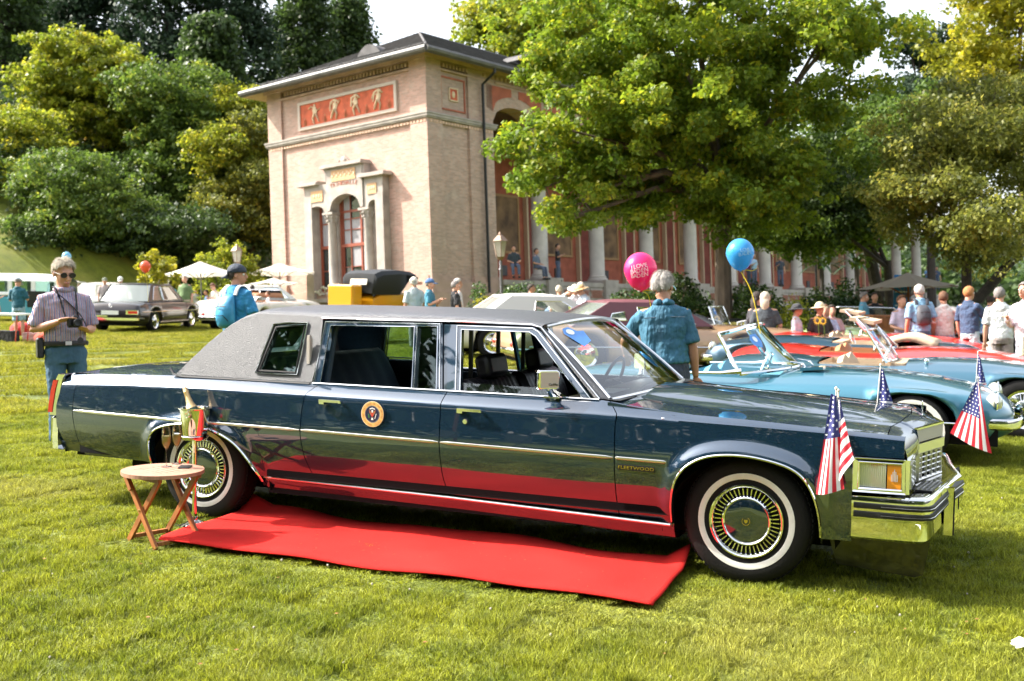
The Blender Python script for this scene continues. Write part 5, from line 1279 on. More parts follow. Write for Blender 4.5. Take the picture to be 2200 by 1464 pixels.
for i, (lb, a, dep, te, w, lm) in enumerate((
 ('tall dark broad tree in the top left corner', 30, 78, -160, 130, 'dark'), ('dark feathery conifer second from the left on the skyline', 205, 88, -120, 120, 'conifer'),
 ('dark hanging-branched conifer in the middle of the left skyline', 380, 84, -190, 150, 'conifer'), ('tall dark conifer with brown twigs left of the pavilion roof', 520, 86, -150, 130, 'conifer'),
 ('dense dark tree behind the left half of the pavilion roof', 670, 92, -40, 130, 'dark'), ('dark rounded tree sloping down to the right behind the pavilion roof', 770, 96, 0, 85, 'dark'),
 ('dark conifer standing behind the two tall ones at the left', 130, 98, -160, 130, 'conifer'), ('dark tree low behind the pale hill trees', 470, 74, 40, 90, 'dark'))):
    conifer(lb, a, dep, te, w, 20000, 90+i, lm)
# far wood closing the hill behind everything
rng = random.Random(5); cl = []
for k in range(900):
    a = rng.uniform(-300, 2500); dep = rng.uniform(95, 150) if a < 900 else rng.uniform(105, 170); p = bp_(a, dep); cl.append((p.x, p.y, p.z+rng.uniform(1, 7 if a < 820 else 4), rng.uniform(1.6, 3.2)))
o = leaves('far_wood', cl, 60000, .75, LM_['dark'], None, 8, .5, .8); tag(o, 'dark wood covering the hill behind the pavilion', None, kind='stuff')
# undergrowth on the slope
cl = []
for k in range(620):
    a, dep = (rng.uniform(-150, 600), rng.uniform(54, 84)) if k < 420 else (rng.uniform(-150, 600), rng.uniform(60, 90)); p = bp_(a, dep); cl.append((p.x, p.y, p.z+rng.uniform(.2, 1.6), rng.uniform(.7, 1.5)))
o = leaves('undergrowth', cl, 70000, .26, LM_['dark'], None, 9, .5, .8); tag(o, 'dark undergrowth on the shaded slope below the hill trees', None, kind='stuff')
# shrubs
def shrub(name, label, a, dep, w, top_e, n, lm, ls=.09, seed=1, cat='shrub', group=None, rd=1.0, second=None, low=0):
    base = bp_(a, dep); tp = sight(a, top_e, dep); H = max(.5, tp.z-base.z); rng = random.Random(seed)
    o = thing(name, label, cat, Matrix.Translation(base), group); W = w*dep/2421; cl = []
    for k in range(max(20, n//55)):
        an = rng.uniform(0, 2*pi); q = sqrt(rng.random()); x = W*q*cos(an); y = rd*q*sin(an); d = rh*x+fh*y
        cl.append((d.x, d.y, rng.uniform(.15+low, 1)*H*(1-.45*q*q), rng.uniform(.14, .3)*min(1, H)))
    b = MB()
    for q in cl[::5]: b.tube([(q[0]*.3, q[1]*.3, -.1), (q[0]*.8, q[1]*.8, q[2]*.6), q[:3]], [.03, .02, .008], n=4)
    b.build('stems', BARKD, o); leaves('foliage', cl, n, ls, lm, o, seed, .4, .9)
    if second: leaves('blossom', cl[::4], max(30, n//16), ls*.8, second, o, seed+3, .2, .9)
    return o
PINKW = leaf_mat('pale_blossom', (.5, .42, .36), (.7, .62, .55), None, .2)
for args in (
 ('round_shrub', 'dark green shrub under the terrace beside the street lamp', 1120, 33, 62, 600, 5000, LM_['shrub'], .09, 1),
 ('flowering_shrub', 'small yellow flowered shrub at the foot of the street lamp', 1052, 30, 32, 628, 1800, LM_['yellow'], .07, 2),
 ('round_shrub', 'low dark shrub at the corner of the pavilion left of the lamp', 1030, 36, 22, 615, 1400, LM_['shrub'], .08, 3),
 ('rhododendron', 'rhododendron with pale flowers behind the man in the blue shirt', 1440, 28, 95, 590, 11000, LM_['shrub'], .10, 4),
 ('round_shrub', 'glossy dark shrub in front of the terrace wall right of the pink balloon', 1345, 30, 60, 620, 5000, LM_['shrub'], .09, 5),
 ('round_shrub', 'dense dark bush right of the big tree trunk', 1620, 27, 60, 610, 6000, LM_['shrub'], .09, 6),
 ('spreading_shrub', 'bright green feathery bush under the blue balloon', 1690, 26, 62, 640, 6000, LM_['light'], .07, 7),
 ('spreading_shrub', 'large dark green bush left of the grey parasol', 1800, 28, 110, 605, 12000, LM_['shrub'], .09, 8),
 ('spreading_shrub', 'dark bush behind the people at the right edge', 2120, 28, 120, 655, 6000, LM_['shrub'], .09, 9),
 ('yellow_sapling', 'small yellow leaved tree behind the dark saloon', 335, 40, 48, 520, 3000, LM_['yellow'], .13, 10),
 ('feathery_shrub', 'light green feathery shrub behind the white parasols', 490, 46, 80, 505, 9000, LM_['light'], .11, 11),
 ('round_shrub', 'yellow green shrub beside the left corner of the pavilion', 572, 44, 26, 600, 1800, LM_['light'], .10, 12)):
    shrub(*args[:4], args[4], args[5], args[6], args[7], args[8], seed=args[9]*7, second=PINKW if args[0] in ('rhododendron',) else None, group='shrubs below the terrace' if 'shrub' in args[0] and args[2] > 1000 else None)
# palms on the terrace
for a, dep, lb in ((1840, 46, 'potted palm on the terrace left of the parasol top'), (1765, 48, 'potted palm on the terrace behind the big dark bush')):
    p = sight(a, 600, dep); o = thing('palm', lb, 'palm', Matrix.Translation(p)); b = MB(); b.tube([(0, 0, -1), (0, 0, .6)], .10, n=6); b.build('trunk', BARKD, o)
    b = MB()
    for k in range(26):
        an = k*2.4; el = .2+1.1*((k*7) % 10)/10; L_ = 1.3; pts = [Vector((0, 0, .6))+Vector((cos(an)*t*L_*cos(el), sin(an)*t*L_*cos(el), t*L_*sin(el)-.7*t*t)) for t in (0, .3, .6, .85, 1.0)]
        b.tube(pts, [.02, .05, .07, .05, .01], n=4, sq=(1, .15))
    b.build('fronds', LM_['shrub'], o)
# wood behind the photographer, seen only as reflections and from beside
cl = []
for k in range(760):
    an = rng.uniform(radians(188), radians(352)); r = rng.uniform(26, 34); x, y = CAMW.x+r*cos(an), CAMW.y+r*sin(an); z = ground_z(x, y); cl.append((x, y, z+rng.uniform(.3, 15), rng.uniform(1.6, 2.6)))
o = leaves('park_trees_behind', cl, 80000, .6, LM_['dark'], None, 12, .5, .9); tag(o, 'row of dark park trees closing the lawn behind the camera', None, kind='stuff')
# ================================================================ the other cars
def pose(lat, dep, head, n=0.0):      # standing square on the lawn, head = heading in degrees seen on the lawn
    p = LD(lat, dep); q = TM.transposed() @ p
    return Matrix.Translation(p) @ TM.to_4x4() @ Matrix.Rotation(radians(head), 4, 'Z') @ Matrix.Translation((0, 0, n))
def simple_wheel(r=.33, w=.18, wire=False, wall=False):
    t = MB(); t.lathe([(r*.62, -w*.38), (r*.68, -w*.5), (r*.86, -w*.53), (r*.97, -w*.42), (r, -w*.2), (r, w*.2), (r*.97, w*.42), (r*.8, w*.5), (r*.6, w*.4)], axis='Y', n=32)
    c = MB(); c.lathe([(r*.66, -w*.42), (r*.64, -w*.5), (r*.58, -w*.46), (r*.52, -w*.34), (r*.30, -w*.36), (r*.27, -w*.5), (r*.12, -w*.56), (0, -w*.57)], axis='Y', n=24)
    rest = [(c, M['chrome'], 'rim')]
    if wire:
        s = MB()
        for k in range(24):
            a = 2*pi*k/24; s.tube([(r*.12*cos(a+.3), -w*.5, r*.12*sin(a+.3)), (r*.58*cos(a), -w*.3, r*.58*sin(a))], .004, n=3)
        rest.append((s, M['chrome'], 'spokes'))
    if wall:
        q = MB(); q.lathe([(r*.72, -w*.535), (r*.8, -w*.552), (r*.87, -w*.545)], axis='Y', n=32); rest.append((q, M['white_wall'], 'whitewall'))
    return (t, M['tyre'], 'wheel'), rest
def smooth_keys(keys, step):
    x = np.arange(keys[0][0], keys[-1][0]+1e-6, step); K = np.array(keys); out = [x]
    for c in range(1, K.shape[1]):
        y = np.interp(x, K[:, 0], K[:, c]); k = max(1, int(.14/step)); pad = np.concatenate([2*y[0]-y[1:k+1][::-1], y, 2*y[-1]-y[-k-1:-1][::-1]]); ker = np.hanning(2*k+3)[1:-1]; ker = ker[:2*k+1]/ker[:2*k+1].sum()
        y2 = np.convolve(pad, ker, 'valid'); y2[0] = y[0]; y2[-1] = y[-1]; out.append(y2)
    return np.array(out).T
def car(name, label, mw, keys, axles, paint_, ra=.40, wheel=None, wr=.33, group=None, cockpit=None, gh=None, roofm=None, lampm=None, strips=(), bumper=True, grille=None, interior=None, tail=True, step=.05, track=.11, hump=0.0, under=True):
    o = thing(name, label, 'car', mw, group); S = smooth_keys(keys, step); b = MB()
    fy = [(.86, 0), (.955, .10), (.99, .26), (1.0, .45), (.992, .62), (.975, .78), (.945, .90), (.90, .97), (.84, 1.0)]
    ft = [(.72, .45, -.25), (.60, .72, -.75), (.45, .9, -.9), (.25, .98, -.3), (0, 1.0, 0)]
    rows = []
    for x, w, zl, zs, zt in S:
        za = zl
        for ax in axles:
            d = abs(x-ax)
            if d < ra: za = max(za, wr*.98+sqrt(ra*ra-d*d)*.93 if zs-.1 > wr+ra*.93 else min(zs-.06, wr+sqrt(ra*ra-d*d)*.85))
        if zl < 0.2: pass
        col = [Vector((x, w*a, lerp(za, zs, f))) for a, f in fy]+[Vector((x, w*a, zs+(zt-zs)*f+hump*h*w)) for a, f, h in ft]
        rows.append([Vector((p.x, -p.y, p.z)) for p in col]+[p for p in col[-2::-1]])
    nc = len(rows[0]); b.grid(rows); mid = len(fy)+len(ft)-1
    if cockpit:
        x0, x1, cw = cockpit; keep = []
        for f in b.f:
            c = sum((Vector(b.v[i]) for i in f), Vector())/len(f)
            if x0 < c.x < x1 and abs(c.y) < cw and c.z > .45: continue
            keep.append(f)
        b.f = keep; b.m = [0]*len(keep)
    for r in (rows[0], rows[-1]): b.add(r, [tuple(range(nc))])
    body = b.build('body', paint_, o, angle=50)
    # underside and arches
    if under:
        b = MB(); L0, L1 = S[0][0], S[-1][0]; wm = max(s[1] for s in S)
        b.box(((L0+L1)/2, 0, .30), (L1-L0-.25, wm*1.7, .16)); b.box(((L0+L1)/2, 0, .42), (L1-L0-.4, wm*1.1, .3)); b.build('underside', M['dark'], o, smooth=False)
    wt = wheel or simple_wheel(wr); wy = max(s[1] for s in S)-track
    put_wheels(o, wt, [(ax, -wy, wr, 0) for ax in axles]+[(ax, wy, wr, 1) for ax in axles])
    f = S[-1]; r_ = S[0]
    def wid(x): return float(np.interp(x, S[:, 0], S[:, 1]))
    for (x0, x1, z, rad, mm) in strips:
        for s in (-1, 1):
            b = MB(); b.tube([(x, s*(wid(x)*1.0+.004), z) for x in np.linspace(x0, x1, 16)], rad, n=5); b.build('side_trim', mm, o)
    if bumper:
        for x, q, s in ((f[0]+.05, S[-4], 1), (r_[0]-.05, S[3], -1)):
            b = MB(); w = q[1]; b.tube(bez([(x-s*.42, -w*1.03, .42), (x-s*.12, -w*.98, .42), (x, -w*.7, .42), (x+s*.03, 0, .42), (x, w*.7, .42), (x-s*.12, w*.98, .42), (x-s*.42, w*1.03, .42)], 3), .05, n=8, sq=(.45, 1)); b.build('bumper', M['chrome'], o)
    if lampm:
        for s in (-1, 1):
            lx, ly, lz, lr = lampm
            b = MB(); b.sphere((lx, s*ly, lz), (lr*.8, lr, lr), 12, 8); l = b.build('headlight', M['clear_lens'], o)
            b = MB(); b.tube([Vector((lx+lr*.25, s*ly+lr*cos(a), lz+lr*sin(a))) for a in [2*pi*k/16 for k in range(17)]], lr*.13, n=5); b.build('headlight_rim', M['chrome'], l)
    if grille:
        gx, gw, gz, ghh = grille; b = MB(); b.sphere((gx, 0, gz), (.05, gw, ghh), 16, 8); gr = b.build('grille', M['black'], o)
        b = MB()
        for k in range(9): b.box((gx+.045, lerp(-gw*.8, gw*.8, k/8), gz), (.02, .02, ghh*1.3))
        b.tube([Vector((gx+.02, gw*cos(a), gz+ghh*sin(a))) for a in [2*pi*k/20 for k in range(21)]], .014, n=5); b.build('grille_teeth', M['chrome'], gr)
    if tail:
        for s in (-1, 1): b = MB(); b.sphere((r_[0]+.02, s*r_[1]*.82, r_[3]*.86), (.05, .06, .055), 8, 6); b.build('tail_light', M['red_lens'], o)
    if cockpit:
        x0, x1, cw = cockpit; im = interior or M['leather']; zb = float(np.interp((x0+x1)/2, S[:, 0], S[:, 4]))
        b = MB(); P = [(x0, -cw), (x1, -cw), (x1, cw), (x0, cw)]
        b.grid([[Vector((x, y, z)) for x, y in P] for z in (zb-.02, .40)], close_u=True); b.add([(x, y, .40) for x, y in P], [(0, 1, 2, 3)]); b.build('cockpit_lining', im, o, smooth=False)
        for s in (-1, 1):
            b = MB(); rows = []
            xs_ = x0+.38
            for k in range(9):
                q = k/8; y = s*cw*.5+lerp(-1, 1, q)*cw*.42; e = .9+.1*sin(pi*q)
                rows.append([Vector((xs_-.0, y, .45)), Vector((xs_+.02, y, .55)), Vector((xs_-.06, y, zb*e+.0)), Vector((xs_-.12, y, zb*e+.07)), Vector((xs_-.19, y, zb*e+.03)), Vector((xs_-.2, y, .45))])
            b.grid(rows, close_u=True); b.add(rows[0]+rows[-1], [tuple(range(6)), tuple(reversed(range(6, 12)))]); b.box((xs_+.25, s*cw*.5, .50), (.45, cw*.84, .14)); b.build('seat', im, o)
        b = MB(); b.box((x1-.08, 0, zb-.06), (.16, cw*1.9, .12)); b.build('dashboard', im, o, smooth=False)
        b = MB(); c = Vector((x1-.30, cw*.5, zb+.0)); b.tube([c+Vector((.06*sin(a), .18*cos(a), .17*sin(a))) for a in [2*pi*k/18 for k in range(19)]], .011, n=5)
        b.tube([c, c+Vector((.22, 0, -.06))], .015, n=5); b.tube([c+Vector((0, -.17, 0)), c+Vector((0, .17, 0))], .009, n=4); b.build('steering_wheel', M['chrome'], o)
    if gh: greenhouse(o, gh, roofm or paint_)
    return o
def greenhouse(o, gh, roofm):
    xr0, xf0, xr1, xf1, zb, zr, wb, wrf, wins, solid = gh
    def gq(x, z, s, dy=0): t = (z-zb)/(zr-zb); return Vector((x, s*(lerp(wb, wrf, t)-dy), z))
    for s in (-1, 1):
        out = [(xr0, zb), (xr1, zr), (xf1, zr), (xf0, zb)]
        b = MB(); b.poly([gq(x, z, s) for x, z in out], [[gq(x, z, s) for x, z in w] for w in wins], ext=(0, -s*.03, 0)); b.build('side_frame', roofm, o, smooth=False)
        for w in wins:
            b = MB(); b.add([gq(x, z, s, .015) for x, z in w], [tuple(range(len(w)))]); b.build('side_window', M['glass'], o, smooth=False)
            b = MB(); P = [gq(x, z, s, -.004) for x, z in w]; b.tube(P+[P[0]], .009, n=4); b.build('window_trim', M['chrome'], o)
    b = MB(); rows = []
    for i in range(13):
        t = i/12; x = lerp(xr1-.03, xf1+.03, t); dz = -.06*((2*t-1)**4)
        rows.append([Vector((x, y*wrf, zr+dz+.05*(1-abs(y)**3))) for y in (-1, -.93, -.8, -.5, 0, .5, .8, .93, 1)])
    b.grid(rows); b.build('roof', roofm, o, angle=60)
    for nm, xa, xb in (('windscreen', xf0, xf1), ('rear_window', xr0, xr1)):
        sg = 1 if nm[0] == 'w' else -1; rows = []; inset = 0.0
        for j in range(5):
            t = j/4; rows.append([Vector((lerp(xa, xb, t)+sg*.10*(1-(2*i/10-1)**2), lerp(wb, wrf, t)*(2*i/10-1)*.97, lerp(zb-.01, zr-.01, t))) for i in range(11)])
        b = MB(); b.grid(rows); g1 = b.build(nm, M['glass'] if nm[0] == 'w' else mat('rear_glass_'+o.name, (.35, .40, .38), rough=.02, alpha=.55, spec=.8, coat=1), o)
        b = MB(); b.tube(rows[0]+[r[-1] for r in rows[1:]]+rows[-1][::-1]+[r[0] for r in rows[::-1]], .022, n=6); b.build('glass_surround', roofm, o)
def flatscreen(o, x0, z0, w, h, rake, nm='windscreen', sticker=True, mm=None, curve=.0):
    """free-standing chrome framed screen of an open car"""
    rows = []
    for j in range(5):
        t = j/4; rows.append([Vector((x0-rake*t+curve*(1-(2*i/12-1)**2)*(1-.35*t), (w-.06*t*t)*(2*i/12-1), z0+h*t)) for i in range(13)])
    b = MB(); b.grid(rows); g_ = b.build(nm, M['glass'], o)
    b = MB(); b.tube(rows[0]+[r[-1] for r in rows[1:]]+rows[-1][::-1]+[r[0] for r in rows[::-1]], .016, n=6); b.build('screen_frame', M['chrome'], o)
    if sticker:
        i = 2; c = rows[3][i]; e1 = (rows[3][i+1]-c).normalized(); e2 = (rows[4][i]-c).normalized(); n = e1.cross(e2).normalized()
        if n.x < 0: n = -n
        b = MB(); c = c+n*.006; b.add([c+e1*a*.09+e2*d*.09 for a, d in ((-.2, .9), (.9, .9), (1, -.2), (.4, -1), (-.7, -.5), (-.8, .3))], [(0, 1, 2, 3, 4, 5)]); st = b.build('entry_sticker', M['sticker_blue'], o, smooth=False)
        b = MB(); c = c+n*.003; b.add([c+e1*(.03*cos(a)+.01)+e2*(.03*sin(a)+.02) for a in [2*pi*k/12 for k in range(12)]], [tuple(range(12))]); b.build('sticker_badge', M['sticker_white'], st, smooth=False)
    return g_
LBLUE = paint('light_blue_metallic_paint', (.045, .17, .24), .45, .35); SBLUE = paint('steel_blue_paint', (.045, .13, .19), .5, .35)
REDP = paint('bright_red_paint', (.62, .022, .018), .0, .3); NBLUE = paint('dark_slate_blue_paint', (.04, .09, .14), .5, .35)
YEL = paint('pale_yellow_paint', (.66, .55, .12), .0, .35); TAN = paint('tan_metallic_paint', (.42, .26, .15), .3, .4); WHT = paint('cream_white_paint', (.75, .72, .66), 0, .35)
BRN = paint('dark_brown_paint', (.014, .008, .006), .3, .3); PGRN = paint('pale_green_paint', (.45, .62, .28), 0, .35); CREAMC = mat('tan_canvas_hood', (.50, .38, .26), rough=.85, var=.12, vscale=8, bump=.3, bscale=30)
MAR = mat('maroon_vinyl', (.13, .045, .055), rough=.5, bump=.4, bscale=90); WVIN = mat('white_vinyl', (.62, .60, .57), rough=.6, bump=.4, bscale=90); BLKC = mat('black_canvas', (.022, .025, .03), rough=.75, bump=.4, bscale=60)
BLUEI = mat('light_blue_interior', (.09, .28, .38), rough=.45); TANI = mat('tan_leather', (.45, .20, .09), rough=.5); 
sport = [(-2.22, .42, .30, .50, .56), (-2.15, .70, .26, .60, .68), (-1.9, .84, .22, .66, .76), (-1.4, .90, .20, .70, .80), (-.9, .91, .20, .69, .76), (-.2, .90, .20, .69, .76), (.45, .90, .20, .71, .82), (1.0, .90, .20, .72, .82), (1.5, .90, .20, .71, .78), (1.95, .86, .24, .66, .70), (2.15, .74, .30, .58, .61), (2.24, .50, .34, .50, .52)]
ROW = 'open sports cars parked in a row beside the limousine'
def sported(mw, name, label, pm, interior, **k):
    return car(name, label, mw, sport, (-1.27, 1.38), pm, cockpit=(-.85, .12, .60), interior=interior, group=ROW, lampm=(2.06, .66, .60, .095), grille=(2.18, .48, .44, .10), **k)
c1 = sported(LM(-.86, 5.72, 0), 'sports_car', 'light blue open sports car right behind the limousine, with a wraparound chrome windscreen', LBLUE, BLUEI, wheel=simple_wheel(.33, wall=True), strips=((-2.0, 1.9, .42, .008, M['chrome']),))
# wraparound windscreen
b = MB(); rows = []
for j in range(7):
    t = j/6; rows.append([Vector((.02+.50*cos(a)*(1-.25*t)-.30-.32*t+(.10*t*abs(sin(a))), (.80-.10*t)*sin(a), .76+.06*cos(a)+.42*t*(1-.10*abs(sin(a))**3))) for a in [lerp(-1.45, 1.45, i/20) for i in range(21)]])
b.grid(rows); b.build('windscreen', M['glass'], c1)
b = MB(); b.tube(rows[0]+[r[-1] for r in rows[1:]]+rows[-1][::-1]+[r[0] for r in rows[::-1]], .020, n=7); b.build('screen_frame', M['chrome'], c1)
for s in (-1, 1): b = MB(); b.tube([(-.90, s*.84, .76), (-.4, s*.835, .775), (-.20, s*.80, .80)], [.012, .016, .03], n=6); b.build('door_top_trim', M['chrome'], c1)
i = 5; c = rows[4][i]; e1 = (rows[4][i+1]-c).normalized(); e2 = (rows[5][i]-c).normalized(); n_ = e1.cross(e2).normalized(); n_ = n_ if n_.dot(Vector((.5, -1, 0))) > 0 else -n_
b = MB(); c = c+n_*.006; b.add([c+e1*a*.10+e2*d*.09 for a, d in ((-.2, .9), (.9, .9), (1, -.2), (.4, -1), (-.7, -.5), (-.8, .3))], [(0, 1, 2, 3, 4, 5)]); st = b.build('entry_sticker', M['sticker_blue'], c1, smooth=False)
b = MB(); c = c+n_*.003; b.add([c+e1*(.035*cos(a)+.01)+e2*(.035*sin(a)+.02) for a in [2*pi*k/12 for k in range(12)]], [tuple(range(12))]); b.build('sticker_badge', M['sticker_white'], st, smooth=False)
b = MB(); b.box((.42, -.42, .83), (.22, .16, .03), Matrix.Rotation(-.1, 3, 'Y')); b.build('air_scoop', LBLUE, c1, smooth=False)
for yy in (-.3, .15): b = MB(); b.tube([(.34, yy, .82), (.30, yy+.05, .86), (.16, yy+.12, .87)], .008, n=5); b.build('wiper', M['chrome'], c1)
c2 = sported(LM(.12, 8.35, 0), 'sports_car', 'steel blue open roadster parked second in the row, with a raked flat windscreen', SBLUE, CREAMC, wheel=simple_wheel(.33, wire=True))
flatscreen(c2, .14-.22, .78, .70, .36, .24, curve=.06)
b = MB(); b.sphere((.35, -.6, .80), (.03, .03, .035), 8, 6); b.build('bonnet_catch', M['chrome'], c2)
c3 = sported(LM(-.25, 11.0, 0), 'sports_car', 'bright red open sports car in the middle of the row, with tan seats', REDP, TANI)
flatscreen(c3, .05, .80, .72, .40, .40, curve=.08)
c4 = sported(LM(-1.15, 13.5, pi), 'sports_car', 'dark slate blue roadster facing left with a folded tan hood', NBLUE, CREAMC)
b = MB(); rows = []
for i in range(12):
    t = i/11; rows.append([Vector((lerp(-1.5, -.55, t), y, .78+.14*sin(pi*min(1, t*1.1))*(1-.3*abs(y))+.012*sin(9*t+5*y))) for y in (-.78, -.6, -.3, 0, .3, .6, .78)])
b.grid(rows); o_ = b.build('folded_hood', CREAMC, c4); o_.modifiers.new('s', 'SOLIDIFY').thickness = .09
c5 = sported(LM(-1.0, 15.9, 0), 'sports_car', 'red open sports car at the back of the row with its nose by the people', REDP, CREAMC)
flatscreen(c5, .08, .80, .72, .42, .44, curve=.08)
for cc, z in ((c3, .93), (c5, .95)):
    b = MB(); b.box((-.30, 0, z+.24), (.34, 1.15, .05), Matrix.Rotation(.15, 3, 'Y')); ob = b.build('sun_visors', CREAMC, cc, smooth=False)
c6 = sported(LM(-4.45, 17.9, 0), 'sports_car', 'dark grey roadster with a black tonneau and chrome windscreen left of the folded tan hood', NBLUE, M['leather'])
flatscreen(c6, .25, .80, .70, .40, .16, curve=.08)
b = MB(); b.grid([[Vector((x, y, .80+.12*(1-abs(y)/.8)*h)) for y in (-.75, -.5, 0, .5, .75)] for x, h in ((-1.3, .3), (-.9, 1.4), (-.3, 1.9), (.12, .6))]); b.build('tonneau', BLKC, c6)
c7 = sported(LM(-3.35, 20.4, pi), 'sports_car', 'pale yellow sports car facing left with a dark bonnet scoop', YEL, M['leather'], strips=((-2.0, 2.0, .44, .012, M['chrome']),))
b = MB(); b.sphere((1.05, .1, .82), (.35, .16, .07), 12, 6); b.build('bonnet_scoop', M['black'], c7)
c8 = car('convertible', 'pale green convertible with a square upright windscreen behind the red cars', LM(-1.6, 20.6, radians(75)), sport, (-1.27, 1.38), PGRN, cockpit=(-.85, .12, .60), interior=CREAMC, lampm=(2.06, .66, .6, .09), group=ROW)
flatscreen(c8, .15, .78, .74, .42, .12, sticker=False)
# two big American coupes behind
amer = [(-2.85, .80, .32, .62, .66), (-2.75, .92, .28, .76, .80), (-2.3, .97, .24, .84, .90), (-1.2, .99, .22, .86, .92), (0, .99, .22, .84, .90), (1.0, .99, .22, .83, .90), (2.0, .98, .22, .82, .88), (2.75, .94, .26, .80, .84), (2.88, .86, .32, .70, .72)]
W_coupe = [[(-.55, .92), (-.52, 1.22), (.25, 1.22), (.70, .92)]]
a1 = car('coupe', 'tan American coupe with a maroon vinyl roof seen past the limousine windscreen', pose(2.55, 21.5, 38), amer, (-1.55, 1.6), TAN, ra=.44, wr=.36, gh=(-1.75, .95, -1.0, .22, .88, 1.31, .84, .66, [[(-1.05, .98), (-1.0, 1.10), (-.75, 1.14), (-.72, .98)], [(-.45, .92), (-.50, 1.22), (.12, 1.22), (.62, .92)]], 0), roofm=MAR, lampm=(2.84, .7, .66, .1), strips=((-2.6, 2.6, .5, .012, M['chrome']),), group='American coupes behind the limousine')
a2 = car('coupe', 'white American coupe with a pale landau roof seen above the limousine roof', pose(.75, 25.5, 42), amer, (-1.55, 1.6), WHT, ra=.44, wr=.36, gh=(-1.75, .95, -1.05, .18, .88, 1.36, .84, .66, [[(-.60, .92), (-.52, 1.25), (.10, 1.25), (.64, .92)]], 0), roofm=WVIN, lampm=(2.84, .7, .66, .1), group='American coupes behind the limousine')
# dark saloon and white convertible at the left
sal = [(-2.42, .78, .34, .60, .64), (-2.36, .86, .28, .82, .86), (-1.9, .89, .24, .88, .93), (-1.0, .90, .22, .90, .94), (0, .90, .22, .90, .94), (1.0, .90, .22, .88, .93), (2.0, .88, .24, .84, .89), (2.38, .84, .28, .74, .78), (2.44, .74, .34, .62, .64)]
d1 = car('saloon_car', 'dark brown saloon car parked on the lawn with its tail towards us', pose(-11.35, 35.0, 107), sal, (-1.30, 1.45), BRN, ra=.40, wr=.34, wheel=simple_wheel(.34, wall=False), gh=(-1.55, 1.05, -1.05, .30, .92, 1.43, .78, .64, [[(-1.25, .96), (-.95, 1.36), (-.55, 1.36), (-.55, .96)], [(-.48, .96), (-.48, 1.36), (.22, 1.36), (.72, .96)]], 0), bumper=False, tail=False, strips=((-2.2, 2.3, .62, .012, M['chrome']), (-1.0, 1.1, .30, .018, M['satin'])))
b = MB(); b.box((-2.46, 0, .42), (.08, 1.78, .07)); b.box((-2.30, .88, .42), (.35, .05, .07)); b.box((-2.30, -.88, .42), (.35, .05, .07)); b.box((-2.47, .45, .50), (.04, .8, .035)); b.build('rear_bumper', M['chrome'], d1, smooth=False)
for s in (-1, 1):
    b = MB(); b.box((-2.405, s*.66, .615), (.04, .36, .12)); q = b.build('tail_light_surround', M['chrome'], d1, smooth=False); b = MB(); b.box((-2.43, s*.69, .615), (.02, .28, .08)); b.build('tail_light', M['red_lens'], d1, smooth=False)
b = MB(); b.box((-2.43, 0, .60), (.02, .52, .115)); pl = b.build('number_plate', M['white'], d1, smooth=False)
text('plate_lettering', 'M-HH 1966', .095, M['black'], pl, Matrix.Translation((-2.442, 0, .60)) @ Matrix.Rotation(-pi/2, 4, 'Z') @ Matrix.Rotation(pi/2, 4, 'X')) if False else None
b = MB(); b.tube([Vector((-2.40, .045*cos(a), .80+.045*sin(a))) for a in [2*pi*k/14 for k in range(15)]], .006, n=4)
for k in range(3): b.tube([(-2.40, 0, .80), (-2.40, .043*sin(2*pi*k/3), .80+.043*cos(2*pi*k/3))], .005, n=4)
b.build('boot_star', M['chrome'], d1)
d2 = car('convertible', 'white convertible with its tail towards us, half hidden by the man with the backpack', pose(-8.35, 37.0, 100), sal, (-1.30, 1.45), WHT, ra=.40, wr=.34, cockpit=(-1.0, .6, .6), interior=TANI, strips=((-2.2, 2.2, .45, .012, M['chrome']),))
flatscreen(d2, .72, .90, .66, .38, .3, sticker=False)
b = MB(); b.grid([[Vector((x, y, z)) for y in (-.66, -.3, .3, .66)] for x, z in ((-1.5, .94), (-1.35, 1.06), (-1.05, 1.08), (-.95, .95))]); b.build('folded_hood', M['white'], d2)
# camper bus
BUSB = paint('light_blue_bus_paint', (.05, .30, .42), 0, .35)
bus = thing('camper_bus', 'light blue and white camper bus at the left edge of the lawn', 'bus', pose(-17.6, 39.5, 24, -.12))
def bus_sec(x, inset=0):
    w = .86*(1-.0)-inset; e = 1 if abs(x) < 1.9 else .90; return w*e
b = MB(); b.box((0, 0, .72), (4.3, 1.72, .72)); q = b.build('lower_body', BUSB, bus, smooth=False); q.modifiers.new('b', 'BEVEL').width = .10
b = MB(); b.box((0, 0, 1.10), (4.32, 1.74, .06)); b.build('waist_trim', M['white'], bus, smooth=False)
b = MB(); rows = []
for i in range(11):
    t = i/10; x = lerp(-2.12, 2.12, t); e = .07*((2*t-1)**6)
    rows.append([Vector((x, y*(.80-e), 1.60+.22*(1-abs(y)**3.5)-e*1.5)) for y in (-1, -.95, -.85, -.6, 0, .6, .85, .95, 1)])
b.grid(rows); b.build('roof', M['white'], bus, angle=60)
for s in (-1, 1):
    wn_ = [[(-1.95+k*.80, 1.18), (-1.95+k*.80, 1.56), (-1.30+k*.80, 1.56), (-1.30+k*.80, 1.18)] for k in range(5)]
    b = MB(); b.poly([(-2.1, s*.84, 1.12), (-2.1, s*.80, 1.62), (2.05, s*.80, 1.62), (2.1, s*.84, 1.12)], [[(x, s*.82, z) for x, z in w] for w in wn_], ext=(0, -s*.03, 0)); b.build('window_band', M['white'], bus, smooth=False)
    for w in wn_: b = MB(); b.add([(x, s*.80, z) for x, z in w], [(0, 1, 2, 3)]); b.build('side_window', M['glass_tint'], bus, smooth=False)
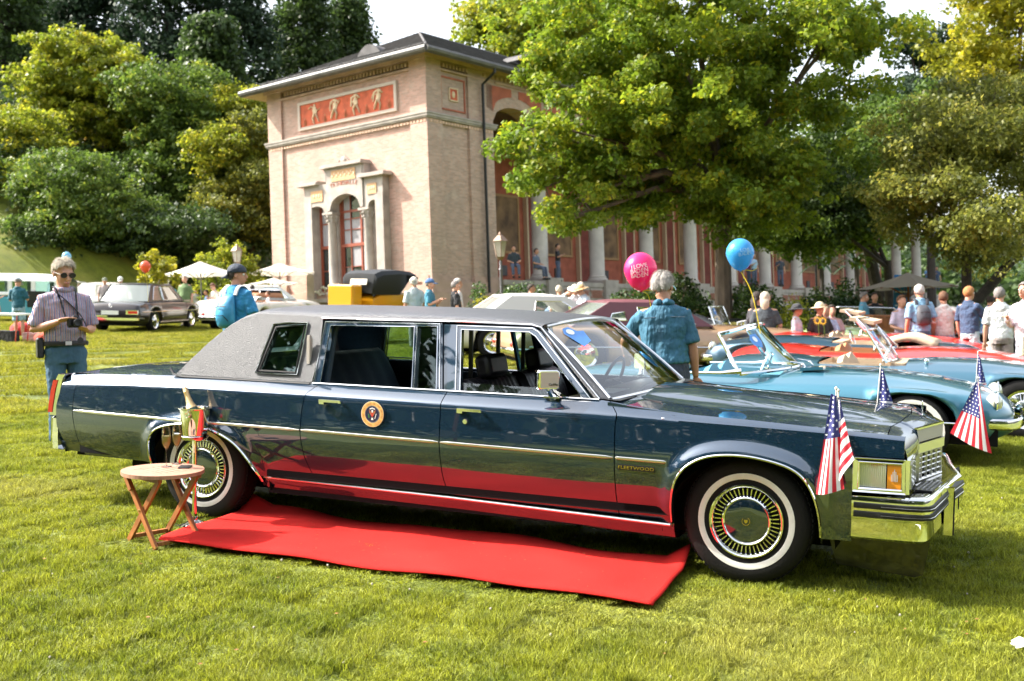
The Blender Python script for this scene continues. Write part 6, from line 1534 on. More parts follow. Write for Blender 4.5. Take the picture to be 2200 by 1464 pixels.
b = MB(); b.box((-2.1, 0, 1.36), (.03, 1.5, .46)); b.build('rear_window', M['dark_glass'], bus, smooth=False); b = MB(); b.box((2.08, 0, 1.36), (.03, 1.5, .46)); b.build('windscreen', M['dark_glass'], bus, smooth=False)
b = MB(); b.box((1.3, -.865, .95), (.62, .03, .55)); b.build('side_hatch', M['black'], bus, smooth=False)
put_wheels(bus, simple_wheel(.33), [(-1.25, -.74, .33, 0), (1.2, -.74, .33, 0), (-1.25, .74, .33, 1), (1.2, .74, .33, 1)])
b = MB(); b.box((2.2, 0, .42), (.1, 1.7, .14)); b.box((-2.2, 0, .42), (.1, 1.7, .14)); b.build('bumper', M['white'], bus, smooth=False)
# vintage tourer
YV = paint('strong_yellow_paint', (.72, .32, .008), 0, .35)
vt = thing('vintage_car', 'yellow vintage tourer with a raised black canvas hood in front of the portal', 'car', pose(-3.35, 30.5, 84, .36) @ Matrix.Scale(.86, 4))
b = MB(); rows = []
for x, w, z0, z1 in ((-1.55, .52, .55, 1.00), (-1.3, .60, .5, 1.12), (-.6, .62, .48, 1.16), (.2, .60, .48, 1.14), (.5, .46, .5, 1.06), (1.3, .36, .55, 1.0), (1.42, .34, .56, .98)):
    rows.append([Vector((x, y*w, z)) for y, z in ((-.8, z0), (-1, lerp(z0, z1, .4)), (-1, z1-.06), (-.8, z1), (0, z1+.01), (.8, z1), (1, z1-.06), (1, lerp(z0, z1, .4)), (.8, z0))])
b.grid(rows); b.add(rows[0]+rows[-1], [tuple(range(9)), tuple(range(9, 18))]); b.build('body', YV, vt, angle=40)
b = MB(); b.box((-1.95, .22, 1.02), (.5, .95, .72), None); q = b.build('luggage_trunk', YV, vt, smooth=False); q.modifiers.new('b', 'BEVEL').width = .05
b = MB(); rows = []
for x, w, z in ((-1.62, .60, 1.12), (-1.52, .64, 1.70), (-1.2, .68, 1.80), (-.4, .69, 1.84), (.3, .68, 1.80), (.62, .66, 1.72)):
    rows.append([Vector((x, -w, 1.08 if x < -.3 else z-.10)), Vector((x, -w, z-.12)), Vector((x, -w*.85, z)), Vector((x, 0, z+.03)), Vector((x, w*.85, z)), Vector((x, w, z-.12)), Vector((x, w, 1.08 if x < -.3 else z-.10))])
b.grid(rows); q = b.build('canvas_hood', BLKC, vt, angle=30); q.modifiers.new('s', 'SOLIDIFY').thickness = .03
b = MB(); b.poly([(-1.645, -.36, 1.38), (-1.645, .26, 1.38), (-1.60, .26, 1.56), (-1.60, -.36, 1.56)], ext=(-.02, 0, 0)); b.build('hood_window', mat('milky_hood_window', (.55, .52, .45), rough=.2), vt, smooth=False)
b = MB(); b.tube([(.55, -.5, 1.05), (.5, -.5, 1.66), (.5, .5, 1.66), (.55, .5, 1.05)], .02, n=5); b.build('windscreen_frame', M['black'], vt)
b = MB(); b.add([(.55, -.5, 1.05), (.5, -.5, 1.66), (.5, .5, 1.66), (.55, .5, 1.05)], [(0, 1, 2, 3)]); b.build('windscreen', M['glass'], vt, smooth=False)
for s in (-1, 1):
    for x in (-1.15, 1.45):
        b = MB(); b.grid([[Vector((x+.45*cos(a), s*.68+dy, .34+.44*sin(a))) for a in [radians(q) for q in range(20, 185, 15)]] for dy in (-.12, .12)]); q = b.build('mudguard', YV, vt); q.modifiers.new('s', 'SOLIDIFY').thickness = .02
    b = MB(); b.sphere((1.62, s*.45, .86), (.10, .11, .11), 10, 8); b.build('headlight', M['chrome'], vt)
put_wheels(vt, simple_wheel(.36, .11, wire=True, wall=True), [(-1.15, -.68, .36, 0), (1.45, -.68, .36, 0), (-1.15, .68, .36, 1), (1.45, .68, .36, 1), (.75, -.70, .72, 0)])
# distant cars behind the saloon
for a, dep, hd, pm, lb in ((250, 44, 20, WHT, 'white car far back behind the dark saloon'), (150, 46, 10, WHT, 'pale car far back between the photographer and the saloon'), (560, 41, 80, WHT, 'pale car half hidden behind the limousine roof by the pavilion corner')):
    car('parked_car', lb, pose((a-1100)/2421*dep, dep, hd), sal, (-1.30, 1.45), pm, gh=(-1.5, 1.05, -1.05, .30, .92, 1.40, .78, .64, [[(-.48, .96), (-.48, 1.34), (.22, 1.34), (.72, .96)]], 0), group='cars far back on the lawn')
# ================================================================ people
SK = [mat('skin_%d' % i, c, rough=.55, sub=0, var=.10, vscale=9) for i, c in enumerate(((.52, .27, .18), (.44, .22, .14), (.58, .34, .25)))]
HAIRM = {k: mat('hair_'+k, c, rough=.7, var=.35, vscale=40, stretch=(3, 3, .6), bump=.8, bscale=120) for k, c in (('white', (.50, .46, .42)), ('grey', (.20, .18, .17)), ('dark', (.035, .024, .018)), ('brown', (.13, .06, .03)), ('ginger', (.40, .17, .06)), ('blond', (.52, .45, .35)))}
_cl = {}
def cloth(c, nm='fabric'):
    k = tuple(c)
    if k not in _cl: _cl[k] = mat('%s_%d' % (nm, len(_cl)), c, rough=.85, var=.16, vscale=5, bump=.8, bscale=11, bdist=.05, sheen=.1)
    return _cl[k]
def stripe_mat():
    m = bpy.data.materials.new('striped_shirt_fabric'); m.use_nodes = True; t = m.node_tree; b = t.nodes['Principled BSDF']
    tc = _n(t, 'ShaderNodeTexCoord'); sx = _n(t, 'ShaderNodeSeparateXYZ'); t.links.new(tc.outputs['Object'], sx.inputs[0])
    ml = _n(t, 'ShaderNodeMath', operation='MULTIPLY'); ml.inputs[1].default_value = 24; t.links.new(sx.outputs[1], ml.inputs[0])
    fr = _n(t, 'ShaderNodeMath', operation='FRACT'); t.links.new(ml.outputs[0], fr.inputs[0]); r = _n(t, 'ShaderNodeValToRGB'); r.color_ramp.interpolation = 'CONSTANT'
    cols = [(0, (.50, .48, .56)), (.14, (.03, .04, .18)), (.30, (.46, .42, .48)), (.42, (.30, .07, .06)), (.54, (.52, .48, .55)), (.64, (.05, .07, .24)), (.76, (.50, .46, .46)), (.86, (.22, .10, .14))]
    e = r.color_ramp.elements; e[0].position, e[0].color = 0, (*cols[0][1], 1); e[1].position, e[1].color = cols[1][0], (*cols[1][1], 1)
    for p, c in cols[2:]: q = e.new(p); q.color = (*c, 1)
    t.links.new(fr.outputs[0], r.inputs[0]); t.links.new(r.outputs[0], b.inputs['Base Color']); b.inputs['Roughness'].default_value = .85; return m
STRIPE = stripe_mat()
def remesh(o, vox, sm=4):
    m = o.modifiers.new('r', 'REMESH'); m.mode = 'VOXEL'; m.voxel_size = vox; m.use_smooth_shade = True
    s = o.modifiers.new('s', 'SMOOTH'); s.iterations = sm; s.factor = .5; return o
ARMS = {  # elbow and wrist from the shoulder in body heights: forward, outward, up
 'down': ((-.005, .035, -.170), (.035, .045, -.315)), 'hip': ((-.05, .125, -.135), (.045, .035, -.235)), 'hold': ((.02, .055, -.165), (.155, -.045, -.135)),
 'reach': ((.09, .03, -.13), (.22, .01, -.16)), 'phone': ((.03, .04, -.165), (.15, -.02, -.10)), 'back': ((-.05, .05, -.165), (-.07, -.04, -.29)), 'lap': ((.01, .05, -.165), (.14, -.02, -.20)), 'up': ((.10, .05, -.10), (.15, -.02, .05)),
 'cam_r': ((-.015, .050, -.165), (.125, -.040, -.125)), 'cam_l': ((.00, .040, -.165), (.125, -.020, -.170)), 'sleeve_out': ((.07, .10, -.13), (.2, .10, -.20))}
def person(label, a, top, dep, face=0, shirt=(.3, .35, .4), legs=(.1, .15, .25), shorts=False, hair='grey', hat=None, arms=('down', 'down'), lean=0.0, nod=0.0, turn=0.0, sit=False, sk=0, near=0, H=None, longhair=False, glasses=None, girth=1.0, group=None, shirt_mat=None, base=None, pack=None, beard=None, leg_mat=None, stride=.0, skirt=False, collar=False, longsleeve=False):
    p = base if base is not None else LDpx(a, dep)
    if H is None: H = max(1.56, min(1.86, (sight(a, top, dep).z-p.z)*(1.42 if sit else 1.0)))
    f = -fh*cos(radians(face))+rh*sin(radians(face)); ang = atan2(f.y, f.x)
    mw = Matrix.Translation(p+Vector((0, 0, -.17*H if sit else 0))) @ Matrix.Rotation(ang, 4, 'Z')
    o = thing('person', label, 'person', mw, group)
    hipz = .515*H; B = Vector((0, 0, hipz)); Rl = Matrix.Rotation(lean, 3, 'Y')
    def up(x, y, z): return B+Rl @ Vector((x*H, y*H, z*H-hipz))      # body part above the hips
    g = girth; vox = {0: .020, 1: .012, 2: .0075}[near]
    SH = {s: up(-.005, s*.100, .792) for s in (-1, 1)}; E = {}; Wr = {}
    for s, k in ((1, arms[0]), (-1, arms[1])):
        e, w = ARMS[k]; E[s] = SH[s]+Rl @ Vector((e[0]*H, s*e[1]*H, e[2]*H)); Wr[s] = SH[s]+Rl @ Vector((w[0]*H, s*w[1]*H, w[2]*H))
    # legs
    LG = {}
    for s in (-1, 1):
        st = stride*s
        if sit: LG[s] = [Vector((0, s*.05*H, hipz)), Vector((.22*H, s*.07*H, .50*H)), Vector((.24*H, s*.07*H, .28*H)), Vector((.24*H, s*.07*H, .22*H))]
        else: LG[s] = [Vector((0, s*.052*H, hipz-.01*H)), Vector((st*.5+.01*H, s*.055*H, .285*H)), Vector((st-.01*H, s*.058*H, .045*H)), Vector((st, s*.06*H, .02*H))]
    hc = up(.014, 0, .922); Rh = Rl @ Matrix.Rotation(radians(turn), 3, 'Z') @ Matrix.Rotation(nod, 3, 'Y')
    def hp(x, y, z): return hc+Rh @ Vector((x*H*1.07, y*H*1.07, z*H*1.07))
    # ---- body, one continuous skin surface
    b = MB()
    def ell(c, r, R_=None, n=14, m=10):
        q = MB(); q.sphere((0, 0, 0), r, n, m); R_ = R_ or Matrix.Identity(3); b.add([Vector(c)+R_ @ Vector(v) for v in q.v], q.f)
    ell(hp(-.008, 0, .012), (.057*H, .045*H, .056*H), Rh); ell(hp(.008, 0, -.016), (.044*H, .039*H, .054*H), Rh); ell(hp(.022, 0, -.042), (.026*H, .026*H, .024*H), Rh)
    b.tube([hp(.050, 0, .012), hp(.058, 0, -.006), hp(.063, 0, -.016), hp(.050, 0, -.022)], [.005*H, .0075*H, .010*H, .006*H], n=6)
    ell(hp(.044, 0, .016), (.012*H, .032*H, .006*H), Rh, 8, 6)
    for s in (-1, 1): ell(hp(-.006, s*.046, -.006), (.011*H, .006*H, .018*H), Rh, 8, 6)
    ell(hp(.050, 0, -.036), (.008*H, .016*H, .005*H), Rh, 8, 6)
    b.tube([hp(-.012, 0, -.03), up(-.008, 0, .865), up(-.008, 0, .82)], [.034*H, .032*H, .040*H], n=12)
    b.tube([up(-.005, 0, .83), up(0, 0, .76), up(.0, 0, .64), up(0, 0, .54)], [.05*H, .085*H, .075*H, .08*H], n=12, sq=(1, .6), upd=Vector((1, 0, 0)))
    for s in (-1, 1):
        b.tube([up(0, s*.05, .80), SH[s], (SH[s]+E[s])/2, E[s], (E[s]*.65+Wr[s]*.35), Wr[s]], [r*H for r in (.028, .030, .0275, .0235, .0245, .0155)], n=10)
        ax = (Wr[s]-E[s]).normalized(); side = Vector((0, s, 0)); 
        nrm = ax.cross(side).normalized() if abs(ax.dot(side)) < .95 else Vector((0, 0, 1)); sd = nrm.cross(ax).normalized()
        k = arms[0 if s == 1 else 1]; cur = .9 if k in ('hold', 'cam_r', 'cam_l', 'phone', 'reach') else .35
        palm = Wr[s]+ax*.028*H; ell(palm, (.012*H, .022*H, .028*H), Matrix((nrm, sd, ax)).transposed(), 8, 6)
        down = -nrm if nrm.z > 0 else nrm
        if k in ('cam_r', 'cam_l'): down = Vector((.3, -s*.9, -.15)).normalized() if k == 'cam_r' else Vector((.5, -s*.5, .7)).normalized()
        for q in range(4):
            r0 = palm+sd*((q-1.5)*.0115*H)+ax*.022*H; ln = (.019, .022, .021, .017)[q]*H*1.25; d1 = (ax+down*cur*.5).normalized(); d2 = (ax*.6+down*cur).normalized(); d3 = (ax*.1+down*cur*1.1+ax*.2).normalized()
            p1 = r0+d1*ln*.9; p2 = p1+d2*ln*.6; p3 = p2+d3*ln*.45; b.tube([r0-ax*.015*H, r0, p1, p2, p3], [.0062*H, .0060*H, .0055*H, .005*H, .0042*H], n=6)
        ti = -1 if s == 1 else 1; t0 = palm+sd*(.02*H*(-s)*1)-ax*.008*H; b.tube([palm-ax*.01*H, t0, t0+(ax*.8-sd*s*.5+down*.3).normalized()*.022*H, t0+(ax*1.0-sd*s*.3+down*.5).normalized()*.038*H], [.009*H, .0075*H, .0065*H, .0055*H], n=6)
        L = LG[s]; b.tube([L[0], (L[0]+L[1])/2, L[1], L[1].lerp(L[2], .3), L[2], L[3]], [r*H for r in (.050, .044, .030, .0315, .019, .022)], n=10)
    b.off = Vector((0, 0, 0)); body = remesh(b.build('body', SK[sk], o, weld=False, recalc=False), vox, 3)
    # ---- shirt
    b = MB(); gg = g
    def torso(z, w, d, x=0.0, n=20):
        c = up(x, 0, z); return [c+Rl @ Vector((cos(t)*d*H*gg, sin(t)*w*H*gg, 0)) for t in [2*pi*k/n for k in range(n)]]
    hem = .495 if not collar else .548
    T = [torso(hem, .098, .066), torso(.556, .099, .070, .002), torso(.60, .098, .070, .006*gg), torso(.66, .100, .066, .004), torso(.72, .108, .066), torso(.765, .108, .060), torso(.79, .096, .052, -.004), torso(.812, .072, .044, -.008), torso(.826 if collar else .835, .048, .038, -.010), torso(.85 if not collar else .829, .036 if not collar else .040, .032, -.010)]
    b.grid(T, close_u=True); b.add(T[0]+T[-1], [tuple(reversed(range(20))), tuple(range(20, 40))])
    for s in (-1, 1):
        e1 = SH[s].lerp(E[s], .86) if not longsleeve else E[s]
        P = [up(0, s*.055, .785), SH[s]+Vector((0, 0, -.012*H)), SH[s].lerp(E[s], .45), e1]; rr = [.034, .036, .035, .038]
        if longsleeve: P += [E[s].lerp(Wr[s], .5), E[s].lerp(Wr[s], .92)]; rr = [.034, .036, .034, .031, .027, .024]
        b.tube(P, [r*H for r in rr], n=12)
    if collar:
        b.tube([up(-.045, 0, .842)]+[up(-.008+.040*cos(t), .040*sin(t), .834+.014*(1-cos(t))*.5) for t in [pi+2*pi*k/14-.0 for k in range(1, 14)]], .011*H, n=6)
    sh = remesh(b.build('shirt', shirt_mat or cloth(shirt), o, weld=False, recalc=False), vox*.95, 2)
    if near: d = sh.modifiers.new('d', 'DISPLACE'); tx = bpy.data.textures.get('folds') or bpy.data.textures.new('folds', 'CLOUDS'); tx.noise_scale = .10; tx.noise_depth = 3; d.texture = tx; d.texture_coords = 'LOCAL'; d.strength = .034; d.mid_level = .22
    # ---- trousers, shorts or skirt
    b = MB(); T = [torso(.558, .094, .066), torso(.53, .098, .068), torso(.49, .102, .072, -.002), torso(.45 if not sit else .49, .098, .068)]
    b.grid(T, close_u=True); b.add(T[0]+T[-1], [tuple(reversed(range(20))), tuple(range(20, 40))])
    for s in (-1, 1):
        L = LG[s]
        if shorts: b.tube([L[0]+Vector((0, 0, .02*H)), L[0].lerp(L[1], .5), L[0].lerp(L[1], .92)], [.054*H, .052*H, .050*H], n=12)
        elif skirt: b.tube([L[0]+Vector((0, 0, .02*H)), L[1], L[1].lerp(L[2], .7)], [.058*H, .062*H, .066*H], n=12)
        else: b.tube([L[0]+Vector((0, 0, .02*H)), L[0].lerp(L[1], .5), L[1], L[1].lerp(L[2], .4), L[2]], [.054*H, .050*H, .040*H, .040*H, .036*H], n=12)
    tr = remesh(b.build('skirt' if skirt else ('shorts' if shorts else 'trousers'), leg_mat or cloth(legs), o, weld=False, recalc=False), vox, 2)
    if near: d = tr.modifiers.new('d', 'DISPLACE'); d.texture = bpy.data.textures['folds']; d.texture_coords = 'LOCAL'; d.strength = .03; d.mid_level = .5
    for s in (-1, 1):
        c = LG[s][3]; b = MB(); b.sphere(c+Vector((.030*H, 0, .008*H)), (.078*H, .028*H, .030*H), 12, 8); b.box(c+Vector((.030*H, 0, -.014*H)), (.15*H, .052*H, .012*H)); b.build('shoe', M['black'] if not shorts else M['white'], o)
    # ---- hair
    if hair:
        q = MB(); rows = []
        n, m_ = 22, 14
        for i in range(m_+1):
            th = pi*i/m_
            rows.append([(.0585*sin(th)*cos(2*pi*k/n), .0465*sin(th)*sin(2*pi*k/n), .057*cos(th)) for k in range(n)])
        vs_, fs = [v for r in rows for v in r], []
        for i in range(m_):
            for k in range(n):
                ids = (i*n+k, i*n+(k+1) % n, (i+1)*n+(k+1) % n, (i+1)*n+k); c = sum((Vector(vs_[j]) for j in ids), Vector())/4
                lim = interp(c.x, [(-.06, -.052 if not longhair else -.062), (-.02, -.030), (.0, -.002), (.02, .020), (.045, .036), (.06, .05)])
                if hair == 'bald': lim += .02
                if c.z > lim: fs.append(ids)
        vv = [hp(v[0]-.006, v[1], v[2]+.014) for v in vs_]
        vv = [v+ (v-hc).normalized()*H*(.0060 if near < 2 else .0095)*noise.noise(Vector((v.x*60, v.y*60, v.z*22))) for v in vv]
        q.add(vv, fs); h = q.build('hair', HAIRM[hair], o); s_ = h.modifiers.new('s', 'SOLIDIFY'); s_.thickness = (.007 if near < 2 else .003)*H; s_.offset = .2
        if longhair:
            q = MB(); q.tube([hp(-.03, 0, .02), hp(-.055, 0, -.02), hp(-.055, 0, -.07), hp(-.05, 0, -.11)], [.04*H, .048*H, .045*H, .02*H], n=10, sq=(1, .5)); q.build('long_hair', HAIRM[hair], h)
    if hair and near == 2:
        q = MB(); rg = random.Random(4)
        for k in range(2600):
            th = rg.uniform(.05, 2.0); az = rg.uniform(-pi, pi); d = Vector((sin(th)*cos(az), sin(th)*sin(az), cos(th)))
            v = Vector((.0585*d.x, .0465*d.y, .057*d.z)); lim = interp(v.x, [(-.06, -.048), (-.02, -.024), (.0, .004), (.02, .024), (.045, .038), (.06, .05)])
            if v.z < lim: continue
            fl = Vector((-.35 if v.x < .01 else .25, .5*(1 if v.y > -.01 else -1), -.75)); fl = (fl-d*fl.dot(d)); fl = fl.normalized() if fl.length > .1 else Vector((-1, 0, 0)); fl = (fl+Vector((rg.gauss(0, .22), rg.gauss(0, .22), rg.gauss(0, .22)))).normalized()
            L_ = rg.uniform(.014, .032); w_ = fl.cross(d).normalized()*.0009; P0 = v+d*.004; P1 = v+fl*L_*.5+d*.0075; P2 = v+fl*L_+d*rg.uniform(.002, .006)
            q.add([hp(p.x-.006, p.y, p.z+.014) for p in (P0-w_, P0+w_, P1+w_, P1-w_, P2)], [(0, 1, 2, 3), (3, 2, 4)])
        s_ = q.build('hair_strands', HAIRM[hair], h, weld=False, recalc=False); s_['kind'] = 'stuff'
    if hat:
        kind, hcol = hat[0], hat[1]; q = MB(); hm = cloth(hcol, 'hat')
        dome = [[hp(-.006+.066*cos(2*pi*k/20)*sin(t), .054*sin(2*pi*k/20)*sin(t), .020+.060*cos(t)) for k in range(20)] for t in [0, .3, .7, 1.1, 1.4, 1.62]]
        q.grid(dome, close_u=True)
        if kind == 'straw':
            q.grid([[hp(-.006+(.066+w)*cos(2*pi*k/24), (.054+w)*sin(2*pi*k/24), .020-dz) for k in range(24)] for w, dz in ((0, .0), (.02, .003), (.05, .010))], close_u=True)
        else:
            s = -1 if kind == 'cap_back' else 1; tilt = -.016 if kind == 'cap_back' else .0
            q.grid([[hp(s*(.055+w*cos(a_)), .045*sin(a_)*(1+w*3), .018-.010*(w/.05)+tilt*w/.05-.004*abs(sin(a_))) for a_ in [lerp(-1.35, 1.35, k/10) for k in range(11)]] for w in (0, .02, .04, .055)])
        h = q.build('hat', hm, o); s_ = h.modifiers.new('s', 'SOLIDIFY'); s_.thickness = .005*H
    if near or glasses:
        for s in (-1, 1):
            q = MB(); q.sphere(hp(.041, s*.019, .004), .0085*H, 8, 6); ey = q.build('eye', M['white'], o); q = MB(); q.sphere(hp(.0485, s*.019, .004), .0035*H, 6, 5); q.build('iris', M['black'], ey)
    if near:
        q = MB(); q.tube([hp(.056, -.012, -.0345), hp(.0595, 0, -.036), hp(.056, .012, -.0345)], .0028*H, n=5); q.build('mouth', mat('lip_'+o.name, (.38, .14, .11), rough=.5), o)
    if glasses:
        q = MB(); gm = M['black'] if glasses == 'sun' else M['chrome']
        for s in (-1, 1):
            P = [hp(.060, s*.021+.0155*cos(t), .004+.0125*sin(t)) for t in [2*pi*k/12 for k in range(12)]]; q.tube(P+[P[0]], .0014*H, n=4)
            if glasses == 'sun': q.add(P, [tuple(range(12))])
            q.tube([hp(.058, s*.037, .008), hp(-.005, s*.050, .006)], .0014*H, n=4)
        q.tube([hp(.061, -.006, .006), hp(.061, .006, .006)], .0014*H, n=4); q.build('glasses', gm, o)
    o_info = dict(o=o, up=up, hp=hp, H=H, Wr=Wr, SH=SH, mw=mw, Rl=Rl); return o_info
def backpack(pi_, name, label, m, m2, near=1, sc=1.0):
    o = thing(name, label, 'backpack', pi_['mw']); up, H = pi_['up'], pi_['H']
    b = MB(); rows = []
    for z, w, d in ((.55, .062, .07), (.57, .078, .10), (.64, .082, .115), (.71, .080, .10), (.765, .066, .07), (.79, .045, .035)):
        z2 = .67+(z-.67)*sc; rows.append([up(-.065*pi_.get('g', 1)-d*(.5+.5*cos(t)) if abs(t-0) > 9 else -.060-d*.5-d*.5*cos(t), w*sc*sin(t), z2) for t in [2*pi*k/16 for k in range(16)]])
    b.grid(rows, close_u=True); b.add(rows[0]+rows[-1], [tuple(range(16)), tuple(range(16, 32))]); bag = b.build('bag', m, o, angle=60); bag.modifiers.new('s', 'SUBSURF').render_levels = 1
    b = MB(); b.tube([up(-.165, -.05*sc, .70), up(-.175, 0, .705), up(-.165, .05*sc, .70)], .004*H, n=4); b.tube([up(-.150, -.06*sc, .60), up(-.178, -.04*sc, .64), up(-.178, .04*sc, .64), up(-.150, .06*sc, .60)], .003*H, n=4); b.build('zip', M['black'], bag)
    for s in (-1, 1):
        b = MB(); b.tube(bez([up(-.070, s*.055, .78), up(-.048, s*.062, .835), up(.0, s*.066, .842), up(.045, s*.068, .80), up(.070, s*.072, .72), up(.03, s*.10, .64), up(-.06, s*.085, .60)], 4), .017*H, n=6, sq=(1, .35)); b.build('shoulder_strap', m2, o)
    return o
CARS_G = 'visitors standing between the parked cars'
# photographer
ph = person('photographer with striped short sleeved shirt and blue jeans', 140, 563, 10.55, 36, shirt_mat=STRIPE, legs=(.06, .15, .24), hair='blond', arms=('cam_l', 'cam_r'), near=2, glasses='sun', nod=.30, turn=6, girth=1.02, collar=True, sk=0, H=1.78, group=None,
            leg_mat=mat('blue_denim', (.018, .055, .10), rough=.85, var=.45, vscale=5, col2=(.06, .13, .20), bump=.4, bscale=60, stretch=(1, 1, .35)))
up, H_ = ph['up'], ph['H']
b = MB(); b.tube([up(.001+.079*cos(t), .112*sin(t), .555) for t in [2*pi*k/28 for k in range(29)]], .014*H_, n=6, sq=(.4, 1)); b.build('belt', M['leather'], ph['o'])
b = MB(); b.box(up(.083, -.005, .555), (.012, .055, .036)); b.build('belt_buckle', M['satin'], ph['o'], smooth=False)
pou = thing('belt_pouch', 'black belt pouch on the hip of the photographer', 'pouch', ph['mw']); b = MB(); b.box(up(-.01, -.125, .535), (.09, .06, .19)); q = b.build('pouch', M['black'], pou, smooth=False); q.modifiers.new('b', 'BEVEL').width = .015
cm = thing('camera', 'black camera held in both hands by the photographer', 'camera', ph['mw']); W_ = (ph['Wr'][1]+ph['Wr'][-1])/2+Vector((.075, 0, .022))
b = MB(); b.box(W_, (.06, .125, .085)); b.box(W_+Vector((0, 0, .052)), (.05, .05, .03)); b.box(W_+Vector((.01, -.055, .01)), (.07, .03, .08)); q = b.build('camera_body', M['black'], cm, smooth=False); q.modifiers.new('b', 'BEVEL').width = .008
b = MB(); b.lathe([(0, .03), (.032, .03), (.034, .06), (.036, .10), (.030, .105), (.027, .095), (0, .09)], W_, 'X', 20); b.build('lens', M['black'], cm)
b = MB(); b.lathe([(0, .003), (.026, .003), (.028, 0), (.026, -.003), (0, -.003)], W_+Vector((.05, .03, -.16)), 'X', 16); b.tube([W_+Vector((.09, .02, -.03)), W_+Vector((.06, .03, -.14))], .0015, n=4); b.build('lens_cap', M['black'], cm)
b = MB(); b.tube(bez([W_+Vector((0, .06, .03)), up(.085, .045, .70), up(.062, .045, .80), up(.02, .048, .850), up(-.04, .02, .858), up(-.03, -.045, .856), up(.03, -.048, .842), up(.07, -.035, .78), up(.09, -.02, .70), W_+Vector((0, -.06, .03))], 4), .009, n=5, sq=(1, .35)); b.build('neck_strap', M['black'], cm)
b = MB(); b.tube(bez([up(.062, -.060, .825), up(.075, -.01, .78), up(.082, .06, .70), up(.07, .10, .62)], 5), .020, n=5, sq=(1, .25)); b.build('shoulder_strap', M['black'], cm)
# man in the blue denim shirt
dn = person('white haired man in a blue denim shirt, his back to us behind the bonnet', 1428, 604, 9.7, 172, shirt=(.05, .20, .30), shirt_mat=mat('blue_denim_shirt', (.035, .125, .195), rough=.8, var=.35, vscale=6, bump=.9, bscale=11, bdist=.06, stretch=(1, 1, .35)), legs=(.03, .04, .06), hair='white', arms=('sleeve_out', 'down'), near=2, nod=.25, turn=-25, girth=1.15, collar=True, sk=1, H=1.74, glasses='thin')
b = MB(); up = dn['up']; b.tube([up(-.070, y, .775-.006*abs(y)*8) for y in (-.1, -.06, -.02, .02, .06, .1)], .0035, n=4); b.build('yoke_seam', M['trim_blue'], dn['o'])
# man with blue backpack, cap turned round
bm = person('man in a bright blue t-shirt with a dark cap turned backwards', 512, 568, 14.2, 148, shirt=(.02, .19, .38), legs=(.05, .07, .1), hair='dark', hat=('cap_back', (.03, .04, .06)), arms=('lap', 'lap'), near=1, turn=-55, girth=1.15, sk=1)
backpack(bm, 'backpack', 'bright blue backpack on the man with the backwards cap', mat('blue_nylon', (.03, .22, .40), rough=.4, var=.3, vscale=8, bump=.4, bscale=20), mat('pale_grey_strap', (.45, .46, .48), rough=.7))
# left side
P_ = person
P_('man in a dark teal polo shirt and denim shorts, back to us by the bus', 42, 596, 29, 178, (.012, .09, .13), (.25, .38, .45), True, 'grey', arms=('phone', 'phone'), near=1, nod=.5, group=CARS_G, hat=('cap', (.45, .5, .55)))
P_('visitor cut off by the left edge beside the bus', -10, 600, 28, 90, (.55, .5, .45), (.2, .2, .22), False, 'brown', arms=('down', 'phone'), group=CARS_G)
P_('man in a camouflage cap and checked shirt behind the dark saloon', 229, 597, 41, 20, (.45, .38, .38), hair='grey', hat=('cap', (.18, .2, .14)), group=CARS_G)
P_('man with a white flat cap and pale shirt behind the dark saloon', 263, 595, 41, 10, (.62, .65, .72), hair='white', hat=('cap', (.65, .68, .66)), group=CARS_G, nod=.3)
P_('bare shouldered visitor bending over behind the dark saloon', 330, 601, 41, 30, (.55, .30, .24), hair='blond', lean=.4, group=CARS_G, sk=2)
P_('woman in a pink top with sunglasses behind the dark saloon', 343, 600, 40.5, 5, (.55, .33, .32), hair='brown', glasses='sun', group=CARS_G, arms=('phone', 'down'))
P_('dark haired man in a blue t-shirt leaning on the saloon roof', 362, 599, 39.5, -100, (.04, .16, .32), (.1, .1, .12), hair='dark', lean=.35, arms=('reach', 'reach'), group=CARS_G, sk=1)
P_('visitor in a bright turquoise shirt behind the man in the blue t-shirt', 374, 600, 40.5, -120, (.03, .33, .50), (.1, .1, .12), hair='dark', lean=.2, group=CARS_G)
P_('man in a green polo shirt and beige trousers beside the dark saloon', 401, 592, 38, -8, (.13, .20, .08), (.42, .34, .25), hair='white', arms=('down', 'down'), group=CARS_G, girth=1.12)
P_('small figure in white left of the pole of the white parasol', 424, 626, 46, 60, (.6, .6, .64), (.3, .3, .35), hair='blond', H=1.5, group=CARS_G, base=LDpx(424, 46, -.25))
P_('man with sunglasses in a cream shirt right of the white parasol pole', 467, 608, 40, -40, (.62, .56, .48), hair='brown', arms=('phone', 'phone'), glasses='sun', nod=.4, lean=.15, group=CARS_G, base=LDpx(467, 40, -.12))
P_('person in blue with an orange bag low behind the white convertible', 447, 634, 44, -60, (.04, .16, .34), hair='dark', H=1.5, base=LDpx(447, 44, -.3), group=CARS_G)
P_('far visitor with white hair between the photographer and the saloon', 172, 613, 48, 0, (.55, .5, .48), hair='white', H=1.6, base=LDpx(172, 48, -.2), group=CARS_G)
P_('visitor in red behind the head of the man with the backwards cap', 545, 616, 38, 180, (.5, .12, .12), hair='dark', group=CARS_G, H=1.55, base=LDpx(545, 38, -.1))
P_('child in a white top at the foot of the pavilion corner', 579, 630, 37, -70, (.62, .6, .6), hair='brown', H=1.25, group=CARS_G)
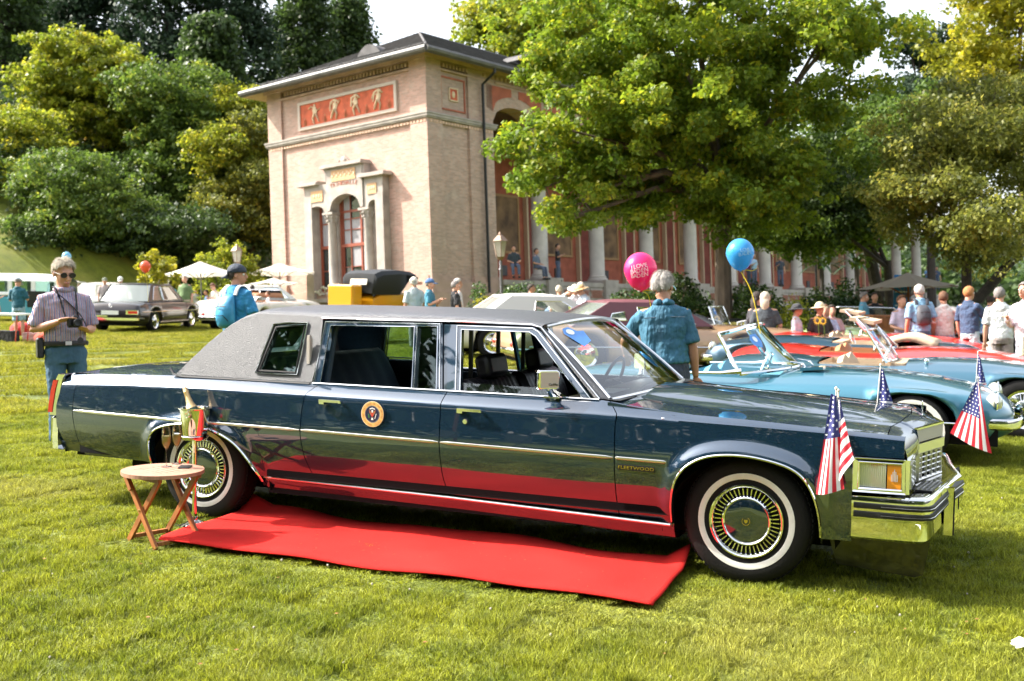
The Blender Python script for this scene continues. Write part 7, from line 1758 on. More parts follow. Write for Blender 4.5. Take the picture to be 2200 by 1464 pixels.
# by the vintage car
v1 = P_('elderly man with a white cap, pale grey shirt and shoulder bag near the vintage car', 893, 596, 27.5, 200, (.42, .47, .48), (.2, .18, .16), hair='white', hat=('cap', (.62, .58, .5)), arms=('down', 'down'), near=1, group=CARS_G)
v2 = P_('man in a blue cap and blue shirt reading something beside the vintage car', 926, 599, 27, 80, (.03, .17, .26), (.15, .15, .16), hair='grey', hat=('cap', (.05, .12, .28)), arms=('phone', 'phone'), near=1, group=CARS_G)
v3 = P_('grey haired person in a black t-shirt by the pavilion corner', 981, 603, 27, 105, (.012, .012, .015), (.1, .1, .12), hair='grey', arms=('down', 'down'), group=CARS_G, near=1)
v4 = P_('person in white hidden behind the one in the black t-shirt', 986, 598, 28, 110, (.62, .58, .6), (.4, .4, .42), hair='white', group=CARS_G)
# behind the white and tan coupes
P_('bald man in a bright red shirt behind the white coupe', 1144, 610, 29.5, 75, (.55, .015, .02), hair='dark', arms=('lap', 'lap'), group=CARS_G)
P_('man in a pale grey shirt bending forward behind the white coupe', 1185, 614, 28.5, 70, (.5, .5, .5), hair='grey', lean=.85, arms=('reach', 'reach'), group=CARS_G, H=1.8)
P_('blond person crouching behind the white coupe', 1204, 622, 28, 180, (.16, .17, .15), hair='blond', H=1.60, group=CARS_G)
P_('woman with a wide white straw hat and white blouse behind the white coupe', 1238, 612, 26.5, 15, (.68, .64, .66), hair='brown', hat=('straw', (.68, .60, .50)), nod=.4, arms=('phone', 'phone'), group=CARS_G, near=1)
P_('woman with a pale hat between the two with straw hats', 1251, 607, 27.5, 10, (.66, .6, .62), hair='blond', hat=('straw', (.70, .62, .54)), group=CARS_G)
P_('man with an orange straw hat and pale blue shirt leaning over behind the coupes', 1266, 609, 26, -70, (.50, .56, .64), (.4, .38, .35), hair='grey', hat=('straw', (.62, .40, .20)), lean=.25, arms=('reach', 'reach'), group=CARS_G, near=1)
# seated under the trees
SG = 'people sitting at the tables below the terrace'
for lb, a, tp, dep, fc, sc, hr, ht in (('long haired blond woman seated below the blue balloon string', 1646, 652, 22, 160, (.04, .05, .06), 'blond', None), ('dark haired person seated left of the long haired woman', 1628, 650, 22.5, 120, (.03, .03, .04), 'dark', None),
  ('seated visitor in a white shirt and dark hat under the big bush', 1712, 675, 22, 60, (.6, .58, .64), 'dark', ('straw', (.03, .03, .035))), ('seated visitor in a straw hat and black top with a sunflower pot in front', 1762, 672, 22, 10, (.03, .03, .03), 'brown', ('straw', (.62, .52, .34))),
  ('seated visitor in a pale blue shirt right of the straw hat', 1775, 676, 22.3, -20, (.42, .5, .68), 'brown', None), ('seated visitor in pink right of the pale blue shirt', 1788, 678, 23, 0, (.5, .3, .3), 'dark', None),
  ('seated visitor with a raised hand under the grey parasol', 1938, 657, 24, 20, (.6, .5, .62), 'brown', None)):
    P_(lb, a, tp, dep, fc, sc, (.1, .1, .13), hair=hr, hat=ht, sit=True, arms=('lap', 'lap'), longhair='long' in lb, group=SG)
# right side
P_('man in a light blue polo shirt leaning on a chair left of the grey parasol', 1857, 640, 25.5, 60, (.10, .30, .42), (.1, .1, .12), hair='grey', arms=('down', 'down'), nod=.2, group=CARS_G, near=1)
P_('man in a black shirt facing us beside the light blue polo shirt', 1881, 648, 26.5, 0, (.012, .012, .014), (.03, .03, .03), hair='dark', group=CARS_G, sk=1)
r1_ = P_('white haired man in a light blue t-shirt, back to us with a grey backpack', 1978, 611, 20.5, 178, (.22, .40, .56), (.07, .16, .24), hair='white', arms=('down', 'down'), near=1, group=CARS_G, sk=1)
backpack(r1_, 'backpack', 'small dark grey backpack on the man in the light blue t-shirt', mat('grey_nylon', (.06, .06, .07), rough=.6, var=.4, vscale=9), mat('dark_strap', (.05, .05, .06), rough=.7), sc=.92)
P_('woman in a white t-shirt and lilac trousers with one hand on her hip', 2029, 626, 20.5, 172, (.66, .60, .56), (.36, .34, .42), hair='brown', arms=('down', 'hip'), near=1, group=CARS_G, sk=1)
P_('ginger haired man in a navy shirt and pale shorts walking to the right', 2083, 615, 20, 120, (.035, .06, .12), (.35, .48, .52), True, 'ginger', glasses='sun', arms=('down', 'reach'), near=1, group=CARS_G)
P_('man in a white t-shirt and grey shorts walking away beside the red car nose', 2150, 626, 18.5, 160, (.55, .58, .58), (.28, .24, .22), True, 'grey', arms=('down', 'down'), near=1, group=CARS_G, turn=-20, girth=1.08, H=1.70, stride=.07)
P_('man in a pale lilac jacket cut off by the right edge', 2206, 640, 17.2, -60, (.55, .48, .52), (.3, .3, .35), hair='grey', arms=('down', 'phone'), near=1, group=CARS_G, longsleeve=True, H=1.78)
P_('person in a blue jacket half hidden behind the man in the white t-shirt', 2120, 645, 24, 130, (.05, .18, .38), (.05, .06, .1), hair='dark', lean=.3, group=CARS_G)
P_('person in dark jeans bending down behind the red car', 2100, 690, 23, 90, (.08, .13, .22), (.05, .06, .1), hair='grey', lean=.6, H=1.5, group=CARS_G, base=LDpx(2100, 23, -.2))
# on the terrace
TG = 'people on the terrace of the colonnade'
def terr(a, dep): p = sight(a, 600, dep); p.z = CAMW.z+2.55; return p
for lb, a, dep, fc, sc, hr, st_ in (('dark haired visitor sitting on the terrace edge nearest the lamp', 1105, 45.8, 10, (.03, .04, .05), 'dark', True), ('visitor in grey blue sitting against the first column', 1153, 47.6, 60, (.10, .13, .18), 'dark', True),
  ('visitor in black standing behind the first column', 1199, 50.2, 80, (.015, .015, .02), 'dark', False), ('white haired couple member in a light blue shirt on the terrace', 1620, 61, 30, (.3, .45, .6), 'white', False), ('visitor in dark red on the terrace behind the blue balloon', 1608, 61.5, 100, (.2, .03, .04), 'grey', False),
  ('visitor in blue jeans on the terrace behind the thin black pole', 1676, 63, 0, (.04, .05, .07), 'dark', False), ('visitor in dark blue high on the terrace above the parasol', 2012, 80, 0, (.04, .07, .14), 'dark', False), ('visitor in light blue high on the terrace left of the dark blue one', 1992, 79, 20, (.15, .32, .6), 'brown', False)):
    P_(lb, a, 0, dep, fc, sc, (.08, .1, .16), hair=hr, base=terr(a, dep)+Vector((0, 0, -.1 if st_ else 0)), H=1.7, sit=st_, arms=('lap', 'lap') if st_ else ('down', 'phone'), group=TG)
# ================================================================ carpet, table, champagne, flags, balloons and the rest
RED = mat('red_felt_carpet', (.56, .026, .022), rough=1.0, spec=.1, var=.16, vscale=2.5, bump=1.0, bscale=260, bdist=.006)
b = MB(); rows = []; nu, nv = 90, 30
for i in range(nu+1):
    s = i/nu; row = []
    for j in range(nv+1):
        t = j/nv; x0 = lerp(-3.38, -3.43, t); x1 = lerp(-.30, -.345, t); u = lerp(x0, x1, s)
        ya = -.645-.018*sin(s*7)-.01*sin(s*17); yb = interp(s, [(0, .34), (.15, .37), (.5, .30), (.8, .285), (1, .25)])+.008*sin(s*21)
        v = lerp(ya, yb, t); z = .045+.006*sin(s*9+t*2)+.005*sin(s*23+t*5)+.004*sin(t*9+s*3)
        d = max(0, t-.90)/.10; z += .030*d*d*(.6+.4*sin(s*12+1))
        z += .075*max(0, 1-sqrt((s/.055)**2+((1-t)/.16)**2))+.085*max(0, 1-sqrt(((1-s)/.045)**2+((1-t)/.22)**2)); z -= .012*max(0, 1-t/.03)
        row.append(LP(u, v, z))
    rows.append(row)
b.grid(rows); o = b.build('red_carpet', RED); md = o.modifiers.new('t', 'SOLIDIFY'); md.thickness = .007; tag(o, 'long red carpet on the grass beside the limousine doors with curled up corners', 'carpet')
# folding table
WOOD = mat('oiled_teak', (.30, .11, .035), rough=.45, var=.4, vscale=6, stretch=(1, 12, 1), bump=.15, bscale=40)
WTOP = mat('sunbleached_teak_top', (.36, .19, .125), rough=.55, var=.25, vscale=5, stretch=(14, 1, 1))
TC_ = Vector((-3.425, -.555, 0)); tb_ = thing('folding_table', 'small round wooden folding table at the end of the red carpet', 'table', LM(TC_.x, TC_.y, radians(-17)))
Z = .445; Rr_ = .245
b = MB(); ring = [Vector((Rr_*cos(a), Rr_*sin(a), Z-.022)) for a in [2*pi*k/48 for k in range(48)]]
inner = [Vector((.175*cos(a+.785)*1.0, .175*sin(a+.785), Z-.022)) for a in [2*pi*k/4 for k in range(4)]]
b.poly(ring, [inner], ext=(0, 0, .022)); b.build('table_rim', WTOP, tb_, smooth=False)
for k in range(6):
    y = -.1025+k*.041; b = MB(); b.box((0, y, Z-.010), (.246, .036, .019)); q = b.build('slat', WTOP, tb_, smooth=False)
for y in (-.135, .135): b = MB(); b.box((0, y, Z-.034), (.36, .030, .024)); b.build('batten', WOOD, tb_, smooth=False)
def leg(p0, p1, nm='leg'):
    p0, p1 = Vector(p0), Vector(p1); d = p1-p0; b = MB(); m_ = Matrix((d.normalized().cross(Vector((0, 1, 0))).normalized(), Vector((0, 1, 0)), d.normalized())).transposed()
    b.box((p0+p1)/2, (.034, .018, d.length), m_); return b.build(nm, WOOD, tb_, smooth=False)
for s in (-1, 1):
    l1 = leg((.165, s*.150, .005), (-.165, s*.150, Z-.03)); l2 = leg((-.165, s*.128, .005), (.165, s*.128, Z-.03))
    b = MB(); b.sphere((0, s*.162, .215), (.007, .005, .007), 8, 5); b.sphere((-.10, s*.162, .345), (.006, .004, .006), 8, 5); b.build('bolt', M['gold'], l1)
    b = MB(); b.box((-.115, s*.168, .375), (.030, .014, .11), Matrix.Rotation(-.65, 3, 'Y')); b.build('brace', WOOD, tb_, smooth=False)
for x, y_ in ((.150, 0), (-.150, 0)): b = MB(); b.box((x, 0, .03), (.028, .27 if x > 0 else .24, .022)); b.build('crossbar', WOOD, tb_, smooth=False)
# champagne cooler on its stand
CHR = M['chrome']; SP_ = (-3.555, -.10)
st = thing('cooler_stand', 'polished steel stand carrying the champagne bucket', 'stand', LM(*SP_))
b = MB(); b.lathe([(0, .0), (.115, .0), (.115, .012), (.06, .022), (.025, .04), (.022, .06), (0, .06)], n=28); b.build('base', CHR, st)
b = MB(); b.tube([(0, 0, .04), (0, 0, .565)], .0155, n=12); b.build('pole', CHR, st); b = MB(); b.lathe([(.0, .562), (.078, .566), (.086, .575), (.090, .590), (.086, .592), (.078, .578)], n=32); b.build('ring', CHR, st)
bk = thing('ice_bucket', 'shiny steel ice bucket on the stand beside the folding table', 'bucket', LM(*SP_))
b = MB(); b.lathe([(0, .572), (.074, .572), (.077, .580), (.096, .762), (.108, .770), (.108, .774), (.094, .772), (.074, .588), (0, .585)], n=40); b.build('bucket', CHR, bk)
b = MB(); b.tube([Vector((.020+.016*cos(a), -.102, .735+.018*sin(a))) for a in [2*pi*k/16 for k in range(17)]], .0025, n=5); b.sphere((.02, -.098, .752), (.006, .008, .006), 8, 5); b.build('ring_handle', CHR, bk)
bt = thing('champagne_bottle', 'champagne bottle with gold foil leaning in the ice bucket', 'bottle', LM(SP_[0], SP_[1]) @ Matrix.Translation((.048, 0, .592)) @ Matrix.Rotation(-.40, 4, 'Y'))
b = MB(); b.lathe([(0, 0), (.042, 0), (.044, .02), (.044, .15), (.038, .19), (.022, .23), (.017, .26)], n=20); b.build('glass_body', mat('green_bottle_glass', (.02, .06, .02), rough=.05, coat=1), bt)
b = MB(); b.lathe([(.0385, .19), (.024, .225), (.0185, .262), (.0165, .295), (.0178, .30), (.0178, .308), (.0165, .31), (.0155, .325), (.012, .335), (0, .336)], n=20); b.build('gold_foil', mat('gold_foil', (.75, .52, .25), rough=.32, metal=.9, bump=.6, bscale=120), bt)
WINE = mat('champagne', (.95, .66, .24), rough=.1, alpha=.85, transl=.0, spec=.8)
for lb, x, y in (('champagne flute nearer the left rim of the folding table', -3.475, -.465), ('champagne flute standing nearer the ice bucket', -3.489, -.352)):
    g_ = thing('champagne_flute', lb, 'glass', LM(x, y, 0, Z), 'champagne flutes on the folding table')
    b = MB(); b.lathe([(.031, .0), (.031, .0015), (.012, .004), (.0035, .010), (.003, .095), (.006, .108), (.017, .125), (.0265, .150), (.0285, .180), (.0265, .215), (.0225, .245)], n=24); b.build('bowl_and_stem', glass_mat('crystal_glass', (.985, .99, .985), 1.7) if 'left rim' in lb else bpy.data.materials['crystal_glass'], g_)
    b = MB(); b.lathe([(0, .112), (.014, .124), (.0245, .150), (.0265, .178), (.0262, .192), (0, .192)], n=20); b.build('wine', WINE, g_)
ph_ = MB(); ph_.box((0, 0, .003), (.07, .10, .005)); o = ph_.build('coaster', M['leather'], mw=LM(-3.36, -.43, .5, Z+.001), smooth=False); tag(o, 'dark flat coaster at the right edge of the folding table', 'coaster')
# flags
FR_ = mat('flag_red', (.55, .015, .03), rough=.7, transl=.3); FW = mat('flag_white', (.75, .73, .72), rough=.7, transl=.3); FB = mat('flag_blue', (.03, .035, .16), rough=.7, transl=.3)
def flag(label, base, top, c4, canton, ns=9, along=True, fold=.012, nf=2.0, cs=1.0, lit=0):
    """base/top of the staff, c4: top left, top right, bottom left, bottom right corners of the hanging cloth (lawn coordinates)"""
    base, top = Vector(base), Vector(top); o = thing('flag', label, 'flag', LM(base.x, base.y, 0, base.z), 'small flags on the front wings')
    b = MB(); b.off = -base; b.tube([base, top], .0045, n=6); b.sphere(top+Vector((0, 0, .006)), (.008, .008, .010), 8, 6); b.sphere(base, (.016, .016, .008), 8, 6); b.build('staff', mat('white_staff', (.7, .66, .6), rough=.4) if 'white_staff' not in bpy.data.materials else bpy.data.materials['white_staff'], o)
    TL, TR, BL, BR = [Vector(c) for c in c4]; n, m_ = ns*3, 40
    def P(s, t):
        p = TL.lerp(TR, s).lerp(BL.lerp(BR, s), t); k = sin(s*pi*nf+t*1.8)*fold*(.3+t); p.y += k-.01*t; p.x += .35*k*t; p.z += .006*sin(t*9+s*4)*t; return p
    b = MB(); b.off = -base; V = [[P(i/n, j/m_) for i in range(n+1)] for j in range(m_+1)]; fs = []; mi = []
    for j in range(m_):
        for i in range(n):
            s, t = (i+.5)/n, (j+.5)/m_; a = j*(n+1)+i; fs.append((a, a+1, a+n+2, a+n+1))
            if t < canton and s < cs: mi.append(2)
            else: mi.append(int(s*ns) % 2 if along else (int((t-canton)/(1-canton)*ns)+1) % 2)
    b.v = [tuple(p) for r in V for p in r]; b.f = fs; b.m = mi; f = b.build('cloth', [FR_, FW, FB], o, weld=False, recalc=False, angle=180)
    b = MB(); b.off = -base
    W_ = (V[8][n]-V[8][0]).length; rows_ = 9
    for j in range(rows_):
        t = (j+.7)/(rows_+.4)*canton; w = (P(1, t)-P(0, t)).length*cs; k = max(1, int(w/.026))
        for i in range(k):
            s = (i+.5+(.25 if j % 2 else -.25)*(k > 1))/k*cs
            if not .03 < s < .97*cs: continue
            c = P(s, t); e1 = (P(s+.02, t)-c).normalized(); e2 = (P(s, t-.02)-c).normalized(); nn = e1.cross(e2).normalized()
            for d in (-1, 1): b.add([c+nn*.0022*d+(e1*cos(q)+e2*sin(q))*(.0085 if h % 2 == 0 else .0034) for h, q in enumerate([pi/2+pi*k2/5 for k2 in range(10)])], [tuple(range(10))])
    s_ = b.build('stars', M['white'], f, smooth=False, weld=False, recalc=False); s_['kind'] = 'stuff'; return o
flag('flag on the near front wing of the limousine, hanging in front of the wheel arch', (.452, .115, .865), (.447, .115, 1.080), [(.425, .085, 1.06), (.452, .095, 1.05), (.375, -.055, .545), (.515, -.055, .585)], .44, 9, fold=.016)
flag('second flag cloth folded behind the near wing flag of the limousine', (.466, .135, .864), (.455, .135, 1.068), [(.455, .12, 1.04), (.468, .12, 1.03), (.49, -.045, .62), (.560, -.04, .74)], .30, 9, along=False, fold=.010)
flag('flag on the far front wing of the limousine, seen above the bonnet', (.497, 1.82, .86), (.510, 1.82, 1.105), [(.515, 1.80, 1.085), (.53, 1.80, 1.08), (.50, 1.78, .72), (.64, 1.78, .72)], .58, 8, along=False, fold=.012)
flag('large spread flag on the near wing of the light blue sports car', (1.075, 5.0, .66), (1.062, 4.93, .83), [(1.050, 4.82, .80), (1.066, 4.82, .80), (.845, 4.70, .345), (1.20, 4.70, .19)], .56, 11, cs=.80, fold=.02, nf=1.4)
flag('narrow flag on the far wing of the light blue sports car, behind the large one', (1.02, 6.45, .62), (1.03, 6.45, .985), [(1.03, 6.43, .965), (1.045, 6.43, .96), (1.03, 6.42, .60), (1.13, 6.42, .62)], .8, 8, along=False, fold=.01)
# balloons
def balloon(label, c, r, col, tie=None, txt=None, strc=(.75, .55, .02)):
    c = Vector(c); o = thing('balloon', label, 'balloon', UM(c.x, c.y, 0, c.z), 'balloons')
    m = mat('balloon_'+str(len(bpy.data.materials)), col, rough=.22, spec=.6, transl=.35, coat=.3); b = MB(); rows = []
    for i in range(17):
        t = pi*i/16; rr = r*sin(t)*(1 if t < pi/2 else 1-.10*sin((t-pi/2)*2)*1.0); z = r*1.08*cos(t) if t < pi/2 else r*1.22*cos(t)
        rows.append([Vector((rr*cos(2*pi*k/24), rr*sin(2*pi*k/24), z)) for k in range(24)])
    b.grid(rows, close_u=True); sk_ = b.build('skin', m, o, angle=180)
    b = MB(); b.lathe([(.004, -r*1.21), (.012, -r*1.26), (.014, -r*1.29)], n=10); b.build('knot', m, sk_)
    if tie is not None:
        t = TM @ Vector(tie)-TM @ c; b = MB(); b.tube(bez([Vector((0, 0, -r*1.25)), t*.5+Vector((.02, 0, -.06*r)), t], 6), .0045, n=4)
        b.tube(bez([(0, 0, -r*1.27), (.06, 0, -r*1.2), (.11, .02, -r*1.26), (.16, .0, -r*1.12)], 3), .004, n=4); b.build('string', mat('ribbon_'+o.name, strc, rough=.5), o)
    if txt:
        f = -fh*.97+rh*(-.25); f.normalize(); x_ = Vector((0, 0, 1)).cross(f).normalized()
        ctr = CAMW-(TM @ c); ctr.normalize(); x_ = Vector((0, 0, 1)).cross(ctr).normalized(); y_ = ctr.cross(x_)
        for i, ln in enumerate(txt):
            for k, ch in enumerate(ln):
                a = ((k-(len(ln)-1)/2)*.235+txt_off[0]); e = (1-i)*.26+txt_off[1]+.10*(k-(len(ln)-1)/2)*.3
                n_ = (ctr+x_*a+y_*e).normalized(); p = Vector((n_.x*r, n_.y*r, n_.z*r*1.08 if n_.z > 0 else n_.z*r*1.15))*1.004; xx = y_.cross(n_).normalized(); xx = (xx*cos(.1)+n_.cross(xx)*sin(.1)).normalized(); yy = n_.cross(xx)
                mw = Matrix(((xx.x, yy.x, n_.x, p.x), (xx.y, yy.y, n_.y, p.y), (xx.z, yy.z, n_.z, p.z), (0, 0, 0, 1)))
                text('balloon_letter', ch, r*.36, bpy.data.materials[txt_m], sk_, mw, ext=.0005)
    return o
mat('balloon_print_pale', (.85, .62, .68), rough=.4); mat('balloon_print_blue', (.30, .55, .75), rough=.4)
txt_off = (-.12, -.02); txt_m = 'balloon_print_pale'
balloon('pink balloon with pale lettering floating above the man in the denim shirt', (-1.688, 3.576, 1.745), .148, (.80, .03, .22), (-1.62, 3.75, 1.30), ['I♥LOVE'.replace('♥', ''), 'BADEN', 'BADEN'])
txt_off = (.45, .0); txt_m = 'balloon_print_blue'
balloon('sky blue balloon on a yellow string tied to the light blue sports car', (-1.168, 5.229, 1.945), .140, (.06, .38, .72), (-.93, 5.15, 1.16), ['LOVE', 'BADEN'])
def lawnpt(a, e, dep): p = sight(a, e, dep); return TM.transposed() @ p
balloon('pale blue balloon just above the head of the photographer', lawnpt(143, 552, 32), .13, (.25, .55, .75), tuple(lawnpt(146, 640, 32)))
balloon('orange balloon in front of the small yellow tree', lawnpt(312, 573, 33), .155, (.75, .17, .08), tuple(lawnpt(318, 650, 33)))
# parasols
def parasol(label, a, e_top, dep, rad, drop, col, wood, pole=None, H=None):
    t = sight(a, e_top, dep); gz = ground_z(t.x, t.y); h = t.z-gz; o = thing('parasol', label, 'parasol', Matrix.Translation((t.x, t.y, gz)) @ Matrix.Rotation(.3, 4, 'Z'), 'parasols on the lawn')
    b = MB(); b.tube([(0, 0, 0), (0, 0, h)], .028, n=8); b.build('pole', wood, o); m = mat('parasol_cloth_'+o.name, col, rough=.9, transl=.35)
    for k in range(8):
        a0, a1 = 2*pi*k/8, 2*pi*(k+1)/8; b = MB(); rows = []
        for t_ in (0, .3, .6, .85, 1.0):
            rows.append([Vector((rad*t_*cos(q), rad*t_*sin(q), h-drop*(t_**1.15)-.04*t_*sin(pi*j/4))) for j, q in enumerate([lerp(a0, a1, j/4) for j in range(5)])])
        rows = [[Vector((cos(a0)*0, 0, h))]*5]+rows[1:]; 
        ch0 = [Vector((rad*cos(a0), rad*sin(a0), h-drop)), Vector((rad*cos(a1), rad*sin(a1), h-drop))]
        rows2 = []
        for i, t_ in enumerate((0.0, .3, .6, .85, 1.0)): rows2.append([Vector((0, 0, h)).lerp(ch0[0].lerp(ch0[1], j/4), t_)-Vector((0, 0, .03*sin(pi*t_)+.035*t_*sin(pi*j/4))) for j in range(5)])
        b.grid(rows2); b.build('canopy_panel', m, o, angle=60)
        b = MB(); b.tube([(0, 0, h-.05), (rad*cos(a0)*.97, rad*sin(a0)*.97, h-drop-.03)], .011, n=4); b.tube([(0, 0, h-drop-.25), (rad*.5*cos(a0), rad*.5*sin(a0), h-drop*.5-.08)], .010, n=4); b.build('rib', wood, o)
    return o
POLEW = mat('reddish_parasol_wood', (.30, .10, .05), rough=.6); POLEG = mat('grey_metal_pole', (.18, .18, .18), rough=.4, metal=.6)
parasol('wide white parasol behind the dark saloon and the yellow sapling', 430, 562, 43, 1.42, .50, (.75, .70, .62), POLEG)
parasol('white parasol half hidden by the left corner of the pavilion, the higher one', 600, 566, 47, 1.5, .42, (.75, .69, .60), POLEG)
parasol('white parasol just below the higher one at the pavilion corner', 585, 598, 44, 1.0, .22, (.75, .70, .62), POLEG)
parasol('grey beige parasol with a wooden pole on the right side', 1949, 586, 27.5, 1.20, .36, (.34, .29, .24), POLEW)
# patio heater
p = LDpx(579, 45); o = thing('patio_heater', 'mushroom shaped patio heater at the foot of the pavilion corner', 'heater', UPW(p)); t = sight(579, 616, 45).z-p.z
b = MB(); b.tube([(0, 0, 0), (0, 0, t)], .04, n=8); b.lathe([(0, 0), (.22, 0), (.22, .5), (.05, .6)], n=12); b.build('stem', POLEG, o); b = MB(); b.lathe([(.42, t-.12), (.2, t-.02), (0, t)], n=20); b.build('hood', M['satin'], o)
# street lamps
def lamp(label, a, e_top, dep, tall=None):
    t = sight(a, e_top, dep); gz = ground_z(t.x, t.y); h = t.z-gz; o = thing('street_lamp', label, 'street lamp', Matrix.Translation((t.x, t.y, gz)), 'street lamps'); IR = bpy.data.materials.get('grey_cast_iron') or mat('grey_cast_iron', (.16, .16, .17), rough=.55, metal=.3)
    b = MB(); b.lathe([(.0, 0), (.14, 0), (.12, .5), (.06, .6), (.045, .9), (.042, h-1.1), (.06, h-1.05), (.035, h-.98), (.04, h-.86), (.03, h-.80)], n=12); b.build('post', IR, o)
    b = MB(); b.lathe([(.03, h-.80), (.11, h-.72), (.13, h-.70)], n=6)
    for k in range(6):
        a0 = 2*pi*k/6; b.tube([(.12*cos(a0), .12*sin(a0), h-.70), (.20*cos(a0), .20*sin(a0), h-.26)], .012, n=4)
    b.lathe([(.24, h-.27), (.21, h-.24), (.10, h-.12), (.05, h-.09), (.05, h-.06), (.0, h)], n=6); b.build('lantern_frame', bpy.data.materials.get('copper_brown') or mat('copper_brown', (.30, .20, .15), rough=.5, metal=.5), o, smooth=False)
    for k in range(6):
        a0, a1 = 2*pi*k/6, 2*pi*(k+1)/6; b = MB(); b.add([(.12*cos(a0), .12*sin(a0), h-.70), (.12*cos(a1), .12*sin(a1), h-.70), (.20*cos(a1), .20*sin(a1), h-.27), (.20*cos(a0), .20*sin(a0), h-.27)], [(0, 1, 2, 3)])
        b.build('lantern_pane', bpy.data.materials.get('milky_lamp_glass') or mat('milky_lamp_glass', (.62, .58, .50), rough=.25, alpha=.7), o, smooth=False)
lamp('grey street lamp with a copper lantern beside the drainpipe corner of the pavilion', 1073, 498, 31); lamp('street lamp whose lantern shows above the man with the backwards cap', 508, 524, 42)
b = MB(); p0 = LDpx(1757, 33); t = sight(1757, 562, 33); b.tube([(0, 0, 0), (0, 0, t.z-p0.z)], .035, n=6); o = b.build('lamp_pole', M['black'], mw=Matrix.Translation(p0)); tag(o, 'thin black pole in front of the terrace between the big tree and the dark bush', 'pole')
# bar, banner, tables and chairs under the parasol
o = thing('bar_counter', 'reddish wooden bar counter under the grey beige parasol', 'bar', pose((1930-1100)/2421*25, 25, 30)); 
b = MB(); b.box((0, 0, 1.03), (1.5, .5, .04)); b.build('counter_top', WOOD, o, smooth=False)
for k in range(14): b = MB(); b.box((-.66+k*.101, -.22, .5), (.092, .02, 1.0)); b.build('plank', WOOD, o, smooth=False)
o = thing('banner', 'tall blue roll-up banner with white writing behind the bar', 'banner', pose((1932-1100)/2421*28, 28, 22, .15)); BB_ = mat('banner_blue', (.02, .20, .50), rough=.5)
b = MB(); b.box((0, 0, 1.0), (.42, .02, 1.7)); q = b.build('banner_sheet', BB_, o, smooth=False); b = MB(); b.box((0, .05, .08), (.5, .2, .1)); b.build('banner_foot', M['satin'], o, smooth=False)
for k, w in enumerate((.28, .32, .2, .3, .26)): b = MB(); b.box((-.02, -.013, 1.6-k*.17), (w, .004, .035)); b.build('print_line', M['white'], q, smooth=False)
def wchair(label, a, dep, hd, base=0):
    o = thing('garden_chair', label, 'chair', pose((a-1100)/2421*dep, dep, hd), 'white garden chairs below the terrace'); WP = M['white']
    b = MB(); b.box((0, 0, .45), (.45, .45, .03)); b.build('seat', WP, o, smooth=False)
    for x in (-.2, .2):
        for y in (-.2, .2): b = MB(); b.tube([(x, y, .45), (x*1.1, y*1.1, 0)], .015, n=5); b.build('leg', WP, o)
    for k in range(7): b = MB(); b.tube([(-.21+k*.07, .21, .45), (-.24+k*.08, .28, .86+.05*sin(pi*k/6))], .013, n=4); b.build('back_slat', WP, o)
    b = MB(); b.tube([(-.25+k*.0833, .28, .87+.05*sin(pi*k/6)) for k in range(7)], .016, n=5); b.build('back_rail', WP, o)
wchair('white slatted garden chair left of the sunflower behind the tan coupe', 1513, 24.5, 205); wchair('white slatted garden chair right of the sunflower', 1600, 24, 200); wchair('white garden chair partly behind the first one left of the sunflower', 1490, 25.5, 215)
def sunfl(label, a, e, dep):
    c = sight(a, e, dep); gz = ground_z(c.x, c.y); h = c.z-gz; o = thing('sunflower', label, 'sunflower', Matrix.Translation((c.x, c.y, gz)) @ Matrix.Rotation(-YAW, 4, 'Z'), 'sunflowers in pots'); b = MB(); b.tube([(0, 0, 0), (.02, 0, h*.5), (0, 0, h)], .012, n=5); b.build('stem', LM_['mid'], o)
    b = MB()
    for k in range(14): a_ = 2*pi*k/14; b.add([Vector((.035*cos(a_-.2), -.03, h+.035*sin(a_-.2))), Vector((.095*cos(a_), -.04, h+.095*sin(a_))), Vector((.035*cos(a_+.2), -.03, h+.035*sin(a_+.2)))], [(0, 1, 2)])
    b.build('petals', mat('sunflower_petal_'+o.name, (.75, .42, .01), rough=.7), o, smooth=False); b = MB(); b.sphere((0, -.03, h), (.045, .015, .045), 10, 6); b.build('flower_head', BARKD, o)
    b = MB(); b.lathe([(0, 0), (.09, 0), (.12, .22), (.12, .24), (0, .22)], n=12); b.build('pot', M['white'], o)
sunfl('sunflower between the white garden chairs', 1541, 686, 24.3); sunfl('sunflower in front of the straw hatted visitor, left one', 1757, 689, 21.5); sunfl('sunflower in front of the straw hatted visitor, right one', 1769, 690, 21.6)
# table of things at the left edge, with red folding chairs and bags
o = thing('picnic_table', 'camping table with a pale top at the left edge', 'table', pose((12-1100)/2421*27, 27, 15)); b = MB(); b.box((0, 0, .72), (1.0, .6, .04)); b.build('table_top', M['white'], o, smooth=False)
for x in (-.45, .45):
    for y in (-.25, .25): b = MB(); b.tube([(x, y, .7), (x*.9, y, 0)], .014, n=5); b.build('leg', REDP, o)
for lb, a, dep, col, s in (('red cloth bag on the grass right of the man in the teal shirt', 92, 27.5, (.55, .08, .04), .42), ('pink and white cool box on the grass behind the man in the teal shirt', 70, 27.8, (.6, .35, .34), .4), ('dark crate under the camping table', 14, 27.5, (.02, .02, .022), .5), ('red bag behind the legs of the man in the teal shirt', 46, 30.5, (.5, .02, .02), .6)):
    b = MB(); b.sphere((0, 0, s*.3), (s*.55, s*.35, s*.34), 12, 8) if 'bag' in lb else b.box((0, 0, s*.3), (s, s*.6, s*.6)); q = b.build('bag' if 'bag' in lb else 'box', cloth(col), mw=pose((a-1100)/2421*dep, dep, 10)); tag(q, lb, 'bag' if 'bag' in lb else 'box')
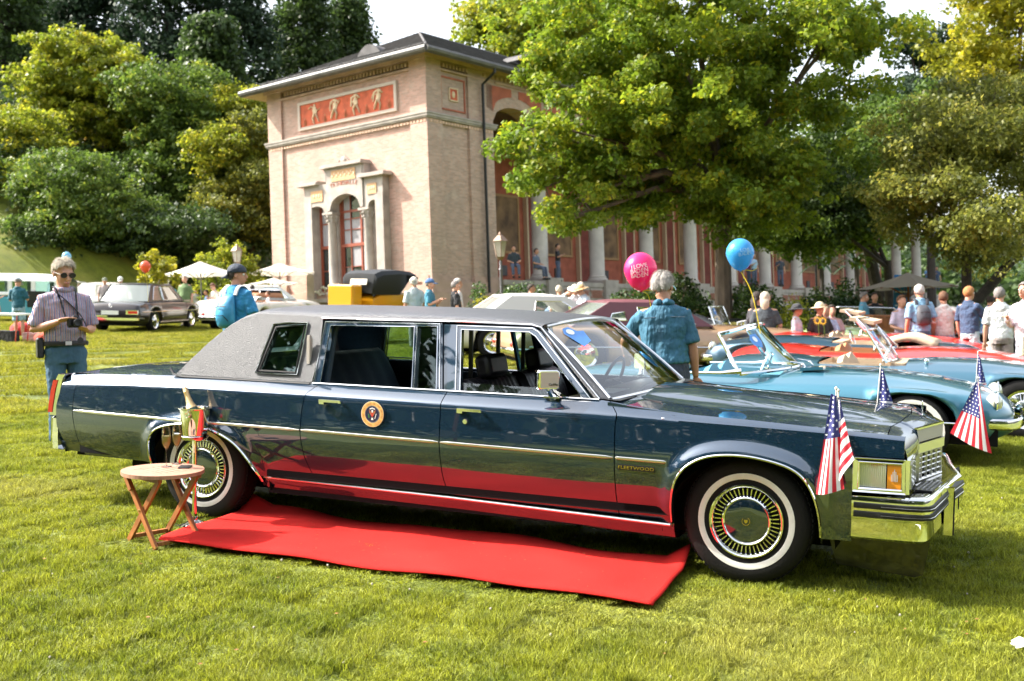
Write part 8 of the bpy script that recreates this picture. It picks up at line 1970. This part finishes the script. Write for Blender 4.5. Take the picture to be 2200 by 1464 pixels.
# white cloth at the lower right corner
b = MB(); b.grid([[LP(lerp(1.335, 1.75, i/8)+.018*sin(j*2.3), lerp(-.56, -.44, j/6)+.012*sin(i*2.1), .03+.022*sin(i*1.9+j*1.3)) for i in range(9)] for j in range(7)]); q = b.build('white_cloth', M['white']); q.modifiers.new('s', 'SOLIDIFY').thickness = .006; tag(q, 'corner of a crumpled white cloth on the grass at the lower right', 'cloth')
# long dark table with a white post and a rounded yellow stand-in for a car piece at the far right
o = thing('display_table', 'long table under a black cloth behind the walking people at the right', 'table', pose((2150-1100)/2421*22.5, 22.5, 28)); b = MB(); b.box((0, 0, .38), (2.6, .7, .74)); b.build('black_cloth', M['dark'], o, smooth=False); b = MB(); b.box((0, 0, .765), (2.64, .74, .02)); b.build('table_top', BLKC, o, smooth=False)
b = MB(); b.tube([(0, 0, 0), (0, 0, .95)], .035, n=8); o = b.build('barrier_post', M['white'], mw=pose((2186-1100)/2421*17, 17, 0)); tag(o, 'white barrier post in front of the black table at the right edge', 'post')
b = MB(); b.sphere((0, 0, .3), (.35, .3, .3), 12, 8); o = b.build('yellow_bag', cloth((.6, .5, .04)), mw=pose((2205-1100)/2421*16.6, 16.6, 0)); tag(o, 'rounded yellow stand-in for a piece of a car at the right edge', 'bag')
# things behind the camera that show in the paint: a parasol and two camp chairs
for k, (u, v) in enumerate(((-6.2, -8.6), (-4.9, -8.2))):
    o = thing('camp_chair', ('grey camp chair left of its pair behind the camera', 'grey camp chair right of its pair behind the camera')[k], 'chair', LM(u, v, .3)); b = MB(); b.box((0, 0, .42), (.5, .45, .04)); b.box((0, -.22, .72), (.52, .04, .5)); b.build('seat', cloth((.12, .12, .12)), o, smooth=False)
    for x in (-.24, .24): b = MB(); b.tube([(x, .2, .42), (x, -.2, 0)], .012, n=5); b.tube([(x, -.2, .95), (x, .2, 0)], .012, n=5); b.build('leg', M['black'], o)
o = thing('parasol', 'large cream parasol behind the camera, seen only in the paint', 'parasol', LM(-6.0, -8.8)); b = MB(); b.tube([(0, 0, 0), (0, 0, 2.7)], .03, n=6); b.build('pole', POLEW, o); b = MB(); b.lathe([(0, 2.7), (1.0, 2.45), (2.0, 2.15)], n=8); b.build('canopy', mat('cream_canvas', (.60, .54, .45), rough=.9), o, smooth=False)
